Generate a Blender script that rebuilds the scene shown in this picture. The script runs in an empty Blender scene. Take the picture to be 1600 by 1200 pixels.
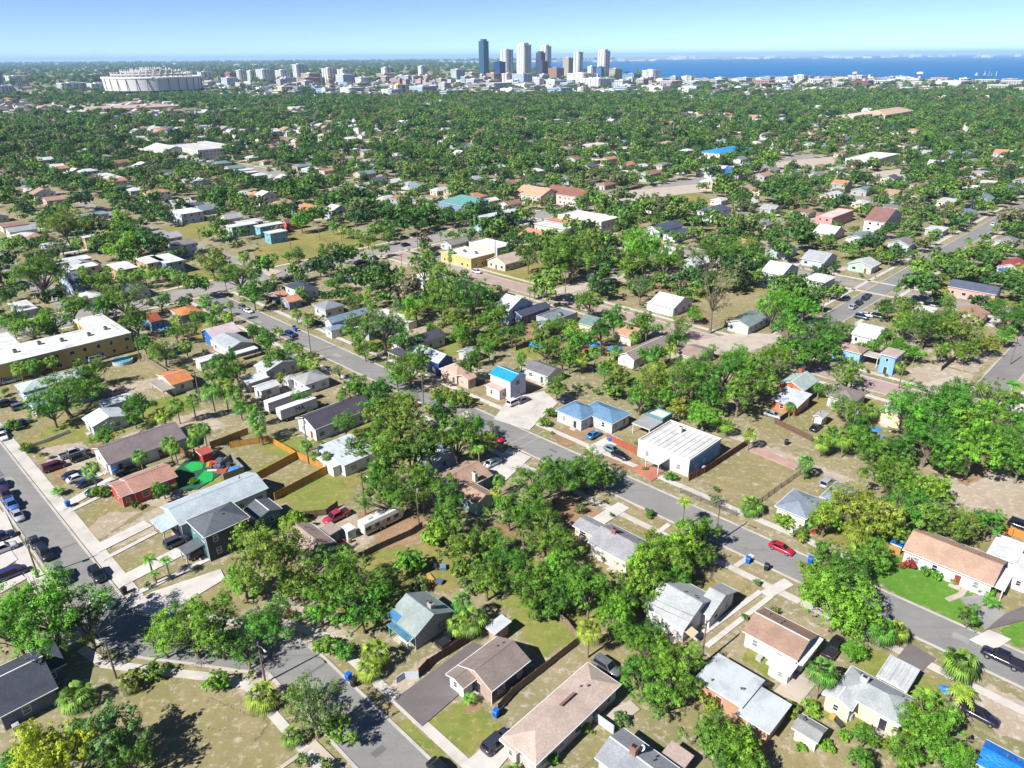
import bpy, math, random
import numpy as np
from mathutils import Matrix, Vector

scene = bpy.context.scene
COL = scene.collection
R = math.radians

# ---------------------------------------------------------------- camera
FPX, CAM_H, HORIZON, ROLL = 1130.0, 85.0, 88.0, R(0.43)
PITCH = math.atan((600 - HORIZON) / FPX)
cam_data = bpy.data.cameras.new('camera')
cam = bpy.data.objects.new('camera', cam_data)
COL.objects.link(cam)
cam_data.sensor_width = 36.0
cam_data.lens = 36.0 * FPX / 1600.0
cam_data.clip_start = 1.0
cam_data.clip_end = 120000.0
cam.matrix_world = Matrix.Translation((0, 0, CAM_H)) @ Matrix.Rotation(R(90) - PITCH, 4, 'X') @ Matrix.Rotation(-ROLL, 4, 'Z')
scene.camera = cam

# ---------------------------------------------------------------- sky and sun
SUN_EL, SUN_AZ = R(42), R(220)          # direction towards the sun, angle from +x
world = bpy.data.worlds.new('World')
scene.world = world
world.use_nodes = True
wn = world.node_tree.nodes
sky = wn.new('ShaderNodeTexSky')
sky.sky_type = 'NISHITA'
sky.sun_disc = False
sky.sun_elevation = SUN_EL
sky.sun_rotation = R(90) - SUN_AZ
sky.altitude = 0
sky.air_density = 0.33
sky.dust_density = 0.0
sky.ozone_density = 4.0
tint = wn.new('ShaderNodeMix'); tint.data_type = 'RGBA'; tint.blend_type = 'MULTIPLY'     # one even tint over the whole sky
tint.inputs[0].default_value = 1.0; tint.inputs[7].default_value = (0.96, 0.915, 1.03, 1)
world.node_tree.links.new(sky.outputs[0], tint.inputs[6])
world.node_tree.links.new(tint.outputs[2], wn['Background'].inputs[0])
wn['Background'].inputs[1].default_value = 0.076
sun_data = bpy.data.lights.new('sun', 'SUN')
sun_data.energy = 4.3
sun_data.angle = R(0.5)
sun_data.color = (1.0, 0.97, 0.935)
sun = bpy.data.objects.new('sun', sun_data)
COL.objects.link(sun)
sv = Vector((math.cos(SUN_EL) * math.cos(SUN_AZ), math.cos(SUN_EL) * math.sin(SUN_AZ), math.sin(SUN_EL)))
sun.rotation_euler = sv.to_track_quat('Z', 'Y').to_euler()
sun.location = (0, 0, 300)
scene.view_settings.view_transform = 'Standard'
scene.view_settings.look = 'None'
scene.view_settings.exposure = 1.32
scene.view_settings.gamma = 1.0
scene.view_settings.use_curve_mapping = False
scene.cycles.max_bounces = 5
scene.cycles.transparent_max_bounces = 16
scene.cycles.volume_bounces = 0

# ---------------------------------------------------------------- projection helpers (photo pixel -> place on the ground)
TH = R(-44.5)                            # the street grid: a runs along the streets, b across them
AX = (math.cos(TH), math.sin(TH)); BX = (-AX[1], AX[0])
def g(x, y, z=0.0):
    u, v = x - 800.0, y - 600.0
    c, s = math.cos(ROLL), math.sin(ROLL)
    u, v = u * c - v * s, u * s + v * c
    dy = math.cos(PITCH) - math.sin(PITCH) * v / FPX
    dz = -math.sin(PITCH) - math.cos(PITCH) * v / FPX
    t = (z - CAM_H) / dz
    return t * u / FPX, t * dy
def at_dist(x, y, D):
    """point on the ray of a photo pixel at ground distance D ahead"""
    u, v = x - 800.0, y - 600.0
    c, s = math.cos(ROLL), math.sin(ROLL)
    u, v = u * c - v * s, u * s + v * c
    dy = math.cos(PITCH) - math.sin(PITCH) * v / FPX
    dz = -math.sin(PITCH) - math.cos(PITCH) * v / FPX
    t = D / dy
    return t * u / FPX, D, CAM_H + t * dz
def pix(X, Y, Z):
    c, s = math.cos(PITCH), math.sin(PITCH); dz = Z - CAM_H
    dep = Y * c - dz * s; up = Y * s + dz * c
    if dep < 1: return (-9999, 9999, 1)
    u = X / dep * FPX; v = -up / dep * FPX
    cr, sr = math.cos(ROLL), math.sin(ROLL)
    return 800 + u * cr + v * sr, 600 - u * sr + v * cr, dep
def XY(a, b): return a * AX[0] + b * BX[0], a * AX[1] + b * BX[1]
def AB(x, y): return x * AX[0] + y * AX[1], x * BX[0] + y * BX[1]
def gab(x, y, z=0.0): return AB(*g(x, y, z))

# ---------------------------------------------------------------- object helpers
def thing(name, label, cat, loc=(0, 0, 0), rotz=0.0, group=None):
    o = bpy.data.objects.new(name, None); COL.objects.link(o)
    o.location = loc; o.rotation_euler = (0, 0, rotz); o.empty_display_size = 0.5
    return tag(o, label, cat, group)
def tag(o, label, cat, group=None):
    if label: o['label'] = label
    o['category'] = cat
    if group: o['group'] = group
    return o
def link(name, me, parent=None, loc=(0, 0, 0), rot=(0, 0, 0), scl=(1, 1, 1)):
    o = bpy.data.objects.new(name, me); COL.objects.link(o)
    o.location = loc; o.rotation_euler = rot; o.scale = scl
    if parent is not None: o.parent = parent
    return o
class MB:
    def __init__(s): s.v = []; s.f = []; s.m = []
    def add(s, vs, fs, m=0):
        n = len(s.v); s.v += [tuple(q) for q in vs]
        for f in fs: s.f.append(tuple(i + n for i in f)); s.m.append(m)
        return s
    def box(s, x0, x1, y0, y1, z0, z1, m=0, top=None, bottom=True):
        fs = [(0, 1, 5, 4), (1, 2, 6, 5), (2, 3, 7, 6), (3, 0, 4, 7)]
        vs = [(x0, y0, z0), (x1, y0, z0), (x1, y1, z0), (x0, y1, z0), (x0, y0, z1), (x1, y0, z1), (x1, y1, z1), (x0, y1, z1)]
        s.add(vs, fs, m); n = len(s.v) - 8
        s.f.append((n + 4, n + 5, n + 6, n + 7)); s.m.append(m if top is None else top)
        if bottom: s.f.append((n + 3, n + 2, n + 1, n)); s.m.append(m)
        return s
    def tube(s, pts, rad, n=6, m=0, cap=True):
        base = len(s.v); P = [Vector(p) for p in pts]
        for i, p in enumerate(P):
            d = (P[min(i + 1, len(P) - 1)] - P[max(i - 1, 0)])
            d = d.normalized() if d.length > 1e-6 else Vector((0, 0, 1))
            e = Vector((1, 0, 0)) if abs(d.x) < 0.9 else Vector((0, 1, 0))
            u = d.cross(e).normalized(); w = d.cross(u)
            r = rad[i] if isinstance(rad, (list, tuple)) else rad
            for k in range(n):
                t = 2 * math.pi * k / n
                s.v.append(tuple(p + u * (r * math.cos(t)) + w * (r * math.sin(t))))
        for i in range(len(P) - 1):
            for k in range(n):
                a = base + i * n + k; b = base + i * n + (k + 1) % n
                s.f.append((a, b, b + n, a + n)); s.m.append(m)
        if cap:
            s.f.append(tuple(base + (len(P) - 1) * n + k for k in range(n))); s.m.append(m)
            s.f.append(tuple(base + n - 1 - k for k in range(n))); s.m.append(m)
        return s
    def lathe(s, prof, n=12, m=0, c=(0, 0)):
        base = len(s.v)
        for (r, z) in prof:
            for k in range(n):
                t = 2 * math.pi * k / n; s.v.append((c[0] + r * math.cos(t), c[1] + r * math.sin(t), z))
        for i in range(len(prof) - 1):
            for k in range(n):
                a = base + i * n + k; b = base + i * n + (k + 1) % n
                s.f.append((a, b, b + n, a + n)); s.m.append(m)
        s.f.append(tuple(base + (len(prof) - 1) * n + k for k in range(n))); s.m.append(m)
        return s
    def mesh(s, name, mats):
        me = bpy.data.meshes.new(name); me.from_pydata(s.v, [], s.f)
        for m in (mats if isinstance(mats, (list, tuple)) else [mats]): me.materials.append(m)
        me.polygons.foreach_set('material_index', s.m); me.update()
        return me
    def build(s, name, mats, parent=None, loc=(0, 0, 0), rot=(0, 0, 0)):
        return link(name, s.mesh(name, mats), parent, loc, rot)

# ---------------------------------------------------------------- materials
def lin(c):
    return tuple(((q / 255.0) / 12.92 if q / 255.0 <= 0.04045 else ((q / 255.0 + 0.055) / 1.055) ** 2.4) for q in c)
KALB = 0.66
def alb(c, k=KALB): return tuple(min(0.85, q * k) for q in lin(c))
_mc = {}
class NT:
    """small wrapper to wire shader nodes"""
    def __init__(s, name):
        s.mat = bpy.data.materials.new(name); s.mat.use_nodes = True
        s.t = s.mat.node_tree; s.n = s.t.nodes; s.bsdf = s.n['Principled BSDF']; s.out = s.n['Material Output']
    def new(s, typ, **kw):
        o = s.n.new(typ)
        for k, v in kw.items(): setattr(o, k, v)
        return o
    def l(s, a, b): s.t.links.new(a, b)
    def coord(s, kind='Object', scale=None):
        c = s.new('ShaderNodeTexCoord').outputs[kind]
        if scale is None: return c
        m = s.new('ShaderNodeMapping'); s.l(c, m.inputs['Vector']); m.inputs['Scale'].default_value = scale
        return m.outputs[0]
    def noise(s, vec, scale, detail=4.0, rough=0.55):
        n = s.new('ShaderNodeTexNoise'); s.l(vec, n.inputs['Vector'])
        n.inputs['Scale'].default_value = scale; n.inputs['Detail'].default_value = detail; n.inputs['Roughness'].default_value = rough
        return n.outputs[0]
    def ramp(s, fac, stops):
        r = s.new('ShaderNodeValToRGB'); s.l(fac, r.inputs[0]); e = r.color_ramp.elements
        e[0].position, e[0].color = stops[0][0], (*stops[0][1], 1); e[1].position, e[1].color = stops[-1][0], (*stops[-1][1], 1)
        for p, c in stops[1:-1]: q = e.new(p); q.color = (*c, 1)
        return r.outputs[0]
    def mix(s, fac, a, b, mode='MIX'):
        m = s.new('ShaderNodeMix', data_type='RGBA', blend_type=mode)
        for sock, v in ((m.inputs[0], fac), (m.inputs[6], a), (m.inputs[7], b)):
            if hasattr(v, 'is_linked'): s.l(v, sock)
            elif isinstance(v, (int, float)): sock.default_value = v
            else: sock.default_value = (*v, 1)
        return m.outputs[2]
    def math(s, op, a, b=0.5):
        m = s.new('ShaderNodeMath', operation=op)
        for sock, v in ((m.inputs[0], a), (m.inputs[1], b)):
            if hasattr(v, 'is_linked'): s.l(v, sock)
            else: sock.default_value = v
        return m.outputs[0]
    def bump(s, h, st=0.3, dist=0.1):
        b = s.new('ShaderNodeBump'); s.l(h, b.inputs['Height']); b.inputs['Strength'].default_value = st; b.inputs['Distance'].default_value = dist
        s.l(b.outputs[0], s.bsdf.inputs['Normal'])
    def fin(s, col, rough=0.8, spec=0.3, metal=0.0):
        if hasattr(col, 'is_linked'): s.l(col, s.bsdf.inputs['Base Color'])
        else: s.bsdf.inputs['Base Color'].default_value = (*col, 1)
        if hasattr(rough, 'is_linked'): s.l(rough, s.bsdf.inputs['Roughness'])
        else: s.bsdf.inputs['Roughness'].default_value = rough
        s.bsdf.inputs['Specular IOR Level'].default_value = spec; s.bsdf.inputs['Metallic'].default_value = metal
        return s.mat
def dk(c, f): return tuple(q * f for q in c)

def paint(c, rough=0.6, spec=0.35, var=0.12):
    """weathered painted wall / wood / plastic in sRGB colour c"""
    key = ('paint', c, rough)
    if key not in _mc:
        t = NT('paint'); v = t.coord(); b = alb(c)
        n = t.noise(v, 0.9, 5); n2 = t.noise(v, 7.0, 3)
        c1 = t.ramp(n, [(0.3, dk(b, 1 - var * 1.6)), (0.62, b)])
        c2 = t.mix(t.math('MULTIPLY', n2, 0.35), c1, dk(b, 0.8))
        t.fin(c2, rough, spec); _mc[key] = t.mat
    return _mc[key]
def shingle(c, worn=0.5):
    key = ('shingle', c)
    if key not in _mc:
        t = NT('roof_shingle'); v = t.coord(); b = alb(c)
        big = t.noise(v, 0.35, 5, 0.6); fine = t.noise(v, 3.2, 6, 0.8)
        streak = t.noise(t.coord('Object', (0.5, 0.5, 3.0)), 2.2, 4)
        c1 = t.ramp(big, [(0.3, dk(b, 0.74)), (0.5, b), (0.72, dk(b, 1.16))])
        c2 = t.mix(t.ramp(fine, [(0.36, (0.75, 0.75, 0.75)), (0.6, (0, 0, 0))]), c1, dk(b, 0.62))
        c3 = t.mix(t.ramp(streak, [(0.56, (0, 0, 0)), (0.78, (0.42, 0.42, 0.42))]), c2, dk(b, 0.55))
        t.bump(fine, 0.35, 0.05); t.fin(c3, 0.9, 0.15); _mc[key] = t.mat
    return _mc[key]
def membrane(c):
    """flat white / silver roof coating with stains"""
    key = ('membrane', c)
    if key not in _mc:
        t = NT('roof_coating'); v = t.coord(); b = alb(c)
        st = t.noise(v, 0.28, 6, 0.65); dirt = t.noise(v, 1.7, 5, 0.7)
        c1 = t.ramp(st, [(0.28, dk(b, 0.6)), (0.5, dk(b, 0.92)), (0.66, b)])
        c2 = t.mix(t.ramp(dirt, [(0.57, (0, 0, 0)), (0.78, (0.55, 0.55, 0.55))]), c1, dk(b, 0.4))
        t.fin(c2, 0.75, 0.2); _mc[key] = t.mat
    return _mc[key]
def sheet_metal(c):
    key = ('metal', c)
    if key not in _mc:
        t = NT('sheet_metal'); v = t.coord(); b = alb(c)
        n = t.noise(v, 0.6, 5); t.fin(t.ramp(n, [(0.3, dk(b, 0.7)), (0.65, b)]), 0.5, 0.4, 0.15); _mc[key] = t.mat
    return _mc[key]
def plain(name, c, rough=0.6, spec=0.3, metal=0.0):
    key = ('plain', name, c)
    if key not in _mc:
        t = NT(name); n = t.noise(t.coord(), 3.0, 3); b = alb(c)
        t.fin(t.ramp(n, [(0.3, dk(b, 0.85)), (0.7, b)]), rough, spec, metal); _mc[key] = t.mat
    return _mc[key]
def carpaint(c):
    key = ('car', c)
    if key not in _mc:
        t = NT('car_paint'); b = alb(c)
        n = t.noise(t.coord(), 1.5, 4)
        t.fin(t.ramp(n, [(0.3, dk(b, 0.88)), (0.7, b)]), 0.32, 0.5)
        t.bsdf.inputs['Coat Weight'].default_value = 0.7; t.bsdf.inputs['Coat Roughness'].default_value = 0.08; _mc[key] = t.mat
    return _mc[key]
def glass(c=(40, 50, 62), rough=0.08):
    key = ('glass', c)
    if key not in _mc:
        t = NT('window_glass'); b = alb(c); n = t.noise(t.coord(), 0.8, 2)
        t.fin(t.ramp(n, [(0.35, dk(b, 0.6)), (0.65, dk(b, 1.3))]), rough, 0.6); _mc[key] = t.mat
    return _mc[key]
M_GLASS = glass()
M_WHITE = paint((236, 236, 232)); M_TRIM = M_WHITE
M_RUBBER = plain('rubber', (38, 38, 40), 0.85); M_DARK = plain('dark_plastic', (50, 50, 54), 0.5)
M_CHROME = plain('bright_metal', (190, 192, 196), 0.35, 0.5, 0.6)
M_BARK = None

def ground_material(name, base, alt, sand, green_amt, sand_amt, soft=False, scale=1.0):
    t = NT(name); v = t.coord()
    big = t.noise(v, 0.035 * scale, 6, 0.62); mid = t.noise(v, 0.22 * scale, 6, 0.68); fine = t.noise(v, 2.3, 4, 0.7)
    spk = t.noise(v, 0.75, 5, 0.75)
    c = t.mix(t.ramp(big, [(0.5 - green_amt * 0.3, (1, 1, 1)), (0.66 - green_amt * 0.1, (0, 0, 0))]), alb(base), alb(alt))
    c = t.mix(t.ramp(mid, [(0.38, (0, 0, 0)), (0.7, (0.75, 0.75, 0.75))]), c, dk(alb(alt), 0.8))
    c = t.mix(t.ramp(spk, [(0.62 - sand_amt * 0.22, (0, 0, 0)), (0.76 - sand_amt * 0.18, (1, 1, 1))]), c, alb(sand))
    c = t.mix(t.math('MULTIPLY', fine, 0.55), c, dk(alb(base), 0.5))
    t.bump(fine, 0.5, 0.08)
    t.fin(c, 0.95, 0.05)
    if soft:
        at = t.new('ShaderNodeAttribute', attribute_name='edge')
        e = t.math('ADD', at.outputs['Fac'], t.math('MULTIPLY', t.math('SUBTRACT', t.noise(v, 0.6, 8, 0.82), 0.5), 2.2))
        al = t.ramp(e, [(0.495, (0, 0, 0)), (0.505, (1, 1, 1))])
        t.l(al, t.bsdf.inputs['Alpha'])
    return t.mat
def asphalt(name, c, tint=None):
    t = NT(name); v = t.coord(); b = alb(c)
    big = t.noise(v, 0.09, 6, 0.65); fine = t.noise(v, 5.0, 4, 0.7); patch = t.noise(v, 0.5, 3)
    c1 = t.ramp(big, [(0.3, dk(b, 0.8)), (0.5, b), (0.7, dk(b, 1.12))])
    c1 = t.mix(t.math('MULTIPLY', fine, 0.4), c1, dk(b, 0.6))
    ridge = t.math('ABSOLUTE', t.math('SUBTRACT', t.noise(v, 0.22, 5, 0.6), 0.5))
    c1 = t.mix(t.ramp(ridge, [(0.0, (0.45, 0.45, 0.45)), (0.008, (0, 0, 0))]), c1, dk(b, 0.6))
    spot = t.noise(v, 1.4, 5, 0.75)
    c1 = t.mix(t.ramp(spot, [(0.56, (0, 0, 0)), (0.72, (0.5, 0.5, 0.5))]), c1, dk(b, 1.25))
    c1 = t.mix(t.ramp(patch, [(0.6, (0, 0, 0)), (0.72, (0.35, 0.35, 0.35))]), c1, dk(b, 0.7))
    rot = t.new('ShaderNodeMapping'); t.l(v, rot.inputs['Vector']); rot.inputs['Rotation'].default_value = (0, 0, -TH); rot.inputs['Scale'].default_value = (0.03, 0.55, 1)
    trk = t.noise(rot.outputs[0], 1.0, 3, 0.6)
    c1 = t.mix(t.ramp(trk, [(0.5, (0, 0, 0)), (0.68, (0.55, 0.55, 0.55))]), c1, dk(b, 0.74))
    oil = t.noise(v, 0.9, 2)
    c1 = t.mix(t.ramp(oil, [(0.68, (0, 0, 0)), (0.76, (0.5, 0.5, 0.5))]), c1, dk(b, 0.5))
    t.fin(c1, 0.9, 0.2); return t.mat
def concrete(name, c, joints=1.5):
    t = NT(name); v = t.coord(); b = alb(c)
    big = t.noise(v, 0.25, 6, 0.65); fine = t.noise(v, 4.0, 4, 0.7)
    c1 = t.ramp(big, [(0.3, dk(b, 0.75)), (0.55, b), (0.75, dk(b, 1.1))])
    c1 = t.mix(t.math('MULTIPLY', fine, 0.35), c1, dk(b, 0.65))
    t.fin(c1, 0.9, 0.15); return t.mat
DRY, GRN, SND = (180, 164, 132), (136, 138, 88), (212, 202, 188)
M_GROUND = ground_material('dry_grass', DRY, GRN, SND, 0.42, 0.5)
PM = {'dry': ground_material('dry_lot', (180, 162, 126), (148, 144, 94), (208, 196, 174), 0.3, 0.42, True, 2.0),
      'green': ground_material('green_yard', (164, 158, 92), (112, 142, 56), (196, 178, 132), 0.75, 0.3, True, 3.0),
      'lawn': ground_material('lush_lawn', (120, 164, 66), (92, 146, 50), (150, 168, 92), 0.6, 0.35, True, 3.0),
      'sand': ground_material('bare_sand', (204, 190, 170), (184, 166, 138), (220, 210, 198), 0.4, 0.5, True, 2.0),
      'dirt': ground_material('bare_dirt', (186, 154, 122), (160, 132, 100), (204, 180, 150), 0.3, 0.3, True),
      'field': ground_material('mown_field', (172, 158, 98), (134, 140, 74), (196, 178, 132), 0.5, 0.3, True, 2.0),
      'asphalt': asphalt('driveway_asphalt', (126, 118, 116)), 'grey': asphalt('worn_paving', (168, 164, 162)),
      'concrete': concrete('pale_concrete', (218, 212, 204)), 'tan': concrete('old_concrete', (200, 188, 172)),
      'red': concrete('red_pavers', (196, 126, 108)), 'turf': paint((30, 178, 84), 0.9), 'pink': concrete('pink_pavers', (196, 160, 148)), 'gravel': concrete('pale_gravel', (212, 205, 196)),
      'deck': paint((176, 92, 72), 0.8), 'shadegreen': paint((38, 96, 66), 0.9)}
M_ROAD = asphalt('road_asphalt', (148, 147, 143)); M_ROAD2 = asphalt('avenue_asphalt', (166, 160, 156)); M_BRICKROAD = asphalt('brick_road', (186, 162, 154))
M_KERB = concrete('kerb_concrete', (200, 194, 186)); M_WALK = concrete('sidewalk_concrete', (212, 206, 196))

# ---------------------------------------------------------------- the ground, the bay, the streets
def struct(o): o['kind'] = 'structure'; return o
def sheet(name, pts, z, mat):
    return struct(MB().add([(x, y, z) for x, y in pts], [tuple(range(len(pts)))]).build(name, mat))
# the ground: one sheet to the horizon
FAR = 60000
struct(MB().add([(-FAR, -200, 0), (FAR, -200, 0), (FAR, FAR, 0), (-FAR, FAR, 0)], [(0, 1, 2, 3)]).build('ground', M_GROUND))
# the bay beyond downtown, and the blue haze strip left of it
t = NT('bay_water_and_haze'); v = t.coord()
n1 = t.noise(t.coord('Object', (0.0006, 0.004, 1)), 1.0, 5, 0.6)
t.bump(t.noise(t.coord('Object', (0.05, 0.09, 1)), 1.0, 4), 0.25, 0.6)
t.fin(t.ramp(n1, [(0.35, (0.008, 0.085, 0.23)), (0.65, (0.014, 0.13, 0.30))]), 0.6, 0.08)
M_WATER = t.mat
shore = [g(820, 112), g(930, 116), g(1010, 120), g(1100, 123), g(1210, 119.5), g(1330, 118.5), g(1440, 123), g(1600, 126), g(1760, 127)]
farshore = [g(2200, 85.5), g(1600, 85.6), g(1380, 88), g(1200, 90.6), g(1000, 94), g(900, 95.5), g(820, 97.5), g(700, 98.6), g(660, 99.5), g(700, 101), g(800, 103)]
sheet('bay_water_and_haze', shore + farshore, 0.6, M_WATER)
sheet('bay_water_and_haze', [g(-300, 101.2), g(250, 100.0), g(640, 98.6), g(640, 95.6), g(250, 98.0), g(-300, 99.2)], 0.8, M_WATER)  # blue sheet paints the haze over the distant land on the left
def px_strip(name, p0, p1, p2, p3, z, mat): sheet(name, [g(*p) for p in (p0, p1, p2, p3)], z, mat)

def slab(name, a0, a1, b0, b1, z0, z1, mat, kind=True):
    m = MB(); P = [XY(a0, b0), XY(a1, b0), XY(a1, b1), XY(a0, b1)]
    m.add([(x, y, z0) for x, y in P] + [(x, y, z1) for x, y in P], [(0, 1, 5, 4), (1, 2, 6, 5), (2, 3, 7, 6), (3, 0, 4, 7), (4, 5, 6, 7)])
    return struct(m.build(name, mat))
def poly_slab(name, pts, z0, z1, mat):
    n = len(pts); m = MB()
    m.add([(x, y, z0) for x, y in pts] + [(x, y, z1) for x, y in pts], [(i, (i + 1) % n, (i + 1) % n + n, i + n) for i in range(n)] + [tuple(range(n, 2 * n))])
    return struct(m.build(name, mat))
ROADS = []          # (axis, centre, half width, from, to) for keeping trees and houses off
def street(name, axis, c, hw, s0, s1, mat, walk=None, kerb=True, z=0.02):
    ROADS.append((axis, c, hw + (2.0 if walk else 0.3), s0, s1))
    def rect(nm, c0, c1, z0, z1, m):
        if axis == 'a': slab(nm, s0, s1, c0, c1, z0, z1, m)
        else: slab(nm, c0, c1, s0, s1, z0, z1, m)
    P = [XY(s0, c - hw), XY(s1, c - hw), XY(s1, c + hw), XY(s0, c + hw)] if axis == 'a' else [XY(c - hw, s0), XY(c + hw, s0), XY(c + hw, s1), XY(c - hw, s1)]
    sheet(name, P, z, mat)
    if kerb:
        rect('kerb', c - hw - 0.42, c - hw, -0.05, 0.12, M_KERB); rect('kerb', c + hw, c + hw + 0.42, -0.05, 0.12, M_KERB)
    if walk:
        for w0, w1 in walk: rect('sidewalk', w0, w1, -0.05, 0.09, M_WALK)
street('main_street', 'a', 112.0, 3.8, -275, 70, M_ROAD, [(102.5, 104.0)])
slab('sidewalk', -275, -31, 119.9, 121.4, -0.05, 0.09, M_WALK)
street('side_street', 'a', 19.7, 3.3, -360, -112, M_ROAD, [(23.6, 26.0), (13.0, 15.6)])
street('lower_street', 'a', 36.1, 3.6, -84, 20, M_ROAD, [(42.0, 43.5), (28.3, 29.7)])
street('avenue', 'b', -287.0, 6.5, -60, 700, M_ROAD2, [(-298, -296.2), (-278, -276.2)], z=0.026)
street('brick_street', 'a', 203.5, 4.2, -280, 90, M_BRICKROAD, [(194.5, 196), (211, 212.5)])
street('cross_street', 'b', -88.5, 3.8, 208, 900, M_ROAD, [(-97.5, -96), (-81, -79.5)], z=0.03)
street('right_street', 'b', -32.5, 3.8, 208, 420, asphalt('dark_asphalt', (146, 142, 140)), z=0.03)
street('field_lane', 'a', 145.0, 3.4, -640, -294, M_ROAD2, z=0.02, kerb=False)
street('north_street', 'a', 300.0, 4.0, -700, 150, M_ROAD2, [(291, 292.5), (307.5, 309)], kerb=False)
for i, bb in enumerate((395, 490, 585)): street('north_street', 'a', bb, 4.0, -900, 300, M_ROAD2, kerb=False)
for i, aa in enumerate((-485, -681)): street('cross_street', 'b', aa, 4.0, -60, 800, M_ROAD2, kerb=False, z=0.03)
street('west_street', 'a', 70.0, 3.8, -640, -294, M_ROAD2, kerb=False)
# the bend where the side street shifts over to the lower street
bend = [(-112, 16.4), (-108, 17.0), (-101, 20.5), (-94, 25.5), (-88, 29.5), (-84, 32.5), (-84, 39.7), (-88, 38.6), (-95, 33.0), (-102, 28.0), (-109, 25.0), (-112, 23.0)]
sheet('street_bend', [XY(*p) for p in bend], 0.024, M_ROAD)
def ribbon(name, pts, w, z0, z1, mat):
    """a slab that follows a line of (x, y) points"""
    L = []; Rr = []
    for i, p in enumerate(pts):
        q0 = Vector(pts[max(i - 1, 0)]); q1 = Vector(pts[min(i + 1, len(pts) - 1)]); d = (q1 - q0).normalized(); nrm = Vector((-d.y, d.x)) * (w / 2)
        L.append(tuple(Vector(p) + nrm)); Rr.append(tuple(Vector(p) - nrm))
    return poly_slab(name, L + Rr[::-1], z0, z1, mat)
ribbon('kerb', [XY(*p) for p in ((-112, 23.2), (-109, 25.2), (-102, 28.2), (-95, 33.2), (-88, 38.8), (-84, 39.9))], 0.42, -0.05, 0.12, M_KERB)
ribbon('kerb', [XY(*p) for p in ((-112, 16.2), (-108, 16.8), (-101, 20.2), (-94, 25.2), (-88, 29.2), (-84, 32.3))], 0.42, -0.05, 0.12, M_KERB)
ribbon('sidewalk', [XY(*p) for p in ((-110, 14.2), (-104, 15.6), (-97, 20.5), (-90, 25.6), (-84, 29.0))], 1.5, -0.05, 0.085, M_WALK)
ribbon('sidewalk', [XY(*p) for p in ((-112, 25.5), (-106, 29.0), (-98, 34.0), (-92, 39.5), (-84, 42.7))], 1.5, -0.05, 0.085, M_WALK)

# repair patches cut into the asphalt
M_REPAIR = [asphalt('asphalt_repair', (124, 122, 119)), asphalt('asphalt_repair', (166, 164, 158))]
_prnd = random.Random(9)
for c_, hw_, s0_, s1_, n_ in ((112.0, 3.8, -270, 10, 16), (19.7, 3.3, -230, -115, 9), (36.1, 3.6, -82, -45, 4), (203.5, 4.2, -270, -20, 10)):
    for i_ in range(n_):
        a_ = _prnd.uniform(s0_, s1_); w_ = _prnd.uniform(.7, 2.4); l_ = _prnd.uniform(.8, 5.0); b_ = c_ + _prnd.uniform(-hw_ + w_ / 2 + .1, hw_ - w_ / 2 - .1)
        if i_ % 4 == 0: w_, l_, b_ = hw_ * 2 - .1, .5, c_
        sheet('asphalt_repair', [XY(a_, b_ - w_ / 2), XY(a_ + l_, b_ - w_ / 2), XY(a_ + l_, b_ + w_ / 2), XY(a_, b_ + w_ / 2)], .034 + .0006 * i_, M_REPAIR[_prnd.random() < .3])
_pz = [0.008]
CLEAR = []                                # areas kept free of scattered trees
def patch(kind, pts, clear=True, z=None, name=None, hard=None):
    """a piece of ground given by photo pixels"""
    P = [Vector(g(*p)) for p in pts]
    c = sum(P, Vector((0, 0))) / len(P)
    soft = kind in ('dry', 'green', 'lawn', 'sand', 'dirt', 'field')
    if z is None: _pz[0] += 0.0007; z = _pz[0] if soft else 0.14 + _pz[0]
    if clear: CLEAR.append([tuple(p) for p in P])
    nm = name or {'dry': 'dry_lot', 'green': 'yard', 'lawn': 'lawn', 'sand': 'sand', 'dirt': 'dirt_yard', 'field': 'field', 'asphalt': 'driveway', 'grey': 'paved_lot', 'gravel': 'gravel_court', 'concrete': 'driveway', 'tan': 'path', 'red': 'patio', 'turf': 'play_turf', 'pink': 'paver_path', 'deck': 'deck', 'shadegreen': 'green_court'}[kind]
    if not soft: return poly_slab(nm, [tuple(p) for p in P], -0.03, z, PM[kind])
    # outward ring fades out
    n = len(P); size = sum((p - c).length for p in P) / n; w = min(2.2, size * 0.22)
    # subdivide the outline and roughen it
    Q = []
    rnd = random.Random(len(CLEAR) * 7 + 3)
    for i in range(n):
        p, q = P[i], P[(i + 1) % n]; k = max(1, int((q - p).length / 3))
        for j in range(k): Q.append(p.lerp(q, j / k))
    outer = [c + (p - c) * (1 + w / max((p - c).length, 0.5)) for p in Q]; inner = [c + (p - c) * max(0.15, 1 - w / max((p - c).length, 0.5)) for p in Q]
    m = MB(); k = len(Q)
    m.add([(p.x, p.y, z) for p in outer] + [(p.x, p.y, z) for p in inner] + [(c.x, c.y, z)], [(i, (i + 1) % k, (i + 1) % k + k, i + k) for i in range(k)] + [(i + k, (i + 1) % k + k, 2 * k) for i in range(k)])
    o = struct(m.build(nm, PM[kind])); a = o.data.attributes.new('edge', 'FLOAT', 'POINT')
    a.data.foreach_set('value', [0.0] * k + [1.0] * (k + 1))
    return o
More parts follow.
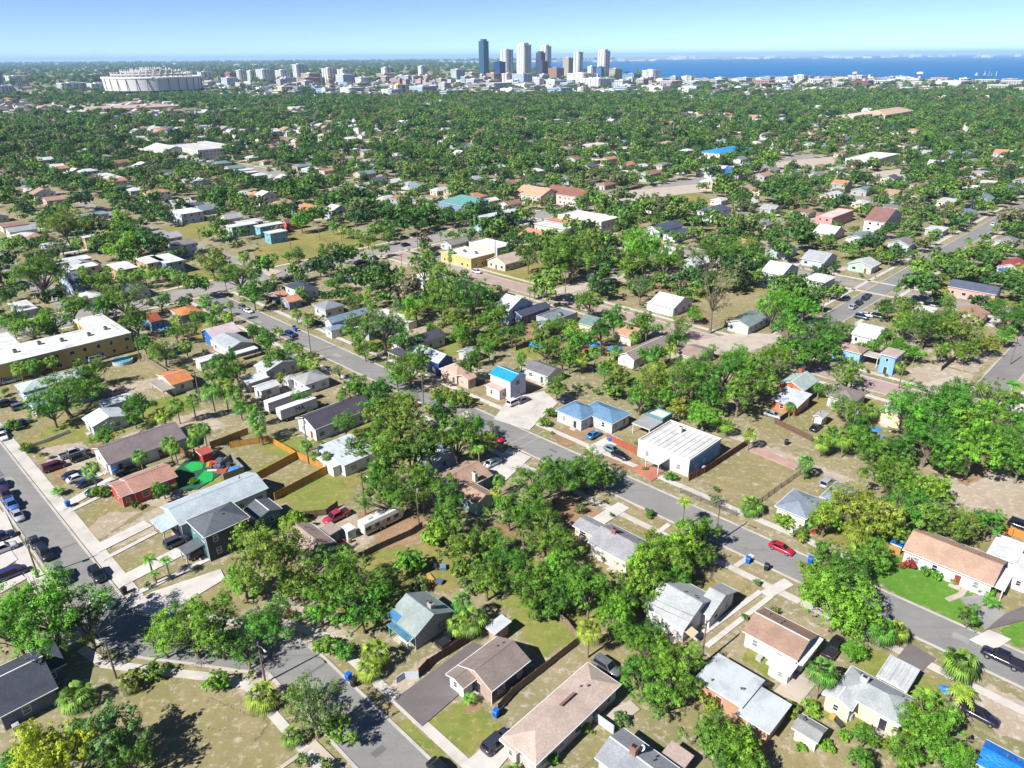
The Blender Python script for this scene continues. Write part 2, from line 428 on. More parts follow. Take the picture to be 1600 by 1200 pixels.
def track(kind, p, q, w, name=None, z=None):
    """a straight strip of paving between two photo pixels"""
    A, B = Vector(g(*p)), Vector(g(*q)); d = (B - A).normalized(); n = Vector((-d.y, d.x)) * (w / 2)
    _pz[0] += 0.0007
    return poly_slab(name or {'concrete': 'driveway', 'tan': 'path', 'asphalt': 'driveway', 'pink': 'paver_path', 'grey': 'driveway'}[kind], [tuple(A + n), tuple(A - n), tuple(B - n), tuple(B + n)], -0.03, 0.13 + _pz[0] + 0.003, PM[kind])

# ---------------------------------------------------------------- yards, lots, drives (outlines given by photo pixels)
def lot(a0, a1, b0, b1, kind, z):
    w = 1.6; m = MB(); k = 0; P = []
    for s_ in range(4):
        c = [(a0, b0), (a1, b0), (a1, b1), (a0, b1)]; p, q = c[s_], c[(s_ + 1) % 4]; n = 6
        P += [(p[0] + (q[0] - p[0]) * i / n, p[1] + (q[1] - p[1]) * i / n) for i in range(n)]
    ca, cb = (a0 + a1) / 2, (b0 + b1) / 2; k = len(P); sgn = lambda v: (v > 0.01) - (v < -0.01)
    def off(p, d): return XY(p[0] + d * (1 if abs(p[0] - a1) < .01 else -1 if abs(p[0] - a0) < .01 else 0), p[1] + d * (1 if abs(p[1] - b1) < .01 else -1 if abs(p[1] - b0) < .01 else 0))
    m.add([(*off(p, w * .6), z) for p in P] + [(*off(p, -w), z) for p in P] + [(*XY(ca, cb), z)], [(i, (i + 1) % k, (i + 1) % k + k, i + k) for i in range(k)] + [(i + k, (i + 1) % k + k, 2 * k) for i in range(k)])
    o = struct(m.build('yard', PM[kind])); at = o.data.attributes.new('edge', 'FLOAT', 'POINT'); at.data.foreach_set('value', [0.0] * k + [1.0] * (k + 1))
_lr = random.Random(21); _li = 0
for b0_, b1_ in ((27, 66), (67, 101), (123, 148), (152, 193), (214, 254), (256, 289), (-30, 11), (310, 350), (352, 390)):
    a_ = -275 if b0_ < 300 else -420
    while a_ < 40:
        w_ = _lr.uniform(13, 19)
        if a_ < -80 or b0_ > 60:
            x_, y_ = XY(a_ + w_ / 2, (b0_ + b1_) / 2); q_ = pix(x_, y_, 0)
            if -150 < q_[0] < 1750 and q_[1] < 1300 and _lr.random() < .8 and not (-100 < a_ + w_ / 2 < -76 and b0_ > 200):
                bm_ = b0_ + (b1_ - b0_) * _lr.uniform(.4, .6)
                for e0_, e1_ in ((b0_, bm_ - .3), (bm_ + .3, b1_)):
                    if _lr.random() < .75: _li += 1; lot(a_ + .4, a_ + w_ - .4, e0_, e1_, _lr.choices(('dry', 'green', 'sand', 'dirt', 'field'), (38, 28, 13, 8, 13))[0], .0022 + .00002 * (_li % 200))
        a_ += w_
patch('dry', [(170, 1110), (230, 1050), (330, 1075), (420, 1110), (470, 1200), (200, 1215), (110, 1170)])
patch('dry', [(1095, 745), (1175, 703), (1255, 738), (1165, 806)])
patch('lawn', [(1338, 885), (1400, 868), (1470, 885), (1515, 915), (1545, 985), (1505, 972), (1420, 940)])
patch('lawn', [(1560, 985), (1610, 965), (1630, 1010), (1590, 1010)])
patch('lawn', [(1350, 915), (1420, 942), (1500, 972), (1560, 1002), (1545, 1008), (1410, 950)], clear=False)
patch('green', [(436, 772), (520, 738), (560, 775), (478, 806)])
patch('green', [(470, 778), (520, 752), (545, 775), (490, 795)], clear=False)
patch('dry', [(385, 748), (455, 716), (512, 737), (428, 772)])
patch('dry', [(355, 715), (440, 685), (470, 700), (395, 735)])
patch('green', [(790, 965), (850, 942), (905, 988), (845, 1030)])
patch('green', [(660, 1130), (735, 1092), (785, 1140), (718, 1190)])
patch('dirt', [(722, 1108), (738, 1096), (756, 1104), (742, 1118)], clear=False)
patch('green', [(612, 1130), (640, 1125), (700, 1190), (680, 1200)], clear=False)
patch('dry', [(105, 802), (190, 778), (245, 792), (150, 848)])
patch('sand', [(130, 830), (170, 800), (220, 800), (150, 846)], clear=False)
patch('dry', [(165, 880), (290, 835), (300, 850), (200, 898)])
patch('sand', [(1495, 760), (1540, 725), (1620, 760), (1620, 850), (1550, 800)])
patch('dirt', [(1480, 740), (1520, 700), (1570, 725), (1510, 760)])
patch('field', [(590, 880), (690, 832), (765, 895), (700, 925), (600, 915)])
patch('dirt', [(560, 800), (640, 790), (700, 830), (600, 860)], clear=False)
patch('field', [(392, 390), (470, 358), (560, 364), (600, 388), (480, 414), (420, 420)])
patch('field', [(255, 355), (330, 345), (340, 365), (290, 385)])
patch('field', [(255, 440), (320, 415), (360, 440), (280, 458)])
patch('sand', [(520, 432), (690, 392), (745, 412), (640, 440), (560, 452)])
patch('dry', [(600, 425), (690, 405), (690, 425), (610, 442)], clear=False)
patch('field', [(760, 425), (850, 410), (890, 440), (850, 455)])
patch('grey', [(665, 402), (700, 390), (750, 412), (720, 424)])
patch('sand', [(160, 600), (230, 580), (270, 600), (180, 622)])
patch('dry', [(150, 572), (230, 555), (262, 585), (175, 605)])
patch('grey', [(0, 578), (210, 532), (235, 540), (0, 596)])
patch('sand', [(60, 700), (130, 690), (165, 735), (130, 750), (80, 725)])
patch('concrete', [(110, 745), (145, 732), (162, 742), (130, 758)])
patch('green', [(60, 665), (110, 655), (120, 680), (70, 690)])
patch('dry', [(0, 640), (60, 628), (110, 655), (40, 680)])
patch('green', [(395, 700), (440, 680), (500, 690), (455, 720)])
patch('dry', [(470, 585), (540, 600), (500, 625), (440, 640)])
patch('shadegreen', [(268, 742), (290, 720), (322, 712), (355, 735), (310, 765), (283, 768)], name='green_court')
patch('turf', [(288, 730), (300, 722), (318, 724), (316, 734), (300, 738)], z=0.21)
patch('turf', [(309, 748), (320, 736), (334, 740), (332, 752), (314, 758)], z=0.215)
patch('deck', [(322, 725), (340, 712), (362, 725), (350, 742), (336, 740)], z=0.22)
# drives and paths off the side street
for p, q, w in (((108, 800), (185, 762), 1.1), ((93, 796), (178, 748), 2.6), ((148, 860), (232, 818), 3.0), ((160, 876), (245, 832), 1.0),
                ((188, 910), (282, 862), 3.2), ((205, 932), (330, 872), 1.2)):
    track('concrete', p, q, w)
patch('concrete', [(200, 945), (240, 925), (345, 890), (352, 905), (270, 955), (235, 965)])
patch('concrete', [(-20, 870), (10, 850), (28, 875), (-10, 900)])
patch('concrete', [(-20, 920), (30, 895), (42, 905), (-20, 940)])
patch('concrete', [(-20, 815), (8, 800), (22, 830), (-20, 860)])
# drives off the lower street
patch('asphalt', [(615, 1094), (655, 1066), (738, 1004), (756, 1012), (716, 1044), (704, 1062), (722, 1082), (660, 1136)])
patch('concrete', [(722, 1196), (775, 1152), (808, 1168), (768, 1215)])
patch('sand', [(596, 1078), (640, 1045), (690, 1015), (702, 1026), (610, 1098)])
patch('tan', [(470, 1000), (500, 990), (515, 1010), (490, 1020)])
track('tan', (487, 1162), (560, 1235), 1.3)
track('tan', (440, 1200), (490, 1165), 0.6)
# drives off main street, south side
track('concrete', (1085, 1000), (1188, 925), 0.9); track('concrete', (1105, 1010), (1205, 932), 0.9)
patch('concrete', [(1188, 925), (1225, 905), (1240, 915), (1205, 935)])
patch('asphalt', [(1400, 1030), (1420, 1005), (1462, 1030), (1440, 1050)])
patch('concrete', [(760, 738), (795, 700), (830, 715), (790, 752)])
track('concrete', (1150, 885), (1176, 868), 1.0); track('concrete', (935, 815), (975, 790), 3.0)
track('concrete', (1000, 855), (1045, 820), 1.0)
track('tan', (700, 662), (735, 645), 3.0)
# north side
patch('gravel', [(772, 655), (796, 622), (850, 612), (872, 630), (828, 672)])
patch('concrete', [(915, 700), (955, 680), (975, 690), (935, 712)])
patch('red', [(986, 732), (1008, 725), (1036, 740), (1018, 753)])
patch('dirt', [(860, 675), (925, 660), (935, 680), (880, 700)])
patch('dirt', [(945, 715), (990, 700), (1000, 722), (975, 738)])
patch('sand', [(1125, 668), (1180, 690), (1330, 748), (1322, 758), (1240, 722), (1130, 680)])
patch('pink', [(1165, 702), (1180, 697), (1250, 728), (1242, 735)], name='paver_path')
patch('dry', [(1150, 640), (1230, 620), (1290, 660), (1210, 690)])
patch('dry', [(1275, 640), (1320, 625), (1340, 660), (1290, 680)])
track('tan', (1480, 938), (1502, 930), 1.0)
track('tan', (1500, 931), (1512, 915), 1.0)
patch('concrete', [(1515, 1000), (1545, 985), (1580, 1000), (1552, 1018)])
patch('grey', [(1500, 935), (1535, 930), (1570, 960), (1540, 985)])
patch('asphalt', [(1540, 985), (1570, 960), (1620, 940), (1620, 965)])
patch('sand', [(1500, 1080), (1545, 1070), (1620, 1105), (1620, 1170), (1560, 1150)])
patch('tan', [(1210, 1080), (1240, 1050), (1275, 1070), (1250, 1100)])
patch('dry', [(1095, 1130), (1180, 1110), (1230, 1170), (1150, 1200)])
patch('dry', [(1240, 1160), (1330, 1150), (1370, 1200), (1270, 1205)])
patch('green', [(1170, 1010), (1210, 1040), (1200, 1060), (1160, 1030)])
patch('tan', [(935, 1120), (985, 1095), (1000, 1110), (960, 1140)])
patch('dry', [(880, 1165), (940, 1135), (970, 1150), (910, 1200)])
patch('dry', [(1080, 890), (1120, 870), (1180, 910), (1150, 930)])
patch('dry', [(945, 800), (985, 790), (1060, 830), (1020, 845)])
patch('green', [(660, 605), (705, 612), (720, 628), (690, 630)], clear=False)
patch('dry', [(690, 590), (760, 605), (790, 628), (740, 640)])
patch('dirt', [(745, 830), (790, 815), (810, 850), (770, 870)])
patch('dirt', [(800, 505), (900, 480), (920, 505), (840, 540)])
patch('dry', [(1080, 470), (1200, 455), (1230, 490), (1130, 510)])
patch('tan', [(1020, 545), (1160, 520), (1235, 525), (1180, 548), (1050, 562)], name='paved_lot')
patch('sand', [(1410, 575), (1470, 570), (1500, 600), (1450, 610)])
patch('tan', [(1440, 600), (1500, 585), (1580, 650), (1480, 640)], clear=False)
patch('dry', [(330, 1090), (420, 1130), (400, 1160), (310, 1130)], clear=False)
patch('tan', [(860, 455), (960, 420), (985, 430), (890, 468)], name='driveway')
patch('field', [(990, 310), (1080, 300), (1120, 315), (1030, 330)])
patch('tan', [(380, 405), (440, 425), (425, 432), (370, 412)], clear=False)
patch('tan', [(860, 310), (1090, 288), (1100, 300), (880, 325)], name='paved_lot')
patch('tan', [(1320, 275), (1420, 262), (1440, 280), (1340, 292)], name='paved_lot')
patch('tan', [(1200, 255), (1300, 245), (1310, 262), (1215, 270)], name='paved_lot')
patch('sand', [(0, 165), (120, 158), (260, 160), (150, 178), (0, 178)])

# ---------------------------------------------------------------- houses
RECTS = []       # footprints in grid coordinates
PBOX = []        # roofs in photo pixels: (x0, y0, x1, y1, depth)
REFS = []        # landmarks for labels: (phrase, px, py)
_wm = {}
def win_meshes(w, h, trim):
    key = (w, h, trim.name)
    if key not in _wm:
        f = MB(); t = 0.09
        f.box(-w / 2, -w / 2 + t, -0.05, 0.03, 0, h).box(w / 2 - t, w / 2, -0.05, 0.03, 0, h)
        f.box(-w / 2 + t, w / 2 - t, -0.05, 0.03, h - t, h).box(-w / 2 + t, w / 2 - t, -0.09, 0.03, -0.02, t).box(-w / 2 + t, w / 2 - t, -0.045, 0.02, h / 2 - 0.04, h / 2 + 0.04)
        p = MB().add([(-w / 2 + 0.02, -0.018, 0.02), (w / 2 - 0.02, -0.018, 0.02), (w / 2 - 0.02, -0.018, h - 0.02), (-w / 2 + 0.02, -0.018, h - 0.02)], [(0, 1, 2, 3)])
        far = MB().box(-w / 2, w / 2, -0.05, 0.02, 0, h, 0); far.add([(-w / 2 + t, -0.06, t), (w / 2 - t, -0.06, t), (w / 2 - t, -0.06, h - t), (-w / 2 + t, -0.06, h - t)], [(0, 1, 2, 3)], 1)
        _wm[key] = (f.mesh('window', trim), [p.mesh('pane', q_) for q_ in (M_GLASS, M_GLASS, glass((86, 96, 106)), glass((150, 152, 150), .2))], far.mesh('window', [trim, M_GLASS]))
    return _wm[key]
_dm = {}
def door_mesh(c):
    if c not in _dm:
        d = MB().box(-0.55, 0.55, -0.04, 0.03, 0, 2.15, 0).box(-0.46, 0.46, -0.07, -0.041, 0.02, 2.06, 1)
        k = MB().box(0.3, 0.4, -0.12, -0.071, 1.0, 1.08)
        _dm[c] = (d.mesh('door', [M_TRIM, paint(c)]), k.mesh('handle', M_CHROME))
    return _dm[c]
_vent = MB().lathe([(0.09, 0), (0.09, 0.35), (0.14, 0.36), (0.14, 0.45)], 7).mesh('vent', plain('vent_metal', (120, 118, 118)))
_ac = MB().box(-0.42, 0.42, -0.42, 0.42, 0, 0.75).lathe([(0.3, 0.75), (0.3, 0.79), (0.1, 0.8)], 10).mesh('air_conditioner', plain('ac_metal', (190, 190, 188)))
_step = MB().box(-.9, .9, -1.2, -.08, 0, .16).box(-.75, .75, -.8, -.08, .16, .3).mesh('step', PM['tan'])
FACES = {'f': (0, 0, -1), 'r': (math.pi / 2, 1, 0), 'k': (math.pi, 0, 1), 'l': (-math.pi / 2, -1, 0)}

def roof_mesh(x0, x1, y0, y1, e, pitch, typ):
    """top of the eave at z = e; returns MB (0 roof, 1 trim) and wall profile rise function"""
    m = MB(); t = 0.2
    if typ in ('ga', 'gb'):
        sw = typ == 'gb'
        u0, u1, w0, w1 = (y0, y1, x0, x1) if sw else (x0, x1, y0, y1)
        wm_ = (w0 + w1) / 2; rise = pitch * (w1 - w0) / 2
        def P(u, w, z): return (w, u, z) if sw else (u, w, z)
        vs = []
        for u in (u0, u1): vs += [P(u, w0, e), P(u, wm_, e + rise), P(u, w1, e), P(u, w1, e - t), P(u, wm_, e + rise - t), P(u, w0, e - t)]
        top = [(0, 6, 7, 1), (1, 7, 8, 2)]; rest = [(5, 4, 10, 11), (4, 3, 9, 10), (0, 5, 11, 6), (2, 8, 9, 3), (0, 1, 4, 5), (1, 2, 3, 4), (6, 11, 10, 7), (7, 10, 9, 8)]
        m.add(vs, top, 0); n = len(m.v) - 12
        for f in rest: m.f.append(tuple(i + n for i in f)); m.m.append(1)
        return m, rise
    if typ == 'hip':
        dx, dy = x1 - x0, y1 - y0; h = min(dx, dy) / 2; rise = pitch * h; xm, ym = (x0 + x1) / 2, (y0 + y1) / 2
        if dx > dy: r0, r1 = (x0 + h, ym), (x1 - h, ym)
        else: r0, r1 = (xm, y0 + h), (xm, y1 - h)
        e2 = 0.05 if abs(dx - dy) < 0.1 else 0
        if e2: r0, r1 = (r0[0] - e2, r0[1] - 0), (r1[0] + e2, r1[1])
        vs = [(x0, y0, e), (x1, y0, e), (x1, y1, e), (x0, y1, e), (*r0, e + rise), (*r1, e + rise), (x0, y0, e - t), (x1, y0, e - t), (x1, y1, e - t), (x0, y1, e - t)]
        if dx > dy or e2: top = [(0, 1, 5, 4), (1, 2, 5), (2, 3, 4, 5), (3, 0, 4)]
        else: top = [(0, 1, 4), (1, 2, 5, 4), (2, 3, 5), (3, 0, 4, 5)]
        m.add(vs, top, 0); n = len(m.v) - 10
        for f in [(6, 7, 1, 0), (7, 8, 2, 1), (8, 9, 3, 2), (9, 6, 0, 3), (9, 8, 7, 6)]: m.f.append(tuple(i + n for i in f)); m.m.append(1)
        return m, rise
    if typ in ('flat', 'par'):
        if typ == 'par':
            m.box(x0 + 0.25, x1 - 0.25, y0 + 0.25, y1 - 0.25, e - 0.25, e - 0.05, 0)
            for bx_ in ((x0, x1, y0, y0 + 0.25), (x0, x1, y1 - 0.25, y1), (x0, x0 + 0.25, y0 + 0.25, y1 - 0.25), (x1 - 0.25, x1, y0 + 0.25, y1 - 0.25)): m.box(*bx_, e - 0.25, e + 0.3, 1)
        else: m.box(x0, x1, y0, y1, e - 0.22, e, 1, top=0)
        return m, 0.0
    # single slopes: high side named by the last letter (k = back, f = front, l, r)
    rise = pitch * ((y1 - y0) if typ[-1] in 'kf' else (x1 - x0))
    z = {'sk': (0, 0, 1, 1), 'sf': (1, 1, 0, 0), 'sl': (1, 0, 0, 1), 'sr': (0, 1, 1, 0)}[typ]
    q = [(x0, y0), (x1, y0), (x1, y1), (x0, y1)]
    vs = [(x, y, e + rise * zz) for (x, y), zz in zip(q, z)] + [(x, y, e + rise * zz - t) for (x, y), zz in zip(q, z)]
    m.add(vs, [(0, 1, 2, 3)], 0); n = len(m.v) - 8
    for f in [(4, 5, 1, 0), (5, 6, 2, 1), (6, 7, 3, 2), (7, 4, 0, 3), (7, 6, 5, 4)]: m.f.append(tuple(i + n for i in f)); m.m.append(1)
    return m, 0.0

def wall_mesh(x0, x1, y0, y1, e, pitch, typ, ov):
    m = MB(); X0, X1, Y0, Y1 = x0 + ov, x1 - ov, y0 + ov, y1 - ov; t = 0.2
    if typ in ('ga', 'gb'):
        sw = typ == 'gb'
        u0, u1, w0, w1 = (Y0, Y1, X0, X1) if sw else (X0, X1, Y0, Y1)
        zt = e - t + pitch * ov; za = e - t + pitch * ((w1 - w0) / 2 + ov); wm_ = (w0 + w1) / 2
        def P(u, w, z): return (w, u, z) if sw else (u, w, z)
        vs = []
        for u in (u0, u1): vs += [P(u, w0, 0), P(u, w1, 0), P(u, w1, zt), P(u, wm_, za), P(u, w0, zt)]
        fs = [(0, 4, 3, 2, 1), (5, 6, 7, 8, 9), (0, 5, 9, 4), (1, 2, 7, 6)]
        if not sw: fs = [f for f in fs]
        m.add(vs, fs, 0)
    else:
        zt = {'hip': e - t, 'flat': e - 0.22, 'par': e - 0.25}.get(typ, e - t)
        if typ == 'par': X0, X1, Y0, Y1 = x0 + 0.04, x1 - 0.04, y0 + 0.04, y1 - 0.04
        tops = [zt] * 4
        if typ[0] == 's' and len(typ) == 2:
            L = (y1 - y0) if typ[-1] in 'kf' else (x1 - x0); zz = {'sk': (0, 0, 1, 1), 'sf': (1, 1, 0, 0), 'sl': (1, 0, 0, 1), 'sr': (0, 1, 1, 0)}[typ]
            tops = [zt + pitch * (ov if q == 0 else L - ov) for q in zz]
        q = [(X0, Y0), (X1, Y0), (X1, Y1), (X0, Y1)]
        m.add([(x, y, 0) for x, y in q] + [(x, y, z) for (x, y), z in zip(q, tops)], [(0, 1, 5, 4), (1, 2, 6, 5), (2, 3, 7, 6), (3, 0, 4, 7)], 0)
    return m

RIDGE = {}
def house(ref, label, blocks, roof, wall, cat='house', name='house', extras=(), trim=None, door=(150, 70, 60), win=True, group='houses of the neighbourhood', ov=0.42, metal=False, seed=None, doorface='f', wall_r=None):
    """blocks: (near corner px, left corner px, right corner px, type, eave height, pitch[, roof, wall]) or ('ab', a0, a1, b0, b1, ...)"""
    rnd = random.Random(sum(ord(c) for c in ref) if seed is None else seed)
    if door == (150, 70, 60): door = rnd.choice(((150, 70, 60), (236, 234, 230), (226, 224, 216), (110, 78, 60), (70, 96, 110), (60, 60, 66), (206, 200, 190)))
    B = []
    for bl in blocks:
        if bl[0] == 'ab': a0, a1, b0, b1 = bl[1:5]; typ, e, pitch = bl[5:8]; rest = bl[8:]
        else:
            Np, Lp, Rp, typ, e, pitch = bl[:6]; rest = bl[6:]
            n, l, r = gab(*Np, e), gab(*Lp, e), gab(*Rp, e)
            a1 = (n[0] + r[0]) / 2; a0 = l[0]; b0 = (n[1] + l[1]) / 2; b1 = r[1]
            if a1 - a0 < 2: a0 = a1 - 2
            if b1 - b0 < 2: b1 = b0 + 2
        B.append((a0, a1, b0, b1, typ, e, pitch, rest))
    a0, a1, b0, b1 = B[0][:4]; ca, cb = (a0 + a1) / 2, (b0 + b1) / 2
    X, Y = XY(ca, cb); dist = math.hypot(X, Y); near = dist < 215
    root = thing(name, label, cat, (X, Y, 0), TH, group)
    tr = trim or M_TRIM
    loc = [(q[0] - ca, q[1] - ca, q[2] - cb, q[3] - cb) for q in B]
    roofs = []
    for i, (q, lc) in enumerate(zip(B, loc)):
        a0, a1, b0, b1, typ, e, pitch, rest = q; x0, x1, y0, y1 = lc
        rc = rest[0] if len(rest) > 0 and rest[0] else roof; wc = rest[1] if len(rest) > 1 and rest[1] else wall
        open_ = len(rest) > 2 and rest[2]
        rm = rc if not isinstance(rc, tuple) else (membrane(rc) if typ in ('flat', 'par') or metal else shingle(rc))
        wm_ = paint(wc) if isinstance(wc, tuple) else wc
        m, rise = roof_mesh(x0, x1, y0, y1, e, pitch, typ)
        ro = m.build('roof', [rm, wm_ if typ == 'par' else tr], root); roofs.append(ro)
        if open_:                              # a porch or carport on posts
            for sx in (x0 + 0.3, x1 - 0.3):
                for sy in (y0 + 0.3, y1 - 0.3):
                    if any(j != i and l2[0] <= sx <= l2[1] and l2[2] <= sy <= l2[3] for j, l2 in enumerate(loc)): continue
                    MB().box(-0.09, 0.09, -0.09, 0.09, 0, e - 0.22).build('post', tr, root, (sx, sy, 0))
        else:
            wo = wall_mesh(x0, x1, y0, y1, e, pitch, typ, ov if typ != 'par' else 0.0).build('wall', wm_, root)
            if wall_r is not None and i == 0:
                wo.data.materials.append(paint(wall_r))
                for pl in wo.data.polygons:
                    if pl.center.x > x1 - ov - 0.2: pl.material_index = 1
        if near and not open_ and typ in ('ga', 'gb', 'hip') and dist < 170:
            sides = {'ga': 'fk', 'gb': 'lr', 'hip': 'frkl'}[typ]
            for sd in sides:
                gm = MB()
                if sd in 'fk': yy = y0 if sd == 'f' else y1; sg = -1 if sd == 'f' else 1; gm.box(x0, x1, min(yy + sg * .01, yy + sg * .12), max(yy + sg * .01, yy + sg * .12), e - .13, e - .01)
                else: xx = x0 if sd == 'l' else x1; sg = -1 if sd == 'l' else 1; gm.box(min(xx + sg * .01, xx + sg * .12), max(xx + sg * .01, xx + sg * .12), y0, y1, e - .13, e - .01)
                gm.build('gutter', tr, ro)
            MB().box(-.05, .05, -.05, .05, 0, e - .15).build('downpipe', tr, root, (x1 - ov + .07, y0 + ov - .07, 0))
        RECTS.append((a0, a1, b0, b1))
        pc = [pix(*XY(a, b), e) for a in (a0, a1) for b in (b0, b1)]
        PBOX.append((min(p[0] for p in pc), min(p[1] for p in pc), max(p[0] for p in pc), max(p[1] for p in pc), pc[0][2]))
        if rise and near and typ in ('ga', 'gb') and not open_:
            cap = MB()
            if typ == 'ga': cap.box(x0 + 0.02, x1 - 0.02, (y0 + y1) / 2 - 0.1, (y0 + y1) / 2 + 0.1, e + rise - 0.03, e + rise + 0.035)
            else: cap.box((x0 + x1) / 2 - 0.1, (x0 + x1) / 2 + 0.1, y0 + 0.02, y1 - 0.02, e + rise - 0.03, e + rise + 0.035)
            cap.build('ridge_cap', rm if rnd.random() < 0.75 else tr, ro)
        if near and typ not in ('flat', 'par') and not open_ and i == 0:
            for _ in range(rnd.choice((1, 2, 2, 3))):
                fx, fy = rnd.uniform(0.15, 0.85), rnd.uniform(0.55, 0.85)
                x = x0 + (x1 - x0) * fx; y = y0 + (y1 - y0) * fy
                if typ == 'ga': z = e + pitch * ((y1 - y) if fy > 0.5 else (y - y0))
                elif typ == 'gb': fx = rnd.uniform(0.15, 0.45); x = x0 + (x1 - x0) * fx; z = e + pitch * (x - x0)
                elif typ == 'hip': z = e + pitch * min(x - x0, x1 - x, y - y0, y1 - y)
                else: continue
                link('vent', _vent, ro, (x, y, z - 0.08))
        if near and typ in ('flat', 'par') and not open_ and (x1 - x0) * (y1 - y0) > 40:
            for _ in range(rnd.choice((1, 2, 3))): link('vent', _vent, ro, (rnd.uniform(x0 + 1, x1 - 1), rnd.uniform(y0 + 1, y1 - 1), e - 0.05))
        # windows and doors
        if win and not open_:
            floors = [0.95] if e < 4.6 else ([0.95, 3.75] if e < 8 else [0.95, 3.75, 6.5])
            hasdoor = i == 0
            for fc in ('f', 'r', 'k', 'l'):
                rz, nx, ny = FACES[fc]; L = (x1 - x0) if ny else (y1 - y0); L -= 2 * ov
                if L < 1.8: continue
                n = max(1, int(L / 3.4)); n = min(n, 12 if fc in 'fr' else 2)
                if not near and fc in 'kl': continue
                for fl, zf in enumerate(floors):
                    for k in range(n):
                        s = -L / 2 + L * (k + 0.5 + rnd.uniform(-0.12, 0.12)) / n
                        ins = ov if typ != 'par' else 0.04
                        if ny: px_, py_ = (x0 + x1) / 2 + s, (y0 + ins if ny < 0 else y1 - ins)
                        else: px_, py_ = (x0 + ins if nx < 0 else x1 - ins), (y0 + y1) / 2 + s
                        ox, oy = px_ + nx * 0.3, py_ + ny * 0.3
                        if any(j != i and l2[0] - 0.1 <= ox <= l2[1] + 0.1 and l2[2] - 0.1 <= oy <= l2[3] + 0.1 and B[j][5] > 1 and not (len(B[j][7]) > 2 and B[j][7][2]) for j, l2 in enumerate(loc)): continue
                        if hasdoor and fl == 0 and fc == doorface and k == n // 2:
                            hasdoor = False; d, h = door_mesh(door)
                            do = link('door', d, root, (px_, py_, 0.05), (0, 0, rz)); link('handle', h, do)
                            if near: link('step', _step, root, (px_, py_, 0), (0, 0, rz))
                            continue
                        ww, hh = rnd.choice(((0.95, 1.35), (1.1, 1.3), (1.5, 1.2))) if L > 4 else (0.8, 1.1)
                        f, p, far = win_meshes(ww, min(hh, e - 0.5 - zf if fl == len(floors) - 1 else hh), tr)
                        if near: wo = link('window', f, root, (px_, py_, zf), (0, 0, rz)); link('pane', rnd.choice(p), wo)
                        else: link('window', far, root, (px_, py_, zf), (0, 0, rz))
    for ex in extras:
        k = ex[0]; x0, x1, y0, y1 = loc[0]; e = B[0][5]
        if k == 'chimney':
            x = x0 + (x1 - x0) * ex[1]; y = y0 + (y1 - y0) * ex[2]; h = ex[3]
            MB().box(-0.45, 0.45, -0.35, 0.35, 0, h, 0).box(-0.53, 0.53, -0.43, 0.43, h - 0.25, h - 0.1, 0).box(-0.3, 0.3, -0.2, 0.2, h, h + 0.12, 1).build('chimney', [paint(ex[4]), M_DARK], roofs[0], (x, y, 1.0 if len(ex) < 6 else ex[5]))
        elif k == 'ac': link('air_conditioner', _ac, root, (x0 + (x1 - x0) * ex[1], y0 + (y1 - y0) * ex[2], e if len(ex) > 3 else 0.0))
        elif k == 'dish':
            d = MB().tube([(0, 0, 0), (0, 0, 0.6)], 0.04, 5).lathe([(0.03, 0.55), (0.3, 0.62), (0.45, 0.75), (0.43, 0.77)], 10)
            d.build('satellite_dish', plain('dish', (220, 220, 220)), roofs[0], (x0 + (x1 - x0) * ex[1], y0 + (y1 - y0) * ex[2], e + ex[3]), (0.5, -0.4, 0))
        elif k == 'tarp':                     # a sheet lying on the roof: (fx0, fx1, fy0, fy1, z at those corners, colour)
            fx0, fx1, fy0, fy1, zs, c = ex[1:]
            q = [(x0 + (x1 - x0) * fx, y0 + (y1 - y0) * fy) for fx, fy in ((fx0, fy0), (fx1, fy0), (fx1, fy1), (fx0, fy1))]
            MB().add([(x, y, z) for (x, y), z in zip(q, zs)] + [(x, y, z - 0.03) for (x, y), z in zip(q, zs)], [(0, 1, 2, 3), (4, 5, 1, 0), (5, 6, 2, 1), (6, 7, 3, 2), (7, 4, 0, 3)]).build('tarpaulin', plain('tarp', c, 0.5), roofs[0])
        elif k == 'awning':                   # sloping canopy over part of a face: (face, from, to, depth, z, colour)
            fc, s0, s1, dp, z, c = ex[1:]
            if fc == 'f': q = [(x0 + (x1 - x0) * s0, y0 + 0.42 - dp), (x0 + (x1 - x0) * s1, y0 + 0.42 - dp), (x0 + (x1 - x0) * s1, y0 + 0.42), (x0 + (x1 - x0) * s0, y0 + 0.42)]
            else: q = [(x1 - 0.42 + dp, y0 + (y1 - y0) * s0), (x1 - 0.42 + dp, y0 + (y1 - y0) * s1), (x1 - 0.42, y0 + (y1 - y0) * s1), (x1 - 0.42, y0 + (y1 - y0) * s0)]
            zs = (z - 0.5, z - 0.5, z, z)
            MB().add([(x, y, zz) for (x, y), zz in zip(q, zs)] + [(x, y, zz - 0.06) for (x, y), zz in zip(q, zs)], [(0, 1, 2, 3), (4, 5, 1, 0), (5, 6, 2, 1), (6, 7, 3, 2), (7, 4, 0, 3), (7, 6, 5, 4)]).build('awning', paint(c), root)
        elif k == 'roofbox':
            for fx, fy in ex[1]:
                MB().box(-0.7, 0.7, -0.5, 0.5, 0, 0.9, 0).box(-0.5, 0.5, -0.35, 0.35, 0.9, 1.05, 1).build('rooftop_unit', [plain('unit_metal', (150, 150, 150)), M_DARK], roofs[0], (x0 + (x1 - x0) * fx, y0 + (y1 - y0) * fy, e - 0.01))
        elif k == 'seams':                    # standing strips across a flat roof
            n = ex[1]
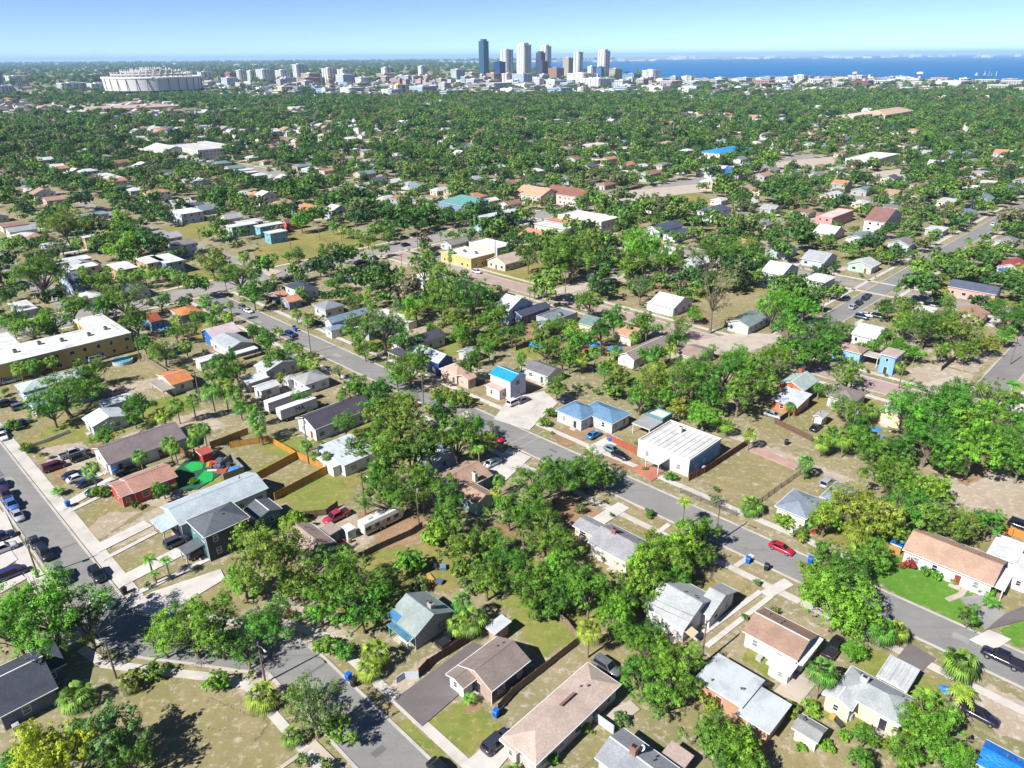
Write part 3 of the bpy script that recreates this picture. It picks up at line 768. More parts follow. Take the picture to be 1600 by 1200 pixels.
            for i_ in range(n):
                x = x0 + (x1 - x0) * (i_ + 0.5) / n
                MB().box(x - 0.09, x + 0.09, y0 + 0.3, y1 - 0.3, e - 0.04, e + 0.05).build('roof_seam', membrane((190, 190, 188)) if i_ % 3 == 0 else membrane((212, 214, 212)), roofs[0])
        elif k == 'dormer':
            MB().box(-0.8, 0.8, -0.8, 0.8, 0, 1.2).build('dormer', paint(wall), roofs[0], (x0 + (x1 - x0) * ex[1], y0 + (y1 - y0) * ex[2], e + ex[3]))
    p = pix(X, Y, B[0][5] / 2)
    if ref: REFS.append((ref, p[0], p[1], max(12, FPX / p[2] * max(a1 - a0, b1 - b0) / 2)))
    return root

def tarp_mat(c):
    t = NT('tarpaulin'); v = t.coord(); b = alb(c); w = t.noise(v, .9, 5, .65)
    t.bump(w, .8, .5); t.fin(t.ramp(t.noise(v, .5, 5, .7), [(.35, dk(b, .7)), (.6, b), (.75, tuple(min(.8, q * 1.3 + .02) for q in b))]), .5, .35); return t.mat

GRAYD, SLATE, SAGE, BROWNG, TAN, TANP, LGRAY, PALE, WHT = (84, 86, 96), (78, 82, 94), (160, 172, 168), (152, 138, 130), (190, 146, 118), (202, 182, 168), (168, 172, 174), (192, 204, 206), (226, 230, 230)
WW = (238, 236, 230)
# --- lower street and bottom edge
house('the slate-roofed grey house', 'dark slate-roofed grey house half cut off at the left edge', [((7, 1117), (-45, 1062), (91, 1074), 'gb', 2.9, 0.42), ((78, 1050), (30, 1020), (103, 1036), 'gb', 2.75, 0.4)], SLATE, (112, 116, 136), extras=[('ac', 1.03, 0.2)])
house('the sage-roofed house', 'sage-grey roofed house with torn blue tarp over its front porch', [((655, 991), (597, 966), (710, 956), 'ga', 3.0, 0.5), ((640, 1000), (600, 978), (662, 984), 'flat', 2.5, 0, tarp_mat((96, 144, 172)), (186, 182, 176), True)], SAGE, (176, 170, 168), trim=paint((120, 170, 180)),
      extras=[('awning', 'f', 0.62, 0.92, 1.6, 2.6, (220, 226, 224)), ('chimney', 0.72, 0.62, 1.1, (190, 186, 180), 4.4), ('tarp', 0.0, 0.35, 0.0, 0.3, (3.06, 3.06, 4.15, 4.15), (70, 128, 166))])
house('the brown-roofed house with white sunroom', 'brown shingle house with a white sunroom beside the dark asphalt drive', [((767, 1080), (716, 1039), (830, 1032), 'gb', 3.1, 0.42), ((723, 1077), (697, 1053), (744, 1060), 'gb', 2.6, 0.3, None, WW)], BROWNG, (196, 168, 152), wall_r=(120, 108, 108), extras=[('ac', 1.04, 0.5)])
house('the big tan hip-roofed house', 'big tan hip-roofed house with a wide garage at the bottom edge', [((838, 1196), (786, 1150), (969, 1069), 'hip', 3.0, 0.36), ((806, 1178), (781, 1155), (850, 1138), 'hip', 2.85, 0.3)], TANP, (206, 202, 190), extras=[('tarp', 0.47, 0.53, 0.45, 0.62, (4.5, 4.5, 4.5, 4.5), (150, 110, 100))])
house('the grey house with a satellite dish', 'weathered grey roofed house with satellite dish at bottom edge', [((1022, 1248), (925, 1187), (1068, 1205), 'ga', 3.0, 0.35)], (160, 164, 168), (206, 204, 198), extras=[('dish', 0.5, 0.75, 0.9), ('chimney', 0.42, 0.5, 1.3, (160, 120, 105), 4.2)])
house('the rusty lean-to', 'low lean-to with rust-streaked metal roof beside the satellite-dish house', [((1062, 1203), (1032, 1178), (1088, 1185), 'sk', 2.2, 0.08)], shingle((190, 170, 160)), (150, 140, 130), 'shed', 'shed', win=False)
house('the white house with pale tile roof', 'white house with pale grey tile roof beside twin concrete wheel tracks', [((1069, 984), (1005, 947), (1122, 935), 'ga', 3.1, 0.42), ((1108, 963), (1086, 950), (1155, 925), 'ga', 3.0, 0.4), ], (186, 190, 190), (238, 236, 236), extras=[('ac', 1.05, 0.3), ('awning', 'r', 0.02, 0.2, 1.8, 2.7, (226, 206, 170))])
house('the brown-roofed white cottage', 'white cottage with rusty brown roof and white metal side awning', [((1245, 1032), (1160, 986), (1280, 993), 'ga', 3.0, 0.4), ((1232, 1058), (1198, 1034), (1248, 1042), 'sk', 2.4, 0.1, WHT, WW), ((1252, 1038), (1244, 1034), (1290, 1000), 'sl', 2.3, 0.12, WHT, WW)], (172, 142, 124), WW, extras=[('ac', 0.4, -0.1)])
house('the long flat white-roofed house', 'long tan house under flat silvery roof in two stepped sections', [((1157, 1105), (1085, 1059), (1198, 1064), 'flat', 3.2, 0), ((1200, 1146), (1150, 1113), (1240, 1102), 'flat', 2.8, 0)], (204, 212, 214), (206, 160, 130))
house('the cream house with metal carport', 'cream house with pale grey hip roof beside a ribbed carport', [((1393, 1132), (1308, 1072), (1445, 1100), 'hip', 3.1, 0.4), ((1325, 1112), (1287, 1081), (1346, 1094), 'gb', 2.9, 0.4, (206, 210, 212))], (176, 182, 182), (240, 226, 194), extras=[('chimney', 0.3, 0.5, 0.9, (210, 206, 200), 4.2), ('ac', 0.3, -0.08)])
house('the ribbed metal carport', 'white ribbed metal carport roof on posts beside cream house', [((1415, 1082), (1370, 1054), (1440, 1047), 'flat', 2.5, 0, sheet_metal((226, 228, 230)), None, True)], (226, 228, 230), WW, 'carport', 'carport', extras=[('seams', 9)], win=False, group=None)
house('the small cream shed', 'small cream garden shed with grey gable roof near bottom edge', [((1276, 1161), (1237, 1136), (1295, 1140), 'ga', 2.3, 0.35)], (160, 162, 158), (244, 232, 200), 'shed', 'shed', group='garden sheds', win=False)
house('the blue-tarped house', 'house roofed in bright blue tarpaulin at the bottom right corner', [((1592, 1236), (1527, 1187), (1620, 1197), 'ga', 3.0, 0.35)], tarp_mat((24, 132, 236)), (226, 220, 210))
# --- south side of main street
house('the grey-roofed cream house', 'cream house with weathered grey gable roof under the street trees', [((975, 880), (920, 845), (1021, 851), 'ga', 3.1, 0.42), ((925, 838), (895, 820), (950, 822), 'ga', 2.6, 0.3)], (166, 166, 170), (226, 216, 200), extras=[('chimney', 0.35, 0.5, 1.0, (150, 110, 100), 4.6)])
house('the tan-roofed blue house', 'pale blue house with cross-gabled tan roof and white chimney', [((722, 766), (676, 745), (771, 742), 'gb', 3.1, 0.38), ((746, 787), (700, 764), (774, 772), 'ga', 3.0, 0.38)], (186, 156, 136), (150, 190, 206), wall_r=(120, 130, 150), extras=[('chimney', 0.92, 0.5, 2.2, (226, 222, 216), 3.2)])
house('the blue shade canopy', 'pale blue metal shade canopy beside the tan-roofed blue house', [((702, 775), (677, 758), (718, 762), 'sk', 2.5, 0.05, sheet_metal((150, 196, 224)), None, True)], WHT, WW, 'canopy', 'canopy', win=False, group=None)
house('the long charcoal-roofed house', 'long white house with charcoal gable roof behind two white trailers', [((492, 671), (461, 653), (594, 632), 'gb', 3.6, 0.4)], (86, 80, 92), (222, 226, 236))
house('the white flat-roofed bungalow', 'white flat-roofed bungalow half hidden under the big oaks', [((540, 728), (490, 700), (592, 703), 'flat', 3.2, 0), ((520, 732), (494, 715), (548, 718), 'flat', 2.7, 0, (226, 226, 224), WW)], (206, 216, 222), (232, 234, 238))
house('the white metal-roofed house', 'white metal-roofed house deep among trees near main street', [((682, 728), (650, 708), (712, 704), 'ga', 3.0, 0.35), ((668, 738), (650, 724), (690, 726), 'flat', 2.6, 0)], (214, 220, 226), (214, 220, 230))
house('the olive-shaded house', 'teal house with dusty tan roof mostly hidden behind olive trees', [((494, 864), (430, 842), (524, 846), 'ga', 3.0, 0.4)], (180, 160, 146), (124, 146, 150))
house('the rusty grey shed', 'grey shed with rust-patched roof beside the white camper', [((512, 842), (487, 832), (531, 827), 'sk', 2.4, 0.1)], (166, 150, 142), (140, 152, 148), 'shed', 'shed', group='garden sheds', win=False)
house('the white storage locker', 'narrow white storage locker next to the rusty grey shed', [((546, 832), (530, 824), (549, 826), 'flat', 2.2, 0)], (222, 230, 226), (206, 222, 214), 'locker', 'locker', win=False, group=None, ov=0.1)
house('the white-roofed garden shed', 'tan garden shed with white metal roof between two palms and fence', [((775, 992), (757, 980), (799, 972), 'sk', 2.4, 0.06)], sheet_metal((226, 230, 234)), (196, 170, 150), 'shed', 'shed', group='garden sheds', win=False)
# --- side street
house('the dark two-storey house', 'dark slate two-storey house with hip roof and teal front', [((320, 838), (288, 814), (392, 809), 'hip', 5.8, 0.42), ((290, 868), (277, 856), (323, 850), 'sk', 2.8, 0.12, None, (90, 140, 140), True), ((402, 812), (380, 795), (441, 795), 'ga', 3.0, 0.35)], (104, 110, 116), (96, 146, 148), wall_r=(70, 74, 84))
house('the long pale blue-roofed house', 'long pale house with light blue-grey roof and front carport', [((286, 816), (243, 795), (422, 764), 'gb', 3.3, 0.35), ((262, 832), (228, 815), (292, 812), 'sk', 2.8, 0.1, None, None, True)], (190, 204, 210), (196, 214, 234))
house('the coral house', 'coral red house with pinkish tan roof beside green play court', [((205, 770), (188, 748), (279, 745), 'gb', 3.0, 0.36), ((191, 778), (166, 757), (212, 766), 'gb', 2.9, 0.3)], (192, 148, 132), (216, 76, 58))
house('the red garden shed', 'flat-topped red garden shed behind the coral house', [((314, 712), (304, 703), (334, 704), 'flat', 2.5, 0)], (186, 96, 80), (206, 70, 50), 'shed', 'shed', group='garden sheds', win=False)
house('the long brown-roofed white house', 'long white house with grey-brown roof and parked cars in front', [((162, 722), (144, 700), (298, 688), 'gb', 3.1, 0.4)], (140, 128, 128), (226, 232, 242))
house('the white metal-roofed cottage', 'white metal-roofed cottage between dense trees on the side street', [((150, 668), (122, 655), (200, 648), 'ga', 2.9, 0.3)], (216, 224, 230), (200, 210, 222), metal=True)
house('the white-roofed trailer home', 'low white-roofed home behind the tree-shaded cottage', [((165, 640), (150, 628), (206, 618), 'gb', 3.0, 0.25)], (222, 226, 228), (226, 220, 210), metal=True)
house('the pale green-roofed long house', 'long light blue house with pale green hip roof on left', [((46, 616), (14, 603), (135, 582), 'hip', 3.1, 0.36)], (188, 204, 198), (176, 200, 226))
house('the orange-roofed house', 'white and coral house with bright orange low roof', [((265, 604), (247, 584), (302, 591), 'gb', 3.0, 0.22), ((258, 613), (232, 598), (272, 604), 'flat', 2.4, 0, (170, 160, 150), None, True)], (212, 138, 88), (232, 226, 216), extras=())
house('the yellow motel', 'L-shaped two-storey yellow motel with stained white flat roof', [((-70, 584), (-92, 565), (208, 521), 'flat', 6.2, 0), ((152, 524), (112, 500), (196, 513), 'flat', 6.0, 0), ((16, 550), (-30, 528), (40, 544), 'flat', 6.0, 0)], (226, 228, 224), (222, 188, 112), 'motel', 'motel', group=None, ov=0.2,
      extras=[('roofbox', [(0.5, 0.35), (0.35, 0.5), (0.5, 0.62), (0.55, 0.78), (0.4, 0.9)])])
house('the small bright blue house', 'small bright blue house with pinkish gable roof by the motel', [((256, 548), (246, 540), (279, 540), 'gb', 2.8, 0.4)], (196, 176, 170), (40, 130, 220))
house('the rust-roofed blue cottage', 'light blue cottage with rust red roof and blue tarp behind motel', [((230, 505), (221, 493), (254, 499), 'gb', 3.2, 0.35)], (170, 92, 70), (120, 176, 216))
house('the orange hip-roofed house', 'tan house with orange hip roof beside the wide avenue', [((288, 493), (260, 486), (316, 485), 'hip', 3.2, 0.35)], (220, 142, 92), (178, 184, 196))
house('the blue house with pink roof', 'blue house with patchy white and pink metal roof', [((328, 531), (317, 517), (376, 517), 'gb', 3.3, 0.45)], (220, 200, 204), (60, 120, 200))
house('the grey-roofed porch house', 'pale house with light grey gable roof and side porch near avenue', [((358, 547), (327, 532), (398, 535), 'ga', 3.2, 0.35), ((372, 556), (362, 551), (400, 542), 'sl', 2.6, 0.08, WHT, None, True)], (176, 184, 186), (206, 204, 206))
house('the white-roofed palm cottage', 'small white-roofed cottage among palms near the blue houses', [((312, 568), (302, 561), (345, 556), 'gb', 2.9, 0.25)], WHT, (226, 226, 220))
house('the long light-roofed house', 'light grey-roofed white house left of the main street', [((418, 583), (396, 571), (467, 563), 'ga', 3.1, 0.3)], (190, 198, 198), (214, 212, 208))
house('the grey hip-roofed white house', 'white house with weathered grey hip roof left of main street', [((476, 602), (454, 590), (517, 589), 'hip', 3.1, 0.4), ((452, 596), (438, 590), (465, 588), 'hip', 2.8, 0.4)], (172, 172, 172), (232, 234, 238))
house('the little white-roofed annex', 'little white house with pale roof left of grey hip-roofed house', [((408, 611), (392, 604), (439, 601), 'gb', 2.8, 0.3)], (214, 218, 218), (226, 228, 232))
house('the white-roofed side house', 'flat white-roofed house beside the palms left of main street', [((392, 600), (372, 592), (420, 588), 'flat', 2.9, 0)], (216, 220, 222), (206, 204, 198))
# --- north side of main street
house('the cyan-roofed pink house', 'two-storey pink and white house with bright cyan-blue roof', [((800, 598), (763, 584), (822, 585), 'ga', 5.6, 0.4), ((782, 612), (757, 602), (795, 604), 'sk', 3.0, 0.12, (206, 178, 170), (240, 226, 224))], shingle((40, 158, 214)), (242, 232, 230), wall_r=(214, 216, 240), ov=0.35)  # lavender right wall: the shade on that side is put into its colour
house('the dark-roofed white cottage', 'white cottage with mottled dark grey roof behind the cyan-roofed house', [((853, 589), (820, 574), (883, 578), 'ga', 3.0, 0.4)], (128, 126, 130), (236, 234, 230))
house('the blue gabled house', 'royal blue gabled house with light grey roof beside main street', [((678, 574), (655, 547), (706, 557), 'ga', 4.3, 0.6)], (186, 196, 206), (44, 84, 160))
house('the pink-tan bungalow', 'pink-tan bungalow with sandy gable roof between blue and cyan-roofed houses', [((706, 590), (693, 573), (740, 577), 'hip', 3.2, 0.5), ((730, 596), (715, 586), (745, 588), 'gb', 3.0, 0.4)], (212, 180, 162), (226, 190, 172))
house('the pale grey backyard garage', 'pale grey-roofed backyard garage behind the blue gabled house', [((735, 558), (715, 548), (752, 549), 'gb', 2.6, 0.35)], (176, 184, 190), (200, 200, 200), 'garage', 'garage')
house('the blue-roofed white house', 'white house with steel blue hip roof and two wings', [((910, 659), (869, 640), (937, 640), 'hip', 3.2, 0.42), ((957, 663), (903, 641), (986, 646), 'hip', 3.0, 0.36)], (112, 150, 180), (236, 234, 232), wall_r=(190, 206, 228))
house('the white-fronted blue house', 'flat-roofed blue house with white parapet front and porch', [((1074, 719), (997, 688), (1131, 688), 'par', 4.1, 0), ((1030, 728), (1008, 716), (1046, 714), 'flat', 2.9, 0, (230, 228, 226), WW, True)], (224, 224, 220), (240, 238, 232), wall_r=(104, 178, 226), extras=[('chimney', 0.35, 0.75, 1.6, (236, 234, 230), 3.9), ('seams', 10), ('ac', 1.06, 0.4)])
house('the grey backyard carport', 'grey flat-roofed carport behind the white-fronted blue house', [((1015, 672), (988, 660), (1036, 659), 'flat', 2.8, 0, (170, 172, 174), None, True)], (170, 172, 174), WW, 'carport', 'carport', win=False, group=None)
house('the teal backyard studio', 'small teal studio with stained white flat roof behind grey carport', [((1034, 656), (1010, 646), (1052, 647), 'par', 3.2, 0)], (222, 218, 206), (104, 150, 160), 'outbuilding', 'outbuilding', group=None)
house('the blue-grey hip-roofed house', 'cream house with blue-grey hip roofs by the golden trees', [((1258, 811), (1211, 790), (1291, 783), 'hip', 3.1, 0.38), ((1316, 792), (1283, 774), (1347, 767), 'hip', 3.1, 0.38)], (146, 158, 170), (240, 234, 210))
house('the tan-roofed ranch house', 'white ranch house with long tan roof beside bright green lawn', [((1545, 912), (1409, 859), (1582, 880), 'ga', 3.0, 0.38), ((1585, 881), (1542, 862), (1608, 851), 'flat', 2.9, 0, (222, 224, 224), WW), ((1566, 922), (1530, 906), (1590, 894), 'flat', 2.5, 0, (222, 226, 230), None, True), ((1612, 912), (1575, 897), (1640, 880), 'flat', 2.7, 0, (226, 228, 230), WW)], (196, 164, 142), (238, 234, 230))
house('the blue-topped shed', 'small shed covered in bright blue tarpaulin by the ranch house', [((1407, 856), (1391, 846), (1423, 840), 'flat', 2.0, 0)], tarp_mat((30, 120, 226)), (190, 150, 90), 'shed', 'shed', group='garden sheds', win=False, ov=0.1)
# --- between main street and brick street
house('the orange house with green-grey roof', 'orange house with pale green-grey cross roofs and brick chimney', [((1246, 613), (1220, 596), (1286, 596), 'gb', 3.4, 0.45), ((1240, 638), (1208, 622), (1272, 622), 'sk', 2.8, 0.12, (206, 212, 216))], (178, 196, 190), (228, 134, 92), extras=[('chimney', 0.3, 0.9, 2.2, (196, 110, 80), 3.6)])
house('the grey hidden bungalow', 'grey-roofed bungalow half hidden by tall trees near brick street', [((1325, 629), (1292, 617), (1364, 616), 'hip', 3.0, 0.4)], (148, 140, 136), (220, 220, 222))
house('the little white garage', 'little white garage with dark door below the grey hidden bungalow', [((1285, 656), (1272, 648), (1296, 646), 'gb', 2.7, 0.35)], (186, 186, 186), (236, 234, 232), 'garage', 'garage')
house('the cream pale-roofed house', 'cream house with pale metal roof under the spreading tree canopy', [((1402, 652), (1371, 643), (1440, 634), 'gb', 3.2, 0.4)], (216, 216, 210), (240, 222, 182))
house('the raised pale blue house', 'raised pale blue house with brown hip roof facing brick street', [((1342, 553), (1300, 541), (1362, 545), 'hip', 3.8, 0.35), ((1372, 560), (1345, 553), (1382, 554), 'flat', 3.2, 0, (200, 190, 180), None, True)], (184, 156, 142), (150, 196, 228))
house('the two-storey pale blue house', 'boxy two-storey pale blue house beside the white sand lot', [((1397, 560), (1376, 551), (1418, 549), 'flat', 5.8, 0)], (196, 178, 168), (140, 190, 230))
house('the white patchy-roofed house', 'white house with patchy silver roof behind the raised blue house', [((1362, 533), (1334, 518), (1395, 514), 'ga', 3.2, 0.3)], (212, 214, 214), (238, 236, 232))
house('the white flat house by the pines', 'grey house with white metal roof among right side trees', [((1450, 491), (1428, 483), (1472, 485), 'sk', 3.2, 0.08)], (216, 224, 230), (176, 180, 184), metal=True)
house('the blue-grey gabled mansion', 'two-storey white house with steep blue-grey gables by main street', [((525, 511), (508, 500), (567, 484), 'gb', 4.6, 0.65), ((520, 519), (506, 512), (540, 508), 'hip', 3.0, 0.35, None, WW)], (136, 158, 178), (236, 236, 238))
house('the grey hip house', 'grey hip-roofed house behind the blue-grey gabled house', [((512, 486), (488, 477), (535, 475), 'hip', 3.4, 0.45)], (150, 154, 162), (206, 206, 206))
house('the navy-roofed white house', 'white house with dark navy hip roof near the sandy lot', [((472, 458), (444, 446), (497, 449), 'hip', 3.2, 0.45)], (72, 80, 98), (234, 234, 232))
house('the twin orange-roofed cottage', 'cottage with faded orange gable roofs near dark navy-roofed house', [((452, 474), (436, 467), (471, 467), 'gb', 2.9, 0.4), ((436, 465), (420, 459), (448, 459), 'gb', 2.9, 0.4)], (216, 156, 122), (150, 160, 180))
house('the long white shed', 'long narrow white-roofed shed behind the tree-shaded dark house', [((640, 505), (588, 486), (650, 499), 'flat', 2.8, 0)], (238, 234, 224), (230, 222, 206), 'shed', 'long_shed', win=False, group=None, ov=0.2)
house('the dark porch house', 'dark-roofed house with white porch under big grey-green oaks', [((640, 548), (606, 538), (690, 520), 'gb', 3.6, 0.45), ((628, 560), (606, 549), (644, 548), 'sk', 2.8, 0.12, None, WW, True)], (84, 84, 96), (226, 222, 220))
house('the tall pale blue house', 'tall pale blue house with light gable roof behind tree wall', [((797, 491), (778, 476), (826, 470), 'ga', 5.4, 0.5)], (206, 212, 214), (206, 220, 238))
house('the navy long house', 'long navy-roofed slate blue house beside the brick street', [((815, 497), (799, 488), (859, 478), 'gb', 3.4, 0.4)], (80, 88, 106), (96, 112, 150))
house('the grey parapet house', 'grey stucco house with dark flat roof and parapet', [((866, 503), (838, 494), (901, 488), 'par', 3.6, 0), ((862, 512), (840, 503), (874, 505), 'sk', 2.7, 0.1)], (130, 142, 146), (186, 186, 188), extras=[('roofbox', [(0.7, 0.5)])])
house('the green-roofed cream cottage', 'cream cottage with green-grey gable roof in tree shade', [((924, 514), (907, 502), (945, 500), 'ga', 3.0, 0.5)], (120, 144, 138), (236, 214, 182))
house('the tan-roofed junk house', 'tan-roofed house with yard full of junk and blue tarps', [((985, 530), (962, 519), (1013, 516), 'ga', 3.1, 0.4)], (198, 154, 126), (224, 210, 196))
house('the long grey-brown gable house', 'long white house with grey-brown gable roof below tan-roofed house', [((990, 565), (966, 553), (1048, 535), 'gb', 3.0, 0.45)], (156, 142, 136), (240, 236, 232))
house('the brown low house', 'low brown-roofed house beside the bare lot and tall pine', [((1088, 562), (1060, 551), (1120, 547), 'ga', 2.9, 0.25)], (168, 146, 132), (214, 200, 184))
house('the pale blue-roofed white house', 'white house with pale blue-white gable roof left of tall pine', [((1050, 484), (1017, 471), (1084, 469), 'ga', 3.2, 0.4), ((1028, 478), (1010, 472), (1042, 470), 'gb', 2.9, 0.35)], (206, 214, 220), (236, 236, 236))
house('the green-grey roofed house', 'white house with green-grey gable roof right of tall pine', [((1162, 514), (1142, 499), (1207, 494), 'gb', 3.2, 0.35), ], (136, 152, 152), (210, 210, 210))
house('the navy-roofed pink house', 'long pink and orange house under dark navy roof, right edge', [((1553, 464), (1485, 444), (1568, 452), 'ga', 3.6, 0.4)], (96, 104, 122), (236, 176, 164))
house('the red-roofed white house', 'white house with red gable roof and blue awning, right edge', [((1592, 424), (1560, 414), (1612, 412), 'gb', 3.2, 0.4)], (176, 84, 84), (236, 232, 226), extras=[('awning', 'f', 0.1, 0.9, 2.5, 2.8, (30, 110, 200))])
# --- beyond the brick street and the avenue
house('the yellow flat-roofed store', 'yellow store with white flat roof at the avenue corner', [((735, 406), (690, 393), (772, 396), 'par', 4.6, 0)], (236, 234, 230), (232, 198, 126), 'store', 'store', group='commercial buildings', extras=[('roofbox', [(0.4, 0.5), (0.7, 0.6)])])
house('the white flat-roofed shop', 'white flat-roofed shop behind the yellow corner store', [((776, 390), (735, 378), (801, 382), 'par', 4.4, 0)], (236, 232, 226), (214, 214, 216), 'shop', 'shop', group='commercial buildings')
house('the beige gabled cottage', 'beige gabled cottage right of the yellow corner store', [((790, 416), (764, 405), (815, 404), 'gb', 3.2, 0.45)], (206, 186, 170), (226, 210, 190))
house('the white warehouse', 'white flat-roofed warehouse with tan side roofs behind bushy trees', [((935, 349), (877, 334), (968, 340), 'par', 7.0, 0), ((885, 352), (855, 343), (915, 341), 'flat', 5.0, 0, (200, 146, 112)), ((880, 360), (838, 348), (905, 352), 'flat', 4.4, 0, (214, 222, 226))], (236, 234, 228), (226, 214, 200), 'warehouse', 'warehouse', group='commercial buildings')
house('the low terracotta building', 'low building with terracotta gable roof by the warehouse', [((847, 374), (811, 365), (868, 364), 'ga', 3.6, 0.3)], (202, 150, 122), (226, 206, 186), 'building', 'low_building', group='commercial buildings')
house('the long brown-roofed church hall', 'long cream church hall with brown gable roof beyond the avenue', [((908, 311), (855, 299), (927, 303), 'ga', 6.2, 0.5), ((850, 310), (806, 300), (868, 300), 'ga', 6.0, 0.4, (206, 172, 140))], (150, 106, 92), (234, 208, 200), 'hall', 'church_hall', group='commercial buildings')
house('the teal-roofed apartment block', 'grey-blue apartment block with striped teal roof', [((730, 326), (690, 314), (757, 315), 'sk', 7.4, 0.1)], sheet_metal((128, 190, 180)), (140, 160, 190), 'apartments', 'apartment_block', group='apartment blocks', extras=[('seams', 4)])
house('the glassy blue apartment block', 'pale blue flat-roofed apartment block with tall window bays', [((760, 345), (742, 338), (806, 326), 'flat', 7.4, 0)], (206, 214, 216), (150, 180, 206), 'apartments', 'apartment_block', group='apartment blocks')
house('the red barn-like house', 'red-gabled house at the far edge of the mown field', [((452, 353), (444, 346), (462, 342), 'gb', 4.2, 0.6)], (140, 100, 96), (220, 90, 84))
house('the cyan two-storey duplex', 'cyan two-storey duplex at the left end of the mown field', [((412, 358), (398, 352), (436, 346), 'flat', 5.6, 0), ((428, 368), (412, 362), (442, 358), 'flat', 5.4, 0)], (222, 228, 230), (130, 190, 206), 'duplex', 'duplex')
house('the terracotta-roofed white house', 'white house with terracotta gable roof behind the red barn-like house', [((482, 336), (462, 328), (506, 326), 'ga', 3.8, 0.45)], (206, 138, 104), (236, 232, 228))
house('the white school', 'two-storey white school building with flat roof, upper left', [((318, 237), (262, 227), (340, 230), 'par', 9.0, 0), ((262, 240), (228, 231), (285, 231), 'ga', 7.0, 0.3), ((345, 232), (300, 222), (362, 227), 'par', 7.0, 0)], (212, 212, 210), (226, 222, 214), 'school', 'school', group=None)
house('the blue-roofed pavilion', 'bright blue metal-roofed pavilion beside the shopping lot', [((1130, 243), (1096, 236), (1166, 230), 'hip', 6.0, 0.16)], sheet_metal((70, 170, 226)), (232, 230, 222), 'pavilion', 'pavilion', group='commercial buildings')
house('the deep blue storefront', 'deep blue boxy storefront near the blue-roofed pavilion', [((1152, 264), (1138, 260), (1166, 255), 'par', 8.0, 0)], (206, 214, 220), (30, 110, 190), 'store', 'store', group='commercial buildings')
house('the white strip store', 'white flat-roofed strip store left of the deep blue storefront', [((1115, 270), (1094, 264), (1140, 260), 'par', 5.0, 0)], (236, 234, 230), (222, 220, 212), 'store', 'store', group='commercial buildings')
house('the coral strip building', 'low coral red strip building far among the trees', [((935, 232), (905, 226), (955, 224), 'flat', 5.0, 0)], (220, 214, 210), (226, 110, 90), 'building', 'low_building', group='commercial buildings')
house('the pink stucco house', 'pink stucco two-storey house with rosy door, right side', [((1300, 345), (1282, 335), (1328, 328), 'par', 5.6, 0)], (226, 206, 200), (234, 160, 156))
house('the maroon-roofed house', 'white two-storey house with maroon-brown gable roof and orange fence', [((1378, 352), (1358, 340), (1408, 336), 'ga', 5.8, 0.4)], (150, 112, 104), (234, 230, 226))
house('the dark-roofed white villa', 'white villa with dark blue hip roof beside a small green field', [((1112, 336), (1096, 327), (1140, 324), 'hip', 5.4, 0.4)], (90, 102, 120), (238, 236, 232))
house('the navy L-shaped house', 'white house with navy gable roof and orange fence, upper centre', [((1030, 366), (1012, 356), (1062, 351), 'gb', 3.6, 0.45), ((1058, 372), (1040, 364), (1082, 360), 'hip', 3.2, 0.4)], (86, 98, 120), (226, 230, 234))
house('the white-roofed supermarket', 'wide white flat-roofed market behind the right side trees', [((1368, 254), (1328, 246), (1395, 240), 'par', 6.0, 0)], (240, 238, 234), (236, 232, 224), 'store', 'store', group='commercial buildings')
house('the tan tile mission building', 'large tan mission-style building complex in the right distance', [((1395, 182), (1350, 177), (1412, 172), 'hip', 9.0, 0.3), ((1350, 184), (1312, 180), (1362, 174), 'par', 10.0, 0, (226, 214, 200))], (214, 186, 160), (236, 218, 194), 'church', 'church', group=None)
house('the wide tan industrial shed', 'wide low industrial building with tan roof left of stadium', [((190, 175), (110, 168), (250, 162), 'flat', 8.0, 0, (206, 180, 162)), ((140, 178), (90, 174), (180, 168), 'flat', 7.0, 0, (226, 216, 206))], (206, 180, 162), (226, 214, 204), 'warehouse', 'warehouse', group='commercial buildings')
house('the white triplex', 'white two-storey triplex with railings, upper left street', [((300, 338), (258, 330), (306, 326), 'flat', 5.8, 0)], (232, 234, 232), (206, 218, 232), 'apartments', 'apartment_block', group='apartment blocks')
for (nm, lb, N_, L_, R_, rc, wc) in (
    ('the row of white flats', 'white flat-roofed two-storey row house nearest the lane', (270, 412), (226, 402), (284, 404), (226, 228, 226), (140, 176, 206)),
    ('the tan row flats', 'tan two-storey row house with white roof, middle of row', (195, 424), (160, 414), (212, 415), (228, 226, 222), (206, 170, 130)),
    ('the peach row flats', 'peach two-storey row house with white roof beside the lane', (240, 414), (205, 404), (252, 404), (226, 224, 220), (214, 176, 140)),
    ('the far tan flats', 'tan flat-roofed apartment row at the left lane end', (140, 374), (118, 368), (146, 366), (230, 228, 224), (216, 190, 160)),
    ('the low white flats', 'low white flat-roofed house left of the tan row', (115, 424), (94, 418), (150, 412), (232, 232, 230), (226, 214, 200)),
    ('the mint two-storey flats', 'mint two-storey house by the bright green lane verge', (368, 358), (352, 352), (396, 346), (222, 228, 226), (176, 206, 200))):
    house(nm, lb, [(N_, L_, R_, 'flat', 5.6, 0)], rc, wc, 'flats', 'row_house', group='white-roofed flats by the lane')
house('the white gabled blue house', 'tall white-blue gabled house left of the motel trees', [((112, 446), (92, 434), (130, 440), 'gb', 5.0, 0.45)], (120, 126, 142), (190, 214, 240))
house('the white-roofed corner house', 'house with broad white hip roof behind the motel trees', [((128, 470), (108, 460), (160, 460), 'hip', 3.2, 0.3)], (232, 230, 226), (222, 216, 208))
house('the flat silver-roofed house', 'flat silver-roofed house at the left edge behind the motel', [((40, 486), (0, 476), (58, 480), 'flat', 3.2, 0)], (218, 216, 214), (190, 186, 180))
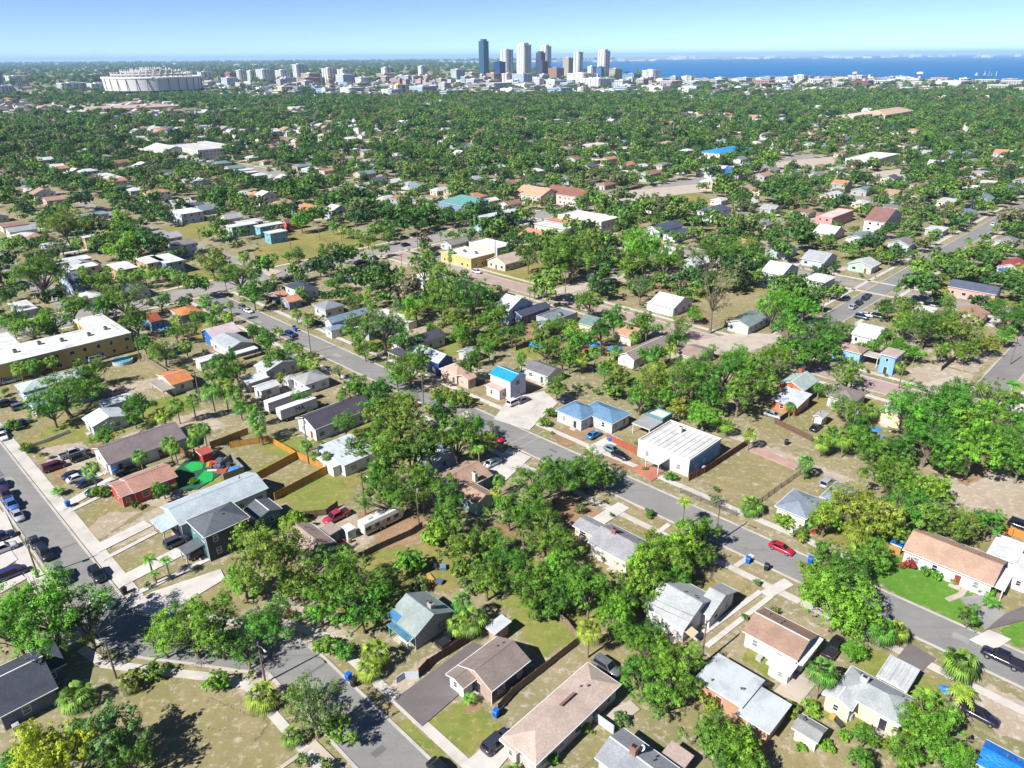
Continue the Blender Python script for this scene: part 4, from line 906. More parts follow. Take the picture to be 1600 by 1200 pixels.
house('the dark-roofed avenue house', 'long dark-roofed house beside palms near the avenue', [((205, 462), (170, 452), (232, 450), 'ga', 3.0, 0.35)], (96, 100, 112), (190, 186, 180))

# ---------------------------------------------------------------- vehicles
def loft(m, secs, mi=0):
    """secs: (x, half width, z low, z top); rounded box sections along x"""
    base = len(m.v)
    for x, w, zl, zt in secs:
        h = zt - zl
        m.v += [(x, -0.86 * w, zl), (x, -w, zl + 0.22 * h), (x, -w, zl + 0.72 * h), (x, -0.86 * w, zt), (x, 0, zt + 0.02), (x, 0.86 * w, zt), (x, w, zl + 0.72 * h), (x, w, zl + 0.22 * h), (x, 0.86 * w, zl)]
    k = 9
    for i in range(len(secs) - 1):
        for j in range(k):
            a = base + i * k + j; b = base + i * k + (j + 1) % k
            m.f.append((a, a + k, b + k, b)); m.m.append(mi)
    m.f.append(tuple(base + j for j in range(k))); m.m.append(mi)
    m.f.append(tuple(base + (len(secs) - 1) * k + k - 1 - j for j in range(k))); m.m.append(mi)
    return m
CARSPEC = {   # body sections, cabin (x rear bottom, x front bottom, x rear top, x front top, z belt, z roof, w belt, w roof), wheel x, wheel radius
    'sedan': ([(-2.32, .70, .36, .80), (-2.12, .88, .24, .95), (-1.2, .91, .2, .98), (.95, .91, .2, .95), (1.85, .89, .22, .84), (2.2, .80, .26, .72), (2.32, .66, .3, .62)], (-1.85, 1.05, -1.15, .25, .93, 1.44, .84, .62), (-1.38, 1.42), .33),
    'suv': ([(-2.32, .78, .4, 1.0), (-2.2, .93, .28, 1.1), (-1.2, .95, .25, 1.12), (1.0, .95, .25, 1.1), (1.95, .93, .28, 1.02), (2.28, .82, .32, .9), (2.38, .7, .36, .75)], (-2.24, 1.15, -1.98, .45, 1.06, 1.75, .88, .70), (-1.42, 1.45), .38),
    'pickup': ([(-2.85, .88, .45, 1.02), (-2.7, .96, .35, 1.08), (-.9, .97, .32, 1.1), (1.3, .97, .32, 1.12), (2.4, .95, .34, 1.08), (2.75, .86, .38, .96), (2.85, .74, .42, .8)], (-.95, 1.5, -.75, .85, 1.08, 1.85, .9, .72), (-1.75, 1.85), .41),
    'van': ([(-2.5, .85, .35, 1.2), (-2.4, .96, .28, 1.25), (-1.0, .98, .25, 1.28), (1.4, .98, .25, 1.2), (2.2, .94, .27, 1.02), (2.5, .8, .32, .85)], (-2.42, 1.75, -2.3, .9, 1.2, 1.85, .93, .8), (-1.5, 1.6), .36)}
PLACEHOLD = carpaint((200, 200, 200))
M_HEAD = plain('headlight_glass', (224, 228, 230), 0.15, 0.6); M_TAIL = plain('tail_light', (150, 24, 24), 0.25, 0.5)
M_CARGLASS = glass((28, 32, 40), 0.05)
_carm = {}
def car_meshes(kind):
    if kind in _carm: return _carm[kind]
    secs, (xr, xf, tr_, tf, zb, zt, wb, wt), wx, wr = CARSPEC[kind]
    d = {}
    body = loft(MB(), secs); d['body'] = body
    q = [(xr, -wb, zb), (xf, -wb, zb), (xf, wb, zb), (xr, wb, zb), (tr_, -wt, zt), (tf, -wt, zt), (tf, wt, zt), (tr_, wt, zt), ((tr_ + tf) / 2 + 0.1, 0, zt + 0.05)]
    cab = MB().add(q, [(0, 1, 5, 4), (1, 2, 6, 5), (2, 3, 7, 6), (3, 0, 4, 7), (4, 5, 8), (5, 6, 8), (6, 7, 8), (7, 4, 8)])
    d['cabin'] = cab
    def pane(ids, ins=0.1, off=0.012):
        P = [Vector(q[i]) for i in ids]; c = sum(P, Vector()) / 4; n = (P[1] - P[0]).cross(P[3] - P[0]).normalized() * off
        return MB().add([p + (c - p) * ins + n for p in P], [(0, 1, 2, 3)])
    d['windscreen'] = pane((1, 2, 6, 5), 0.08); d['rear_window'] = pane((3, 0, 4, 7), 0.12)
    d['side_window'] = [pane((0, 1, 5, 4), 0.13), pane((2, 3, 7, 6), 0.13)]
    ty = MB(); base = [(0.0, wr * .55, .11), ]
    prof = [(wr * .58, .10), (wr * .96, .11), (wr, .06), (wr, -.06), (wr * .96, -.11), (wr * .58, -.10)]
    n = 14
    for r, y in prof:
        for k in range(n): t = 2 * math.pi * k / n; ty.v.append((r * math.cos(t), y, r * math.sin(t)))
    for i in range(len(prof) - 1):
        for k in range(n): a = i * n + k; b = i * n + (k + 1) % n; ty.f.append((a, b, b + n, a + n)); ty.m.append(0)
    rim = MB()
    for y in (-.07, .07):
        rim.add([(wr * .6 * math.cos(2 * math.pi * k / 10), y, wr * .6 * math.sin(2 * math.pi * k / 10)) for k in range(10)] + [(0, y * 1.2, 0)], [(k, (k + 1) % 10, 10) for k in range(10)])
    d['tyre'] = ty; d['rim'] = rim; d['wx'] = wx; d['wr'] = wr; d['ww'] = secs[2][1] - 0.06
    fx, fw, fz = secs[-1][0], secs[-2][1], secs[-2][3]; rx, rw, rz = secs[0][0], secs[1][1], secs[1][3]
    d['headlight'] = MB().box(-.12, .06, -.17, .17, -.07, .06); d['tail_light'] = MB().box(-.05, .08, -.14, .14, -.08, .08)
    d['hpos'] = (secs[-2][0] - 0.02, fw * .68, fz - .13); d['tpos'] = (secs[1][0] - 0.12, rw * .74, rz - .22)
    if kind == 'pickup':
        d['bed'] = MB().box(-2.68, -1.02, -.72, .72, 1.085, 1.125, 0)
        d['bed'].box(-2.78, -1.0, -.93, -.80, 1.0, 1.2, 1).box(-2.78, -1.0, .80, .93, 1.0, 1.2, 1).box(-2.82, -2.70, -.80, .80, 1.0, 1.2, 1)
    far = MB(); far.v = list(body.v); far.f = list(body.f); far.m = [0] * len(body.f)
    far.add(cab.v, cab.f, 0)
    for w in (d['windscreen'], d['rear_window'], *d['side_window']): far.add(w.v, w.f, 1)
    for x in wx:
        for s in (-1, 1): far.add([(a + x, b + s * d['ww'], c + wr) for a, b, c in ty.v], ty.f, 2)
    R_ = {'far': far.mesh('car', [PLACEHOLD, M_CARGLASS, M_RUBBER])}
    for k, mt in (('body', PLACEHOLD), ('cabin', PLACEHOLD), ('windscreen', M_CARGLASS), ('rear_window', M_CARGLASS), ('tyre', M_RUBBER), ('rim', M_CHROME), ('headlight', M_HEAD), ('tail_light', M_TAIL)): R_[k] = d[k].mesh(k, mt)
    for k in ('body', 'cabin', 'far'): R_[k].polygons.foreach_set('use_smooth', [k == 'body'] * len(R_[k].polygons))
    R_['side_window'] = [w.mesh('side_window', M_CARGLASS) for w in d['side_window']]
    if 'bed' in d: R_['bed'] = d['bed'].mesh('bed', [M_DARK, PLACEHOLD])
    R_['d'] = d; _carm[kind] = R_
    return R_
CARS = []
def setpaint(o, mt, i=0):
    o.material_slots[i].link = 'OBJECT'; o.material_slots[i].material = mt
def car(x, y, axis, kind, colour, cname, label, name=None, flip=False, z=0.03, ang=0.0):
    X, Y = g(x, y, 0.5)
    rz = TH + (math.pi / 2 if axis == 'b' else 0) + (math.pi if flip else 0) + R(ang)
    nm = name or {'sedan': 'parked_car', 'suv': 'parked_car', 'pickup': 'pickup_truck', 'van': 'van'}[kind]
    cat = {'sedan': 'car', 'suv': 'car', 'pickup': 'pickup', 'van': 'van'}[kind]
    m = car_meshes(kind); pm = carpaint(colour); far = math.hypot(X, Y) > 200
    ROADS_FREE.append((X, Y))
    if far:
        o = link(nm, m['far'], None, (X, Y, z), (0, 0, rz)); setpaint(o, pm)
        tag(o, label, cat, 'cars parked in the neighbourhood'); root = o
    else:
        root = thing(nm, label, cat, (X, Y, z), rz, 'cars parked in the neighbourhood'); d = m['d']
        for k in ('body', 'cabin'): setpaint(link(k, m[k], root), pm)
        if 'bed' in m: setpaint(link('bed', m['bed'], root), pm, 1)
        link('windscreen', m['windscreen'], root); link('rear_window', m['rear_window'], root)
        for w in m['side_window']: link('side_window', w, root)
        for wx in d['wx']:
            for s in (-1, 1):
                w = link('wheel', m['rim'], root, (wx, s * d['ww'], d['wr'])); link('tyre', m['tyre'], w)
        for s in (-1, 1):
            link('headlight', m['headlight'], root, (d['hpos'][0], s * d['hpos'][1], d['hpos'][2])); link('tail_light', m['tail_light'], root, (d['tpos'][0], s * d['tpos'][1], d['tpos'][2]))
    CARS.append((root, cname, x, y))
    return root
ROADS_FREE = []
BLK, NAVY, MAR, SIL, WHC, GRY, REDC, BLUC = (34, 36, 42), (40, 54, 92), (96, 26, 52), (176, 182, 188), (232, 234, 236), (110, 114, 120), (196, 24, 56), (60, 130, 200)
for a in (
    (1221, 857, 'a', 'sedan', REDC, 'red', 'bright red sedan parked on the main street verge'),
    (1566, 1030, 'a', 'pickup', (40, 36, 60), 'dark', 'dark crew cab pickup on main street, right edge', None, True),
    (1303, 1013, 'b', 'pickup', BLK, 'black', 'black pickup beside the brown-roofed white cottage'),
    (1532, 1118, 'a', 'sedan', (44, 36, 56), 'dark', 'dark car half under the bright oak, lower right'),
    (706, 997, 'b', 'pickup', BLK, 'black', 'black pickup beside the sage-roofed house and fence'),
    (776, 1160, 'b', 'suv', (60, 62, 78), 'grey', 'grey hatchback on the pale drive, bottom centre'),
    (690, 1206, 'a', 'sedan', BLK, 'black', 'black car cut off by bottom edge on lower street'),
    (948, 1043, 'a', 'suv', GRY, 'grey', 'dusty grey car stored behind the big tan house'),
    (55, 848, 'a', 'sedan', (46, 50, 62), 'black', 'dark sedan behind the black roof-racked car on left kerb'), (71, 866, 'a', 'suv', BLK, 'black', 'black roof-racked car with long shadow on left kerb'),
    (152, 899, 'a', 'suv', BLK, 'black', 'black car parked alone on right kerb before bend'), (98, 902, 'a', 'suv', (38, 42, 56), 'black', 'black crossover nearest the bend on left kerb'),
    (160, 942, 'a', 'sedan', WHC, 'white', 'white car half under the big corner tree', None, False, 0.03, 25),
    (18, 789, 'a', 'pickup', (84, 120, 190), 'blue', 'blue pickup in the kerbside row on side street'), (28, 806, 'a', 'sedan', SIL, 'silver', 'silver sedan in the kerbside row on side street'),
    (10, 774, 'a', 'suv', (70, 34, 62), 'maroon', 'maroon crossover in the kerbside row on side street'), (4, 757, 'a', 'sedan', NAVY, 'navy', 'navy sedan under tree shade, left edge of side street'),
    (18, 897, 'b', 'van', (60, 56, 100), 'purple', 'dark purple minivan in the left edge driveway'), (5, 858, 'b', 'suv', WHC, 'white', 'white car with purple roof in left edge driveway'), (2, 840, 'b', 'suv', NAVY, 'navy', 'navy car behind the white one, left edge driveway'),
    (85, 730, 'b', 'van', MAR, 'maroon', 'maroon minivan parked on sand by long white house'), (113, 709, 'b', 'pickup', (200, 204, 212), 'silver', 'silver pickup truck behind the maroon minivan'), (127, 715, 'b', 'suv', BLK, 'black', 'black car between silver pickup and long white house'),
    (115, 742, 'b', 'sedan', NAVY, 'navy', 'navy car first in the sandy front yard row'), (122, 747, 'b', 'sedan', WHC, 'white', 'white car in the sandy front yard row'), (137, 754, 'b', 'sedan', (44, 56, 90), 'navy', 'dark blue car last in the sandy yard row'),
    (152, 768, 'b', 'sedan', (60, 96, 84), 'green', 'green car under a shrub beside the coral house', None, False, 0.14), (200, 735, 'b', 'pickup', BLK, 'black', 'black pickup under palm beside the long white house'),
    (33, 636, 'b', 'suv', GRY, 'grey', 'grey car in front of the pale green-roofed house'), (12, 631, 'b', 'suv', BLK, 'black', 'black car left edge by pale green-roofed house'), (37, 660, 'b', 'sedan', NAVY, 'navy', 'navy car under tree by the side street'), (4, 682, 'a', 'sedan', WHC, 'white', 'white car at the kerb, left edge of side street'), (2, 674, 'a', 'sedan', (150, 160, 190), 'blue', None),
    (276, 827 + 20, 'b', 'suv', (70, 76, 90), 'grey', 'dark car parked under the pale blue carport'), (312, 864, 'b', 'suv', BLK, 'black', 'black car parked by the dark two-storey porch'),
    (526, 808, 'b', 'pickup', (190, 50, 76), 'red', 'old red pickup loaded with scrap in the backyard', None, True),
    (770, 724, 'b', 'sedan', WHC, 'white', 'white sedan in drive beside the tan-roofed blue house', None, False, 0.16), (775, 685, 'a', 'sedan', REDC, 'red', 'small red car at the kerb beside street trees'),
    (688, 640, 'a', 'suv', (56, 70, 120), 'blue', 'dark blue car on main street beside the thin tree'),
    (803, 630, 'b', 'suv', WHC, 'white', 'white car in the gravel court right of cyan roof', None, False, 0.16), (817, 626, 'b', 'sedan', GRY, 'grey', 'grey car beside the white one on gravel court', None, False, 0.16),
    (886, 625, 'b', 'suv', (40, 50, 90), 'navy', 'navy car behind the blue-roofed white house'), (928, 680, 'b', 'sedan', BLUC, 'blue', 'sky blue car in front of the blue-roofed house', None, False, 0.16),
    (957, 703, 'a', 'sedan', (120, 150, 150), 'grey', 'grey-green car before the white-fronted blue house'), (969, 712, 'a', 'sedan', (30, 28, 40), 'black', 'black car before the white-fronted blue house'),
    (1292, 755, 'b', 'suv', SIL, 'silver', 'silver car beside the blue-grey hip-roofed house'),
    (1208, 649, 'a', 'sedan', SIL, 'silver', 'silver car beside the orange house'), (1275, 668, 'b', 'sedan', BLK, 'black', 'black car beside the little white garage'), (1596, 823, 'a', 'suv', BLK, 'black', 'black car on white sand at the right edge'),
    (1322, 467, 'b', 'suv', NAVY, 'navy', 'dark car mid cross street, left kerb'), (1333, 480, 'b', 'suv', SIL, 'silver', 'silver car nearest in cross street right kerb row'), (1342, 474, 'b', 'suv', BLK, 'black', 'black car second in cross street right kerb row'), (1352, 466, 'b', 'suv', BLK, 'black', None), (1356, 462, 'b', 'sedan', NAVY, 'navy', None),
    (1308, 462, 'b', 'sedan', GRY, 'grey', None), (1318, 455, 'b', 'sedan', NAVY, 'navy', None), (1346, 496, 'a', 'suv', NAVY, 'navy', None), (1372, 495, 'a', 'suv', BLK, 'black', None), (1354, 492, 'a', 'sedan', WHC, 'white', None),
    (1541, 369, 'b', 'suv', BLK, 'black', None), (1549, 366, 'b', 'sedan', NAVY, 'navy', None), (1552, 351, 'b', 'suv', WHC, 'white', None), (1563, 346, 'b', 'sedan', BLK, 'black', None), (1572, 342, 'b', 'suv', NAVY, 'navy', None), (1571, 354, 'b', 'sedan', NAVY, 'navy', None), (1576, 340, 'b', 'sedan', SIL, 'silver', None),
    (745, 425, 'a', 'suv', WHC, 'white', 'white car on the brick street by the beige cottage'), (683, 398, 'b', 'suv', (40, 60, 110), 'navy', None), (634, 383, 'b', 'suv', BLK, 'black', None), (632, 372, 'b', 'suv', BLK, 'black', None), (562, 411, 'b', 'pickup', BLK, 'black', None), (537, 402, 'b', 'sedan', BLK, 'black', None),
    (492, 493 + 12, 'b', 'suv', BLK, 'black', None), (454, 523, 'a', 'suv', (40, 60, 120), 'blue', None), (438, 520, 'a', 'sedan', GRY, 'grey', None), (782, 391 - 5, 'b', 'suv', GRY, 'grey', None),
    (129, 565, 'b', 'suv', (130, 190, 200), 'teal', 'pale teal car parked along the motel wall'), (151, 561, 'b', 'van', WHC, 'white', 'white van parked along the motel wall'), (105, 571, 'b', 'sedan', (70, 30, 50), 'maroon', None), (75, 580, 'b', 'sedan', (200, 60, 70), 'red', None), (40, 588, 'b', 'sedan', (150, 40, 60), 'red', None), (17, 595, 'b', 'suv', WHC, 'white', None),
    (110, 401, 'b', 'suv', NAVY, 'navy', None), (119, 405, 'b', 'sedan', BLK, 'black', None), (160, 395, 'b', 'suv', NAVY, 'navy', None), (388, 486, 'a', 'sedan', WHC, 'white', None), (380, 481, 'a', 'suv', GRY, 'grey', None),
    (765, 349, 'b', 'van', WHC, 'white', None), (1480, 252 + 12, 'b', 'suv', WHC, 'white', None), (1010, 438, 'b', 'suv', BLK, 'black', None), (1205, 497, 'b', 'sedan', NAVY, 'navy', None), (1222, 503, 'b', 'suv', BLK, 'black', None)):
    car(*a)

# two white trailers, the camper, loose trailer
def trailer(pN, pR, L, label, txt=None):
    """box trailer along b: pN near lower-left corner pixel"""
    a, b = gab(*pN); X, Y = XY(a - 1.2, b + L / 2)
    r = thing('box_trailer', label, 'trailer', (X, Y, 0), TH + math.pi / 2, 'white box trailers')
    w = paint((236, 236, 236), 0.5)
    MB().box(-L / 2, L / 2, -1.2, 1.2, 1.0, 3.7).build('box', w, r)
    MB().box(-L / 2 + 0.03, L / 2 - 0.03, -1.24, -1.201, 1.05, 1.2).box(-L / 2 + 0.03, L / 2 - 0.03, -1.24, -1.201, 3.5, 3.65).build('side_rail', M_CHROME, r)
    MB().box(-L / 2, L / 2, -0.5, 0.5, 0.7, 0.999).build('chassis', M_DARK, r)
    for s in (-1, 1):
        MB().box(-L / 2 - 0.03, -L / 2 - 0.001, 0.02 if s > 0 else -1.15, 1.15 if s > 0 else -0.02, 1.1, 3.6).build('door', paint((222, 224, 226)), r)
    ty = car_meshes('pickup')
    for x in (-L / 2 + 1.5, -L / 2 + 2.7, L / 2 - 2.0):
        for s in (-1, 1):
            wh = link('wheel', ty['rim'], r, (x, s * 0.98, 0.45)); link('tyre', ty['tyre'], wh)
    if txt:
        c = bpy.data.curves.new('lettering', 'FONT'); c.body = txt; c.size = 1.9; c.extrude = 0.01; c.materials.append(plain('lettering', (40, 44, 60)))
        tmp = bpy.data.objects.new('lettering_curve', c); me = bpy.data.meshes.new_from_object(tmp); bpy.data.objects.remove(tmp)
        o = link('lettering', me, r); o.location = (-1.2, -1.25, 1.75); o.rotation_euler = (math.pi / 2, 0, 0)
    return r
trailer((422, 650), None, 12.5, 'plain white box trailer behind the lettered one')
trailer((441, 662), None, 10.5, 'white box trailer with big dark letters on its side', 'MA')
def camper():
    a0, b0 = gab(572, 842); X, Y = XY(a0 - 1.25, b0 + 4.6)
    r = thing('camper_trailer', 'long white camper trailer in the overgrown yard beside oaks', 'camper', (X, Y, 0), TH + math.pi / 2 + R(-3))
    m = loft(MB(), [(-4.6, 1.1, .8, 2.5), (-4.4, 1.25, .55, 3.0), (-2, 1.25, .5, 3.05), (3.2, 1.25, .5, 3.05), (4.2, 1.22, .6, 2.9), (4.7, 1.05, .9, 2.2)])
    m.build('body', paint((236, 234, 228), 0.4), r)
    for x, w in ((-3.6, 1.2), (-1.6, 1.0), (1.0, 0.8), (2.8, 1.2)):
        MB().box(x - w / 2, x + w / 2, -1.285, -1.255, 1.45, 2.2).build('window', M_CARGLASS, r)
    MB().box(-0.55, 0.15, -1.28, -1.255, .7, 2.4).build('door', paint((214, 212, 206)), r)
    MB().box(-4.3, 3.9, -1.275, -1.254, 1.05, 1.2).build('stripe', paint((120, 110, 110)), r)
    for x in (-2.5, 0.5, 2.5): MB().box(x - .45, x + .45, -.4, .4, 3.05, 3.3).build('roof_vent', paint((206, 206, 200)), r)
    ty = car_meshes('pickup')
    for x in (-.9, .1):
        for s in (-1, 1): wh = link('wheel', ty['rim'], r, (x, s * 1.1, .4)); link('tyre', ty['tyre'], wh)
    MB().tube([(4.6, 0, .6), (5.8, 0, .55)], .06, 6).build('hitch', M_DARK, r)
    X, Y = g(928, 437)
    rv = thing('motorhome', 'white motorhome parked on the pale drive beyond brick street', 'motorhome', (X, Y, 0), TH + math.pi / 2)
    loft(MB(), [(-3.6, 1.1, .5, 2.9), (-3.4, 1.2, .45, 3.1), (2.6, 1.2, .45, 3.1), (3.2, 1.15, .5, 2.6), (3.7, 1.0, .55, 1.5)]).build('body', paint((236, 236, 234), 0.4), rv)
    MB().box(-2.5, -1, -1.225, -1.2, 1.5, 2.2).build('window', M_CARGLASS, rv); MB().box(.2, 1.6, -1.225, -1.2, 1.5, 2.2).build('window', M_CARGLASS, rv)
camper()

# ---------------------------------------------------------------- fences
_fm = {}
def panel_mesh(style, h, c):
    key = (style, h, c)
    if key in _fm: return _fm[key]
    m = MB(); L = 2.3
    if style == 'board':
        n = 12; rnd = random.Random(5)
        for i in range(n):
            x0 = -L / 2 + L * i / n; o = rnd.uniform(-0.012, 0.012)
            m.box(x0 + 0.008, x0 + L / n - 0.008, -0.02 + o, 0.01 + o, 0.06, h - rnd.uniform(0, 0.05))
        m.box(-L / 2, L / 2, 0.025, 0.07, 0.35, 0.45).box(-L / 2, L / 2, 0.025, 0.07, h - 0.45, h - 0.35)
        mt = paint(c, 0.85)
    elif style == 'wire':
        for i in range(24): x = -L / 2 + L * (i + .5) / 24; m.box(x - .006, x + .006, -.006, .006, .05, h)
        for i in range(8): z = .08 + (h - .1) * i / 7; m.box(-L / 2, L / 2, -.007, .007, z - .006, z + .006)
        m.box(-L / 2, L / 2, -.025, .025, h - .03, h + .03); mt = plain('galvanised_wire', c)
    else:
        m.box(-L / 2, L / 2, -0.03, 0.03, 0.05, h); m.box(-L / 2, L / 2, -0.06, 0.06, h, h + 0.08); mt = paint(c, 0.6)
    p = MB().box(-0.06, 0.06, -0.06, 0.06, 0, h + 0.08).mesh('post', mt)
    _fm[key] = (m.mesh('panel', mt), p); return _fm[key]
def fence(pts, h, c, label, style='board', cat='fence'):
    P = [Vector(g(*p)) for p in pts]
    r = thing('fence', label, cat, (P[0].x, P[0].y, 0), 0, 'fences')
    pm, pp = panel_mesh(style, h, c); o = P[0]
    for i in range(len(P) - 1):
        d = P[i + 1] - P[i]; L = d.length; n = max(1, round(L / 2.4)); u = d / L; rz = math.atan2(u.y, u.x)
        for k in range(n):
            c0 = P[i] + d * ((k + 0.5) / n); q = P[i] + d * (k / n)
            link('panel', pm, r, (c0.x - o.x, c0.y - o.y, 0), (0, 0, rz), ((L / n - 0.1) / 2.3, 1, 1))
            link('post', pp, r, (q.x - o.x, q.y - o.y, 0), (0, 0, rz))
    q = P[-1]; link('post', pp, r, (q.x - o.x, q.y - o.y, 0))
    return r
OCH, DKW, WGR = (206, 150, 62), (112, 82, 66), (150, 128, 108)
fence([(402, 750), (465, 716), (513, 738), (430, 782)], 1.9, OCH, 'golden new wood fence around the two backyard plots')
fence([(360, 700), (420, 690), (456, 710), (465, 716)], 1.7, OCH, 'golden wood fence running up to the trailer yard')
fence([(655, 1058), (668, 1044), (742, 998)], 1.8, (120, 84, 66), 'dark red-brown wood fence along the asphalt drive')
fence([(620, 1068), (632, 1060), (654, 1060)], 1.2, (206, 214, 220), 'pale metal gate panels at the sandy drive', 'solid')
fence([(778, 1112), (800, 1088), (905, 1005), (885, 978), (850, 950)], 1.6, WGR, 'weathered wood fence between the brown and tan houses and round the backyard')
fence([(1076, 752), (1100, 740), (1170, 694)], 1.8, (146, 84, 66), 'russet wood fence beside the white-fronted blue house')
fence([(948, 688), (1000, 712)], 1.9, (184, 100, 74), 'bright orange-red fence left of the white-fronted blue house')
fence([(930, 1128), (958, 1148)], 1.7, (206, 210, 214), 'short pale fence panel behind the big tan house', 'solid')
fence([(1063, 770), (1110, 790), (1150, 806)], 1.2, (120, 116, 112), 'wire fence along the sidewalk of the brown lot', 'wire')
fence([(1170, 800), (1210, 770), (1250, 742)], 1.3, (130, 124, 118), 'wire fence between brown lot and blue-grey roofed house', 'wire')
fence([(1210, 662), (1240, 676), (1268, 690)], 1.6, (120, 92, 76), 'brown wood fence behind the dry yard below orange house')
fence([(1218, 660), (1258, 632), (1285, 612)], 1.7, (96, 76, 72), 'dark wood fence along the orange house yard')
fence([(1580, 838), (1560, 828), (1605, 846)], 1.8, (226, 148, 70), 'orange wood fence behind the ranch house, right edge')
fence([(570, 870), (590, 860), (640, 838), (660, 825)], 1.5, (108, 98, 96), 'leaning grey plank fence beside the camper')
fence([(462, 810), (510, 805), (528, 792)], 1.5, (110, 88, 70), 'old brown fence in front of the red pickup')
fence([(130, 584), (150, 578), (222, 560)], 1.9, (128, 118, 110), 'grey board fence between motel and round pool')
fence([(222, 560), (242, 572), (262, 585)], 1.6, (150, 136, 120), 'weathered fence right of the round pool')
fence([(806, 548), (830, 540), (872, 522)], 1.8, (104, 88, 78), 'dark fence beside the bare backyard by grey parapet house')
fence([(940, 575), (968, 562)], 1.7, (140, 110, 90), 'short brown fence beside the long grey-brown gable house')
fence([(50, 699), (70, 692), (110, 676)], 0.9, (236, 236, 236), 'low white picket fence in front of tree-shaded cottage')
fence([(345, 732), (362, 718), (382, 738), (350, 750)], 1.5, (150, 150, 150), 'grey panel fence around the red deck', 'solid')
fence([(230, 722), (255, 715), (282, 708), (305, 718)], 1.7, (150, 106, 76), 'brown wood fence behind the long white house')
fence([(330, 700), (345, 695), (388, 678)], 1.8, OCH, 'golden fence right of the red garden shed')
fence([(735, 790), (775, 782), (800, 800)], 1.6, (200, 140, 66), 'golden wood fence below the tan-roofed blue house')
fence([(1470, 580), (1492, 562)], 1.6, (96, 84, 80), 'dark leaning fence by the white sand lot')
fence([(690, 382), (740, 372), (810, 352)], 1.6, (190, 190, 192), 'long pale wire fence along the avenue', 'wire')

# ---------------------------------------------------------------- bins
def bin_meshes():
    b = MB(); z0, z1 = 0.08, 0.95
    b.add([(-.24, -.25, z0), (.24, -.25, z0), (.24, .25, z0), (-.24, .25, z0), (-.3, -.33, z1), (.3, -.33, z1), (.3, .33, z1), (-.3, .33, z1)], [(0, 1, 5, 4), (1, 2, 6, 5), (2, 3, 7, 6), (3, 0, 4, 7), (4, 5, 6, 7), (3, 2, 1, 0)])
    l = MB().add([(-.33, -.38, z1 + .01), (.33, -.38, z1 + .01), (.33, .36, z1 + .05), (-.33, .36, z1 + .05), (-.28, -.3, z1 + .1), (.28, -.3, z1 + .1), (.28, .3, z1 + .14), (-.28, .3, z1 + .14)], [(0, 1, 5, 4), (1, 2, 6, 5), (2, 3, 7, 6), (3, 0, 4, 7), (4, 5, 6, 7), (3, 2, 1, 0)])
    w = MB()
    for s in (-1, 1): w.tube([(s * .3, .28, .11), (s * .22, .28, .11)], .11, 10)
    h = MB().tube([(-.25, .42, z1 - .05), (.25, .42, z1 - .05)], .025, 5)
    return b, l, w, h
_b = bin_meshes(); _bins = {}
def bin_(x, y, c, label, s=1.15):
    if c not in _bins:
        mt = plain('bin_plastic', c, 0.5)
        _bins[c] = (_b[0].mesh('bin_body', mt), _b[1].mesh('lid', mt), _b[2].mesh('wheels', M_RUBBER), _b[3].mesh('handle', mt))
    X, Y = g(x, y); r = thing('wheelie_bin', label, 'bin', (X, Y, 0.02), TH + 0.2, 'wheelie bins put out along the streets'); r.scale = (s, s, s)
    for nm, me in zip(('body', 'lid', 'wheels', 'handle'), _bins[c]): link(nm, me, r)
BB, KB = (24, 108, 216), (44, 44, 48)
for x, y, c, lb in ((545, 1063, BB, 'blue wheelie bin among palms on lower street kerb'), (553, 1072, KB, 'black wheelie bin beside the blue one on lower street'), (107, 792, BB, 'blue bin by the drive of the coral house'), (195, 928, KB, 'black bin on the sidewalk at the street bend'), (272, 962, BB, 'blue bin beside the drive after the bend'),
                    (1168, 880, BB, 'blue bin on main street kerb opposite the red car'), (1197, 891, KB, 'black bin on main street kerb below the blue one'), (1265, 880, BB, 'blue bin on the verge right of the red car'), (775, 1120, BB, 'blue bin against the brown-roofed house corner'), (953, 690, BB, 'blue bin against the orange-red fence'), (181, 742, BB, 'blue bin beside the long white house cars'), (1228, 695, KB, 'large black bin on the grass beside the alley'), (460, 515, KB, 'black bin on the far main street kerb'), (462, 518, BB, 'blue bin on the far main street kerb'), (178, 738, KB, 'black bin behind the navy yard cars')):
    bin_(x, y, c, lb, 1.3)

